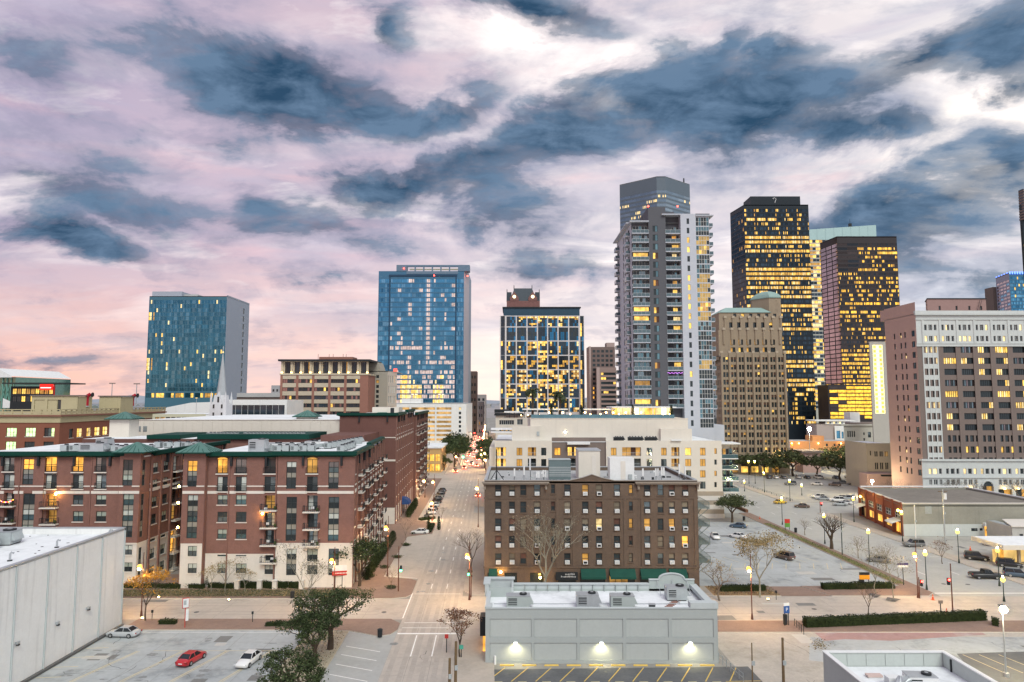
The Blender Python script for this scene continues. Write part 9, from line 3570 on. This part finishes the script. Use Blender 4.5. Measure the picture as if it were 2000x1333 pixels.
GB,GY='brown street lamps','green black globe lamps'
for(px,py,gy,kd,lab)in((276,1204,1106,'b','brown street lamp in the orange tree by the warehouse'),(652,1178,1094,'b','brown street lamp beside the red and white banner sign'),(757,1126,1030,'b','brown street lamp above the hedge row left of the road'),(917,1172,1084,'b','brown street lamp with signal on the right of the crossing'),
							 (934,1030,952,'b','brown street lamp at the near left corner of the hotel'),(1469,1210,1110,'b','brown street lamp before the tan tree right of the store'),(830,972,938,'b','brown lamp in the warm cluster before the restaurant'),(848,985,940,'b','brown lamp second in the warm cluster'),
							 (846,1015,981,'b','brown lamp over the planted island'),(1793,1168,1082,'b','brown street lamp with a red signal on the right corner'),(908,905,877,'b','brown lamp at the far street trees'),(948,918,885,'b','brown lamp right of the far street'),(949,935,898,'b','brown lamp nearer on the right of the far street'),
							 (1810,1152,1086,'y','green black lamp touching the brown corner lamp'),(1873,1100,1043,'y','green black lamp before the long grey wall'),(1698,1098,1043,'y','green black lamp on the verge'),(1763,1058,1006,'y','green black lamp at the corner of the brick shop'),
							 (1611,1062,1012,'y','green black lamp by the bare forked tree'),(1528,1025,979,'y','green black lamp by the far pay station'),(1543,979,943,'y','green black lamp between the far car rows'),(1566,968,957,'y','small green black lamp right of the middle car row'),(1454,960,952,'y','green black lamp by the white balconies'),(1493,962,928,'y','green black lamp left of the far cars'),
							 (1668,1020,978,'y','green black lamp at the far end of the brick shop'),(1952,1145,1079,'y','green black lamp by the dark pickup'),(1961,1175,1137,'y','short green black lamp behind the bright flood mast'),(1463,945,905,'y','left lamp of the glowing pair before the stone tower'),(1475,945,905,'y','right lamp of the glowing pair before the stone tower'),(1516,925,897,'y','left lamp under the trees right of the stone tower'),(1522,926,896,'y','right lamp under the trees right of the stone tower'),(1690,925,902,'y','lamp pair by the beige block')):
	x,y=G(px,py,.13)
	lamp('street_lamp',lab,x,y,max(3.0,XZ(px,gy,y)[1]-.13),kd,GB if kd=='b' else GY)

gs=None  # rows of lamps added to give the far road a warm glow
for k in range(14):
	for sd,t_ in((0,-15.6),(1,-3.4)):
		y_=338+k*30+12*sd
		lab=f'added brown lamp, {ORD[k]} from the near end on the {"left" if sd == 0 else "right"} kerb of the far street'
		if gs is None:gs=lamp('street_lamp',lab,*T(t_,y_),7,'b','added lamps down the far street')
		else:dup(gs,(*T(t_,y_),.13),0,lab)


def flood(label,px,py,top,n=1):
	x,y=G(px,py)
	t=thing('flood_mast',label,'flood light',(x,y,0),0,'flood light masts')
	h=XZ(px,top,y)[1]
	mb=MB();mb.tube([(0,0,0),(0,0,h)],[.12,.08],M_metal,7);mb.build('pole',t)
	mb=MB();mb.cyl(0,0,0,.5,.35,M_conc,10);mb.build('footing',t)
	mb=MB();mb.ball(0,-.25,h,.42,E_wh,10,6);mb.build('lamp_head',t)
	mb=MB();mb.box(-.35,-.2,h+.4,.35,.3,h+.5,M_dk);mb.build('hood',t)


flood('tall silver mast with the brightest flood light, right foreground',1965,1322,1190)
flood('mast with a bright flood light before the pink flank',1704,972,940)
x,Y=px_x(1580,345,838),345
t=thing('flood_mast','high mast with a dazzling lamp in front of the dark tower foot','flood light',(x,Y,0),0,'flood light masts')
h=px_z(838,Y)
mb=MB();mb.tube([(0,0,0),(0,0,h)],[.2,.12],M_metal,6);mb.build('pole',t)
mb=MB();mb.ball(0,-.3,h,.85,E_wh,10,6);mb.build('lamp_head',t)
# ground uplights in the pavements
E_up=em('uplight_glow',(1,.70,.25),30,0)
u0=None
for(px,py,lab)in((278,1209,'small ground light under the orange tree'),(310,1168,'small ground light across the street from the orange tree'),(447,1173,'small ground light near the stone posts'),(1500,1172,'small ground light at the foot of the tan tree')):
	x,y=G(px,py,.13)
	if u0 is None:
		u0=thing('ground_light',lab,'light',(x,y,.13),0,'ground lights')
		mb=MB();mb.cyl(0,0,0,.12,.22,M_dk,8);mb.build('casing',u0)
		mb=MB();mb.ball(0,0,.16,.16,E_up,8,4,.6);mb.build('lens',u0)
	else:dup(u0,(x,y,.13),0,lab)


def signal(label,px,py,gy,col,side=1,h=None):
	x,y=G(px,py,.13)
	t=thing('traffic_signal',label,'traffic light',(x,y,.13),0,'traffic signals')
	z=XZ(px,gy,y)[1]-.13
	hh=h or z+1.0
	mb=MB();mb.tube([(0,0,0),(0,0,hh)],[.11,.08],M_pole,7);mb.build('pole',t)
	mb=MB();mb.box(side*.25,-.15,z-.55,side*.62,.2,z+.55,M_dk);mb.tube([(0,0,z),(side*.3,0,z)],.04,M_dk,5);mb.build('housing',t)
	gl=em('signal_'+col,{'green':(.05,1,.35),'red':(1,.04,.03)}[col],16,0)
	mb=MB();mb.ball(side*.44,-.18,z-.3 if col=='green' else z+.3,.17,gl,8,5);mb.build('lens',t)
	mb=MB();mb.ball(side*.44,-.12,z,.14,M_dk,8,5);mb.build('dark_lens',t)


signal('signal showing green on a tall pole left of the road',778,1155,1111,'green',1,8)
signal('signal showing green on the right of the road by the hotel',920,1167,1118,'green',-1)
signal('signal showing red on the right street corner',1796,1169,1139,'red',1)
signal('tall signal pole with dark lamps standing in the cross street',1861,1199,1136,'red',-1,8)
signal('signal showing red by the far construction strip',1602,1002,985,'red',1)
for k,(t_,y_,cl)in enumerate(((-13,352,'green'),(-5,470,'green'),(-12.5,600,'red'),(-5.5,640,'red'),(-9,700,'green'))):
	t=thing('traffic_signal',['green signal at the first far crossing','green signal on the mast arm over the far street','red signal far down the street on the left','red signal far down the street on the right','tiny green signal farthest down the street'][k],'traffic light',(*T(t_,y_),0),0,'signals down the far street')
	mb=MB();mb.tube([(0,0,0),(0,0,6)],.14,M_dk,5);mb.build('pole',t)
	mb=MB();mb.box(-.3,-.3,5,.3,.3,6.5,M_dk);mb.build('housing',t)
	mb=MB();mb.ball(0,-.4,5.6,.42,MATS['signal_'+cl],8,5);mb.build('lens',t)
t=thing('signal_gantry','dark signal arm crossing the far street','gantry',(*T(-16,480),0))
mb=MB();mb.tube([(0,0,0),(0,0,12),(16,0,12.2)],.3,M_dk,6);mb.build('arm',t)
mb=MB();mb.tube([(16,0,0),(16,0,12.2)],.3,M_dk,6);mb.build('post',t)
# wooden and steel poles
for(px,py,top,r_,m,lab)in((1470,1352,1256,.10,M_wood,'thin leaning wooden pole in the gravel yard'),(1531,1362,1246,.2,M_wood,'thick wooden utility pole in the gravel yard'),(877,1372,1286,.2,M_wood,'wooden utility pole left of its twin at the bottom kerb'),(889,1375,1253,.2,M_wood,'wooden utility pole right of its twin at the bottom kerb'),
							 (1789,1062,986,.14,M_acw,'white steel pole before the long grey wall'),(1846,1064,956,.2,M_metal,'grey utility pole with a transformer before the long grey wall'),(1645,1085,1003,.12,M_poleg,'tall dark pole on the verge'),(954,1010,930,.14,M_pole,'tall brown pole at the hotel corner by the far pavement')):
	x,y=G(px,py)
	t=thing('utility_pole',lab,'pole',(x,y,0),0,'poles')
	h=XZ(px,top,y)[1]
	mb=MB();mb.tube([(0,0,-.1),(.05,0,h)],[r_,r_*.7],m,8);mb.build('pole',t)
	mb=MB();mb.box(-.05,-r_-.12,h*.55,.3,-r_*.6,h*.55+.5,M_ac);mb.build('meter_box',t)
	if 'transformer' in lab:
		mb=MB();mb.cyl(.5,0,h-2.4,h-1,.4,M_acw,10);mb.build('transformer',t)
		mb=MB();mb.box(-1.1,-.06,h-.6,1.1,.06,h-.45,M_wood);mb.build('cross_arm',t)


def text(s,size,m,parent,loc,rx=pi/2,rz=0):
	cu=bpy.data.curves.new('t','FONT')
	cu.body,cu.size,cu.align_x,cu.align_y,cu.extrude=s,size,'CENTER','CENTER',.01
	o=bpy.data.objects.new('t',cu)
	COL.objects.link(o)
	me=bpy.data.meshes.new_from_object(o.evaluated_get(bpy.context.evaluated_depsgraph_get()))
	bpy.data.objects.remove(o)
	me.materials.clear()
	me.materials.append(m)
	l=put('lettering',me,parent,loc,0)
	l.rotation_euler=(rx,0,rz)


def board(name,label,px,py,y0,y1,px0,px1,parts,posts=(0,),rz=0,pm_=None,cat='sign'):
	"""sign board on posts; parts = (height fraction 0, 1, material)"""
	x,y=G(px,py,.13)
	t=thing(name,label,cat,(x,y,.13),rz)
	za,zb,w=XZ(px,y1,y)[1]-.13,XZ(px,y0,y)[1]-.13,XZ(px1,y0,y)[0]-XZ(px0,y0,y)[0]
	for k in posts:
		mb=MB();mb.tube([(k*w,.06,0),(k*w,.06,zb-.1)],.07,pm_ or M_dk,6);mb.build('post',t)
	for(a,e,m)in parts:
		mb=MB();mb.box(-w/2,-.08,za+(zb-za)*a+.005,w/2,.04,za+(zb-za)*e,m);mb.build('panel',t)
	return t,w,za,zb


M_red=pm('sign_red_paint',(.50,.035,.03),.5,.08,.6)
M_blue=pm('sign_blue_paint',(.03,.10,.32),.5,.08,.6)
M_or=pm('sign_amber',(.75,.33,.02),.5,.08,.6)
M_cone=pm('cone_orange',(.75,.13,.04),.6,.08,.8)
t,w,a,e=board('parking_sign','blue and white parking sign with letter P at the end of the long hedge',1537,1222,1178,1198,1531,1543,((0,.72,M_blue),(.72,1,M_acw)),(-.35,.35),.25)
text('P',.75,M_acw,t,(0,-.1,a+(e-a)*.36))
mb=MB();mb.box(-.6,-.3,.2,-.1,.1,a-.1,M_dk);mb.build('notice_box',t)
t,w,a,e=board('pylon_sign','red post sign with a slanted white board beside the near lot',361,1226,1168,1188,355,367,((0,1,M_red),),(0,),.5,M_red)
mb=MB();mb.box(-w*.4,-.13,a+.1,w*.45,-.085,e-.1,M_acw);mb.build('face',t)
mb=MB();mb.box(-w*.3,-.15,a+.5,w*.1,-.131,e-.35,M_ac);mb.build('emblem',t)
mb=MB();mb.box(.05,-.1,a-1.9,.45,-.02,a-.2,M_acw);mb.build('notice',t)
t,w,a,e=board('banner_sign','red and white banner board on black posts at the apartment corner',668,1148,1104,1124,650,688,((0,.45,M_red),(.45,1,M_acw)),(-.35,0,.35),.22)
for k in range(9):
	mb=MB();mb.box(-w*.34+w*.075*k,-.1,a+(e-a)*.18,-w*.34+w*.075*k+w*.045,-.081,a+(e-a)*.28,M_acw);mb.build('letter_block',t)
t,w,a,e=board('parking_board','yellow and black parking board above the hedge',1689,1149,1118,1132,1678,1698,((0,.62,M_or),(.62,1,M_dk)),(-.42,.42))
mb=MB();mb.box(-w*.45,.1,0,.0,.5,a-.1,M_dk);mb.build('cabinet',t)
t,w,a,e=board('parking_board','small red and green parking board at the far end of the lot',1538,1035,1014,1030,1533,1543,((0,.5,pm('sign_green',(.12,.30,.06),.6,.1,.6)),(.5,1,M_red)),(-.4,.4))
board('board_sign','wide purple and white board on one post beside the verge',1765,1143,1100,1108,1754,1775,((0,.5,M_acw),(.5,1,pm('sign_violet',(.06,.045,.14),.6,.1,.6))),(0,))
board('road_sign','small grey road sign on a thin post in the right cross street',1838,1200,1173,1179,1834,1842,((0,1,M_taupe),),(0,))
board('road_sign','small green street sign before the rust leaved tree',901,1284,1260,1268,897,905,((0,1,pm('sign_teal',(.08,.40,.30),.6,.1,.6)),),(0,))
t,w,a,e=board('road_sign','red sign hanging on a post left of the rust leaved tree',872,1275,1239,1247,869,876,((0,1,M_red),),(0,))
for i,(px,py)in enumerate(((1822,1172),(1849,1200),(1895,1075),(844,1018),(1484,1015))):
	x,y=G(px,py)
	t=thing('traffic_cone',['orange cone on the kerb of the right corner','orange cone beside the tall signal pole','orange cone near the small red trailer','orange cone by the garage entrance','orange cone by the construction strip'][i],'traffic cone',(x,y,.01),0,'traffic cones')
	mb=MB();mb.cyl(0,0,.05,.95,.2,M_cone,10,.04);mb.build('cone',t)
	mb=MB();mb.box(-.28,-.28,0,.28,.28,.05,M_cone);mb.build('base',t)
	mb=MB();mb.cyl(0,0,.45,.62,.125,M_acw,10,.10);mb.build('stripe',t)
for i,(px,py,c,lab)in enumerate(((742,1244,'bin','dark litter bin on the pavement corner by the oaks'),(571,1168,'bin','black litter bin by the bare sycamore'),(1453,1017,'bin','black litter bin under the round green tree'),(1554,1040,'bin','dark bin by the far pay station'),
									 (297,1212,'meter','parking meter by the orange tree'),(493,1215,'meter','parking meter by the near lot entrance'),(1516,1172,'meter','parking meter beside the tan tree'),(921,1140,'meter','pay cabinet under the green signal'))):
	x,y=G(px,py,.13)
	t=thing('litter_bin' if c=='bin' else 'parking_meter',lab,'bin' if c=='bin' else 'parking meter',(x,y,.13))
	if c=='bin':
		mb=MB();mb.cyl(0,0,0,1.05,.34,M_dk,10,.38);mb.build('body',t)
		mb=MB();mb.cyl(0,0,1.06,1.2,.42,M_dk,10,.2);mb.build('lid',t)
	else:
		mb=MB();mb.tube([(0,0,0),(0,0,1.2)],.05,M_dk,6);mb.build('post',t)
		mb=MB();mb.box(-.14,-.1,1.2,.14,.1,1.6,M_dk);mb.build('head',t)
# posts and rails of the stone plinths, fences
for i,px in enumerate((463,507,537,589)):
	x,y=G(px,1150,.13)
	t=thing('gate_post',['first pale stone post between the hedges','second pale stone post between the hedges','third pale stone post between the hedges','last pale stone post between the hedges'][i],'post',(x,y,.13),0,'stone posts between the hedges')
	mb=MB();mb.box(-.4,-.4,0,.4,.4,1.4,M_stone);mb.build('shaft',t)
	mb=MB();mb.box(-.5,-.5,1.4,.5,.5,1.55,M_stone);mb.build('cap',t)


def fence(label,A,B,h,n,m):
	t=thing('fence',label,'fence',(*A,0))
	dx,dy=B[0]-A[0],B[1]-A[1]
	for i in range(n+1):
		mb=MB();mb.tube([(dx*i/n,dy*i/n,0),(dx*i/n,dy*i/n,h)],.05,m,5);mb.build('post',t)
	for z in(h-.05,h*.5):
		mb=MB();mb.tube([(0,0,z),(dx,dy,z)],.03,m,4);mb.build('rail',t)


fence('low metal fence leading from the grey store towards the gravel yard',G(1404,1292),G(1452,1333),1.1,6,M_metal)
fence('short dark fence by the end of the long hedge',G(1552,1224),G(1570,1240),1.2,4,M_dk)
fence('dark barrier along the far car park',T(104.2,238),T(104.2,298),.9,14,M_dk)
mb=MB();mb.prism([T(79.6,215),T(80.4,215),T(80.4,262),T(79.6,262)],0,.9,pm('barrier_brown',(.16,.08,.05),.8,.3,.5,fine=.2))
tag(mb.build('road_barrier'),'brown barrier strip beside the light streaked ramp','barrier')

# ------------------------------------------------------------------ vehicles
M_tyre=pm('tyre',(.018,.018,.018),.85,.1,.8)
M_rim=pm('rim',(.45,.46,.47),.35,.1,.8,metal=.7)
G_car=glass('car_glass',(.02,.025,.03),0,.05,.1)
E_head,E_tail,E_taild=em('headlight',(1,.92,.72),9,0),em('taillight_lit',(1,.06,.03),160,0),pm('taillight',(.28,.01,.01),.3,.05,.5)
M_lens=pm('headlight_lens',(.6,.62,.64),.2,.05,.5)
CARP={}


def paint(name,c):
	if name not in MATS:
		m=pm(name,c,.3,.05,.8,spec=.6,fine=.02)
		m.node_tree.nodes['Principled BSDF'].inputs['Coat Weight'].default_value=.6
		m.node_tree.nodes['Principled BSDF'].inputs['Coat Roughness'].default_value=.08
	return MATS[name]


# station lists: x (front +), half width, sill, shoulder, bonnet height
CARS={'sedan':([(2.30,.62,.32,.52,.58),(2.15,.80,.20,.60,.70),(1.3,.88,.18,.74,.88),(.55,.89,.18,.80,.96),(-1.2,.89,.18,.84,.98),(-1.85,.86,.20,.84,.97),(-2.25,.78,.26,.74,.90),(-2.35,.70,.34,.60,.66)],[(.95,-1.75),(.28,-1.05)],.95,1.43),
		'suv':([(2.30,.70,.36,.66,.80),(2.15,.86,.28,.76,.96),(1.2,.93,.26,.90,1.08),(.8,.94,.26,.94,1.12),(-1.6,.94,.26,.98,1.14),(-2.25,.92,.30,.96,1.12),(-2.38,.86,.40,.80,.92)],[(.95,-2.30),(.35,-2.05)],1.10,1.78),
		'pickup':([(2.75,.76,.42,.74,.92),(2.6,.92,.34,.84,1.06),(1.5,.96,.32,.96,1.16),(1.1,.96,.32,.98,1.18),(-.45,.96,.32,1.0,1.18),(-.5,.96,.32,1.0,1.14),(-2.65,.96,.36,1.0,1.14),(-2.75,.92,.44,.92,1.06)],[(1.25,-.45),(.7,-.35)],1.16,1.80)}


def car(kind,pname,col,lit=False):
	key=(kind,pname,lit)
	if key in CARP:return CARP[key],False
	P=paint(pname,col)
	st,gh,zb,zr=CARS[kind]
	t=thing('parked_car','car','pickup' if kind=='pickup' else 'car')
	mb=MB()
	rings=[]
	for(x,w,z0,z1,z2)in st:
		b=len(mb.v)
		mb.v.extend([(x,-w*.94,z0),(x,-w,z0+.15),(x,-w,z1-.06),(x,-w*.93,z1+.03),(x,-w*.60,z2),(x,w*.60,z2),(x,w*.93,z1+.03),(x,w,z1-.06),(x,w,z0+.15),(x,w*.94,z0)])
		rings.append(b)
	k=mb.mi(P)
	for a,b in zip(rings,rings[1:]):
		for i in range(10):
			j=(i+1)%10
			mb.f.append((a+i,b+i,b+j,a+j));mb.m.append(k)
	mb.f.append(tuple(range(rings[0],rings[0]+10)));mb.m.append(k)
	mb.f.append(tuple(range(rings[-1]+9,rings[-1]-1,-1)));mb.m.append(k)
	if kind=='pickup':mb.box(-2.6,-.78,1.145,-.55,.78,1.16,M_dk)
	o=mb.build('body',t)
	for p in o.data.polygons:p.use_smooth=True
	(f0,r0),(f1,r1)=gh
	w0,w1=.80,.62
	q0,q1=[(r0,-w0),(f0,-w0),(f0,w0),(r0,w0)],[(r1,-w1),(f1,-w1),(f1,w1),(r1,w1)]
	if kind!='sedan':q0,q1=[(a,b*1.05)for a,b in q0],[(a,b*1.15)for a,b in q1]
	mb=MB();mb.frustum(q0,zb-.03,q1,zr-.05,G_car,False);mb.build('window',t)
	mb=MB()
	mb.frustum([(a,b*1.01)for a,b in q1],zr-.06,[(a*.96,b*.88)for a,b in q1],zr,P)
	for a,b in zip(q0,q1):mb.tube([(*a,zb-.03),(*b,zr-.05)],.045,P,4,False)
	xm=(f0+r0)/2
	for s in(-1,1):mb.tube([(xm,s*q0[2][1]*1.0,zb-.03),((f1+r1)/2,s*q1[2][1],zr-.05)],.045,P,4,False)
	mb.build('roof',t)
	R_=.33 if kind=='sedan' else .38
	L=st[0][0]
	for x in(L*.62,-L*.60):
		for s in(-1,1):
			mb=MB();mb.tube([(x,s*.72,R_),(x,s*.93,R_)],R_,M_tyre,12)
			wl=mb.build('wheel',t)
			mb=MB();mb.tube([(x,s*.93,R_),(x,s*.945,R_)],R_*.62,M_rim,10);mb.build('rim',wl)
	zl=st[1][3]
	for s in(-1,1):
		mb=MB();mb.box(L-.22,s*.78-.16,zl-.12,L-.06,s*.66+.08,zl+.03,E_head if lit else M_lens);mb.build('headlight',t)
		mb=MB();xr=st[-1][0];mb.box(xr-.02,s*.74-.16,st[-2][3]-.16,xr+.16,s*.66+.08,st[-2][3]+.02,E_tail if lit else E_taild);mb.build('taillight',t)
	mb=MB();xr=st[-1][0];mb.box(xr-.03,-.26,.5,xr+.02,.26,.62,M_acw);mb.build('number_plate',t)
	CARP[key]=t
	return t,True


CT={'silver':(.46,.48,.50),'red':(.48,.012,.02),'white':(.78,.78,.77),'black':(.012,.013,.015),'grey':(.14,.15,.16),'blue':(.05,.09,.14),'brown':(.10,.065,.05),'taxi':(.70,.45,.03),'pale':(.38,.41,.43)}


def park(kind,col,x,y,rz,label,group='parked cars',lit=False,s=1.0):
	t,new=car(kind,'paint_'+col,CT[col],lit)
	if new:
		t.location=(x,y,.012);t.rotation_euler=(0,0,rz);t['label']=label;t['group']=group
		t.scale=(s,s,s)
	else:dup(t,(x,y,.012),rz,label,group,s)


D=radians
for(kind,col,px,py,deg,lab)in(('sedan','silver',241,1243,176,'silver sedan parked against the white warehouse'),('sedan','red',374,1293,80,'bright red car alone in the near parking lot'),('sedan','white',486,1296,263,'white car with a dark roof in the near parking lot'),
									 ('sedan','white',820,1043,182,'white hatchback by the garage entrance'),('suv','brown',1531,1092,118,'dark brown van alone in the right parking lot'),('sedan','blue',1442,1031,150,'blue grey car under the round green tree'),('sedan','white',1397,1052,265,'white car beside the hotel fire escape'),
									 ('sedan','white',1440,1051,130,'white car behind the tan tree'),('pickup','black',1924,1130,-4,'black pickup truck in the right street'),('suv','black',1908,1094,-28,'black van parked at the right kerb'),('suv','black',1972,1108,-30,'black car behind the black van at the right edge'),('suv','blue',1988,1128,-25,'dark blue car at the right picture edge'),
									 ('sedan','black',1985,1095,10,'black car under the pale canopy'),('suv','grey',1784,1068,178,'dark car with shrubs behind it before the grey wall'),('sedan','grey',1716,1098,150,'grey car behind the thin saplings'),
									 ('sedan','taxi',1524,984,20,'yellow taxi by the construction strip'),('sedan','brown',1566,992,160,'dark brown car in the crossing of the far car park')):
	park(kind,col,*G(px,py),D(deg),lab)
ks=['sedan','suv','sedan','sedan','suv']
cs=['black','white','grey','silver','black','white','pale','blue','grey','white']
on=['first','second','third','fourth','fifth','sixth','seventh','eighth','ninth','tenth','eleventh','twelfth']
for k in range(9):park(ks[k%5],['grey','white','black','silver','black','black','grey','black','black'][k],*T(-17.6,206+k*7.2),D(118),f"{on[k]} {['grey', 'white', 'black', 'silver', 'black', 'black', 'grey', 'black', 'black'][k]} car, nearest first, in the slanted row left of the road",'cars in the slanted row')
for k,px in enumerate((1501,1515,1530,1559,1576,1596,1602,1632,1657,1672)):
	park(ks[(k+1)%5],cs[k],px_x(px,306,930),306,D(80+5*(k%3)),f'{cs[k]} car, {on[k]} from the left in the farthest car row','cars in the farthest row')
for k,(px,py,cl)in enumerate(((1595,948,'white'),(1630,950,'brown'),(1644,945,'grey'),(1667,948,'black'),(1598,974,'white'),(1607,977,'pale'),(1634,980,'white'),(1644,976,'black'),(1650,985,'white'),(1657,977,'pale'),(1640,988,'pale'),(1543,948,'grey'))):
	park(ks[k%5],cl,*G(px,py),D(150+9*(k%4)),f'{cl} car {["front left", "behind", "beside the brown one", "darkest", "leftmost", "second", "middle", "fourth", "fifth", "rear", "nearest", "beside the far lamp"][k]} in the far car park','cars in the far car park')
# traffic far down the main street, lamps lit
rr=random.Random(6)
for k in range(40):
	y_=348+k*9.5+rr.uniform(-2,2)
	cl=['black','white','grey'][k%3]
	park(ks[k%5],cl,*T((-12.3,-9.2,-6.2)[(k*2+k//3)%3],y_),D(92),f'{cl} car with glowing tail lights, {ORD[k]} from the front in the far street traffic','traffic in the far street',True)
for k,(t_,y_)in enumerate(((-3.9,250),(-15.6,330),(-16.5,338))):park(ks[k],'black',*T(t_,y_),D(92),['black car waiting at the right kerb before the far crossing','black car with red lights under the dark left trees','farther black car with red lights under the dark left trees'][k],'traffic in the far street',True)
t=thing('trailer','small red trailer on the concrete before the lit garage','trailer',(*G(1933,1066),0),.3)
mb=MB();mb.box(-1.2,-.8,.5,1.2,.8,1.7,M_red);mb.box(-1.1,-.7,1.7,1.1,.7,1.78,M_acw);mb.build('box',t)
for s in(-1,1):
	mb=MB();mb.tube([(0,s*.8,.35),(0,s*1.0,.35)],.35,M_tyre,10);mb.build('wheel',t)
mb=MB();mb.tube([(-1.2,0,.5),(-2.4,0,.45)],.06,M_dk,5);mb.build('tow_bar',t)
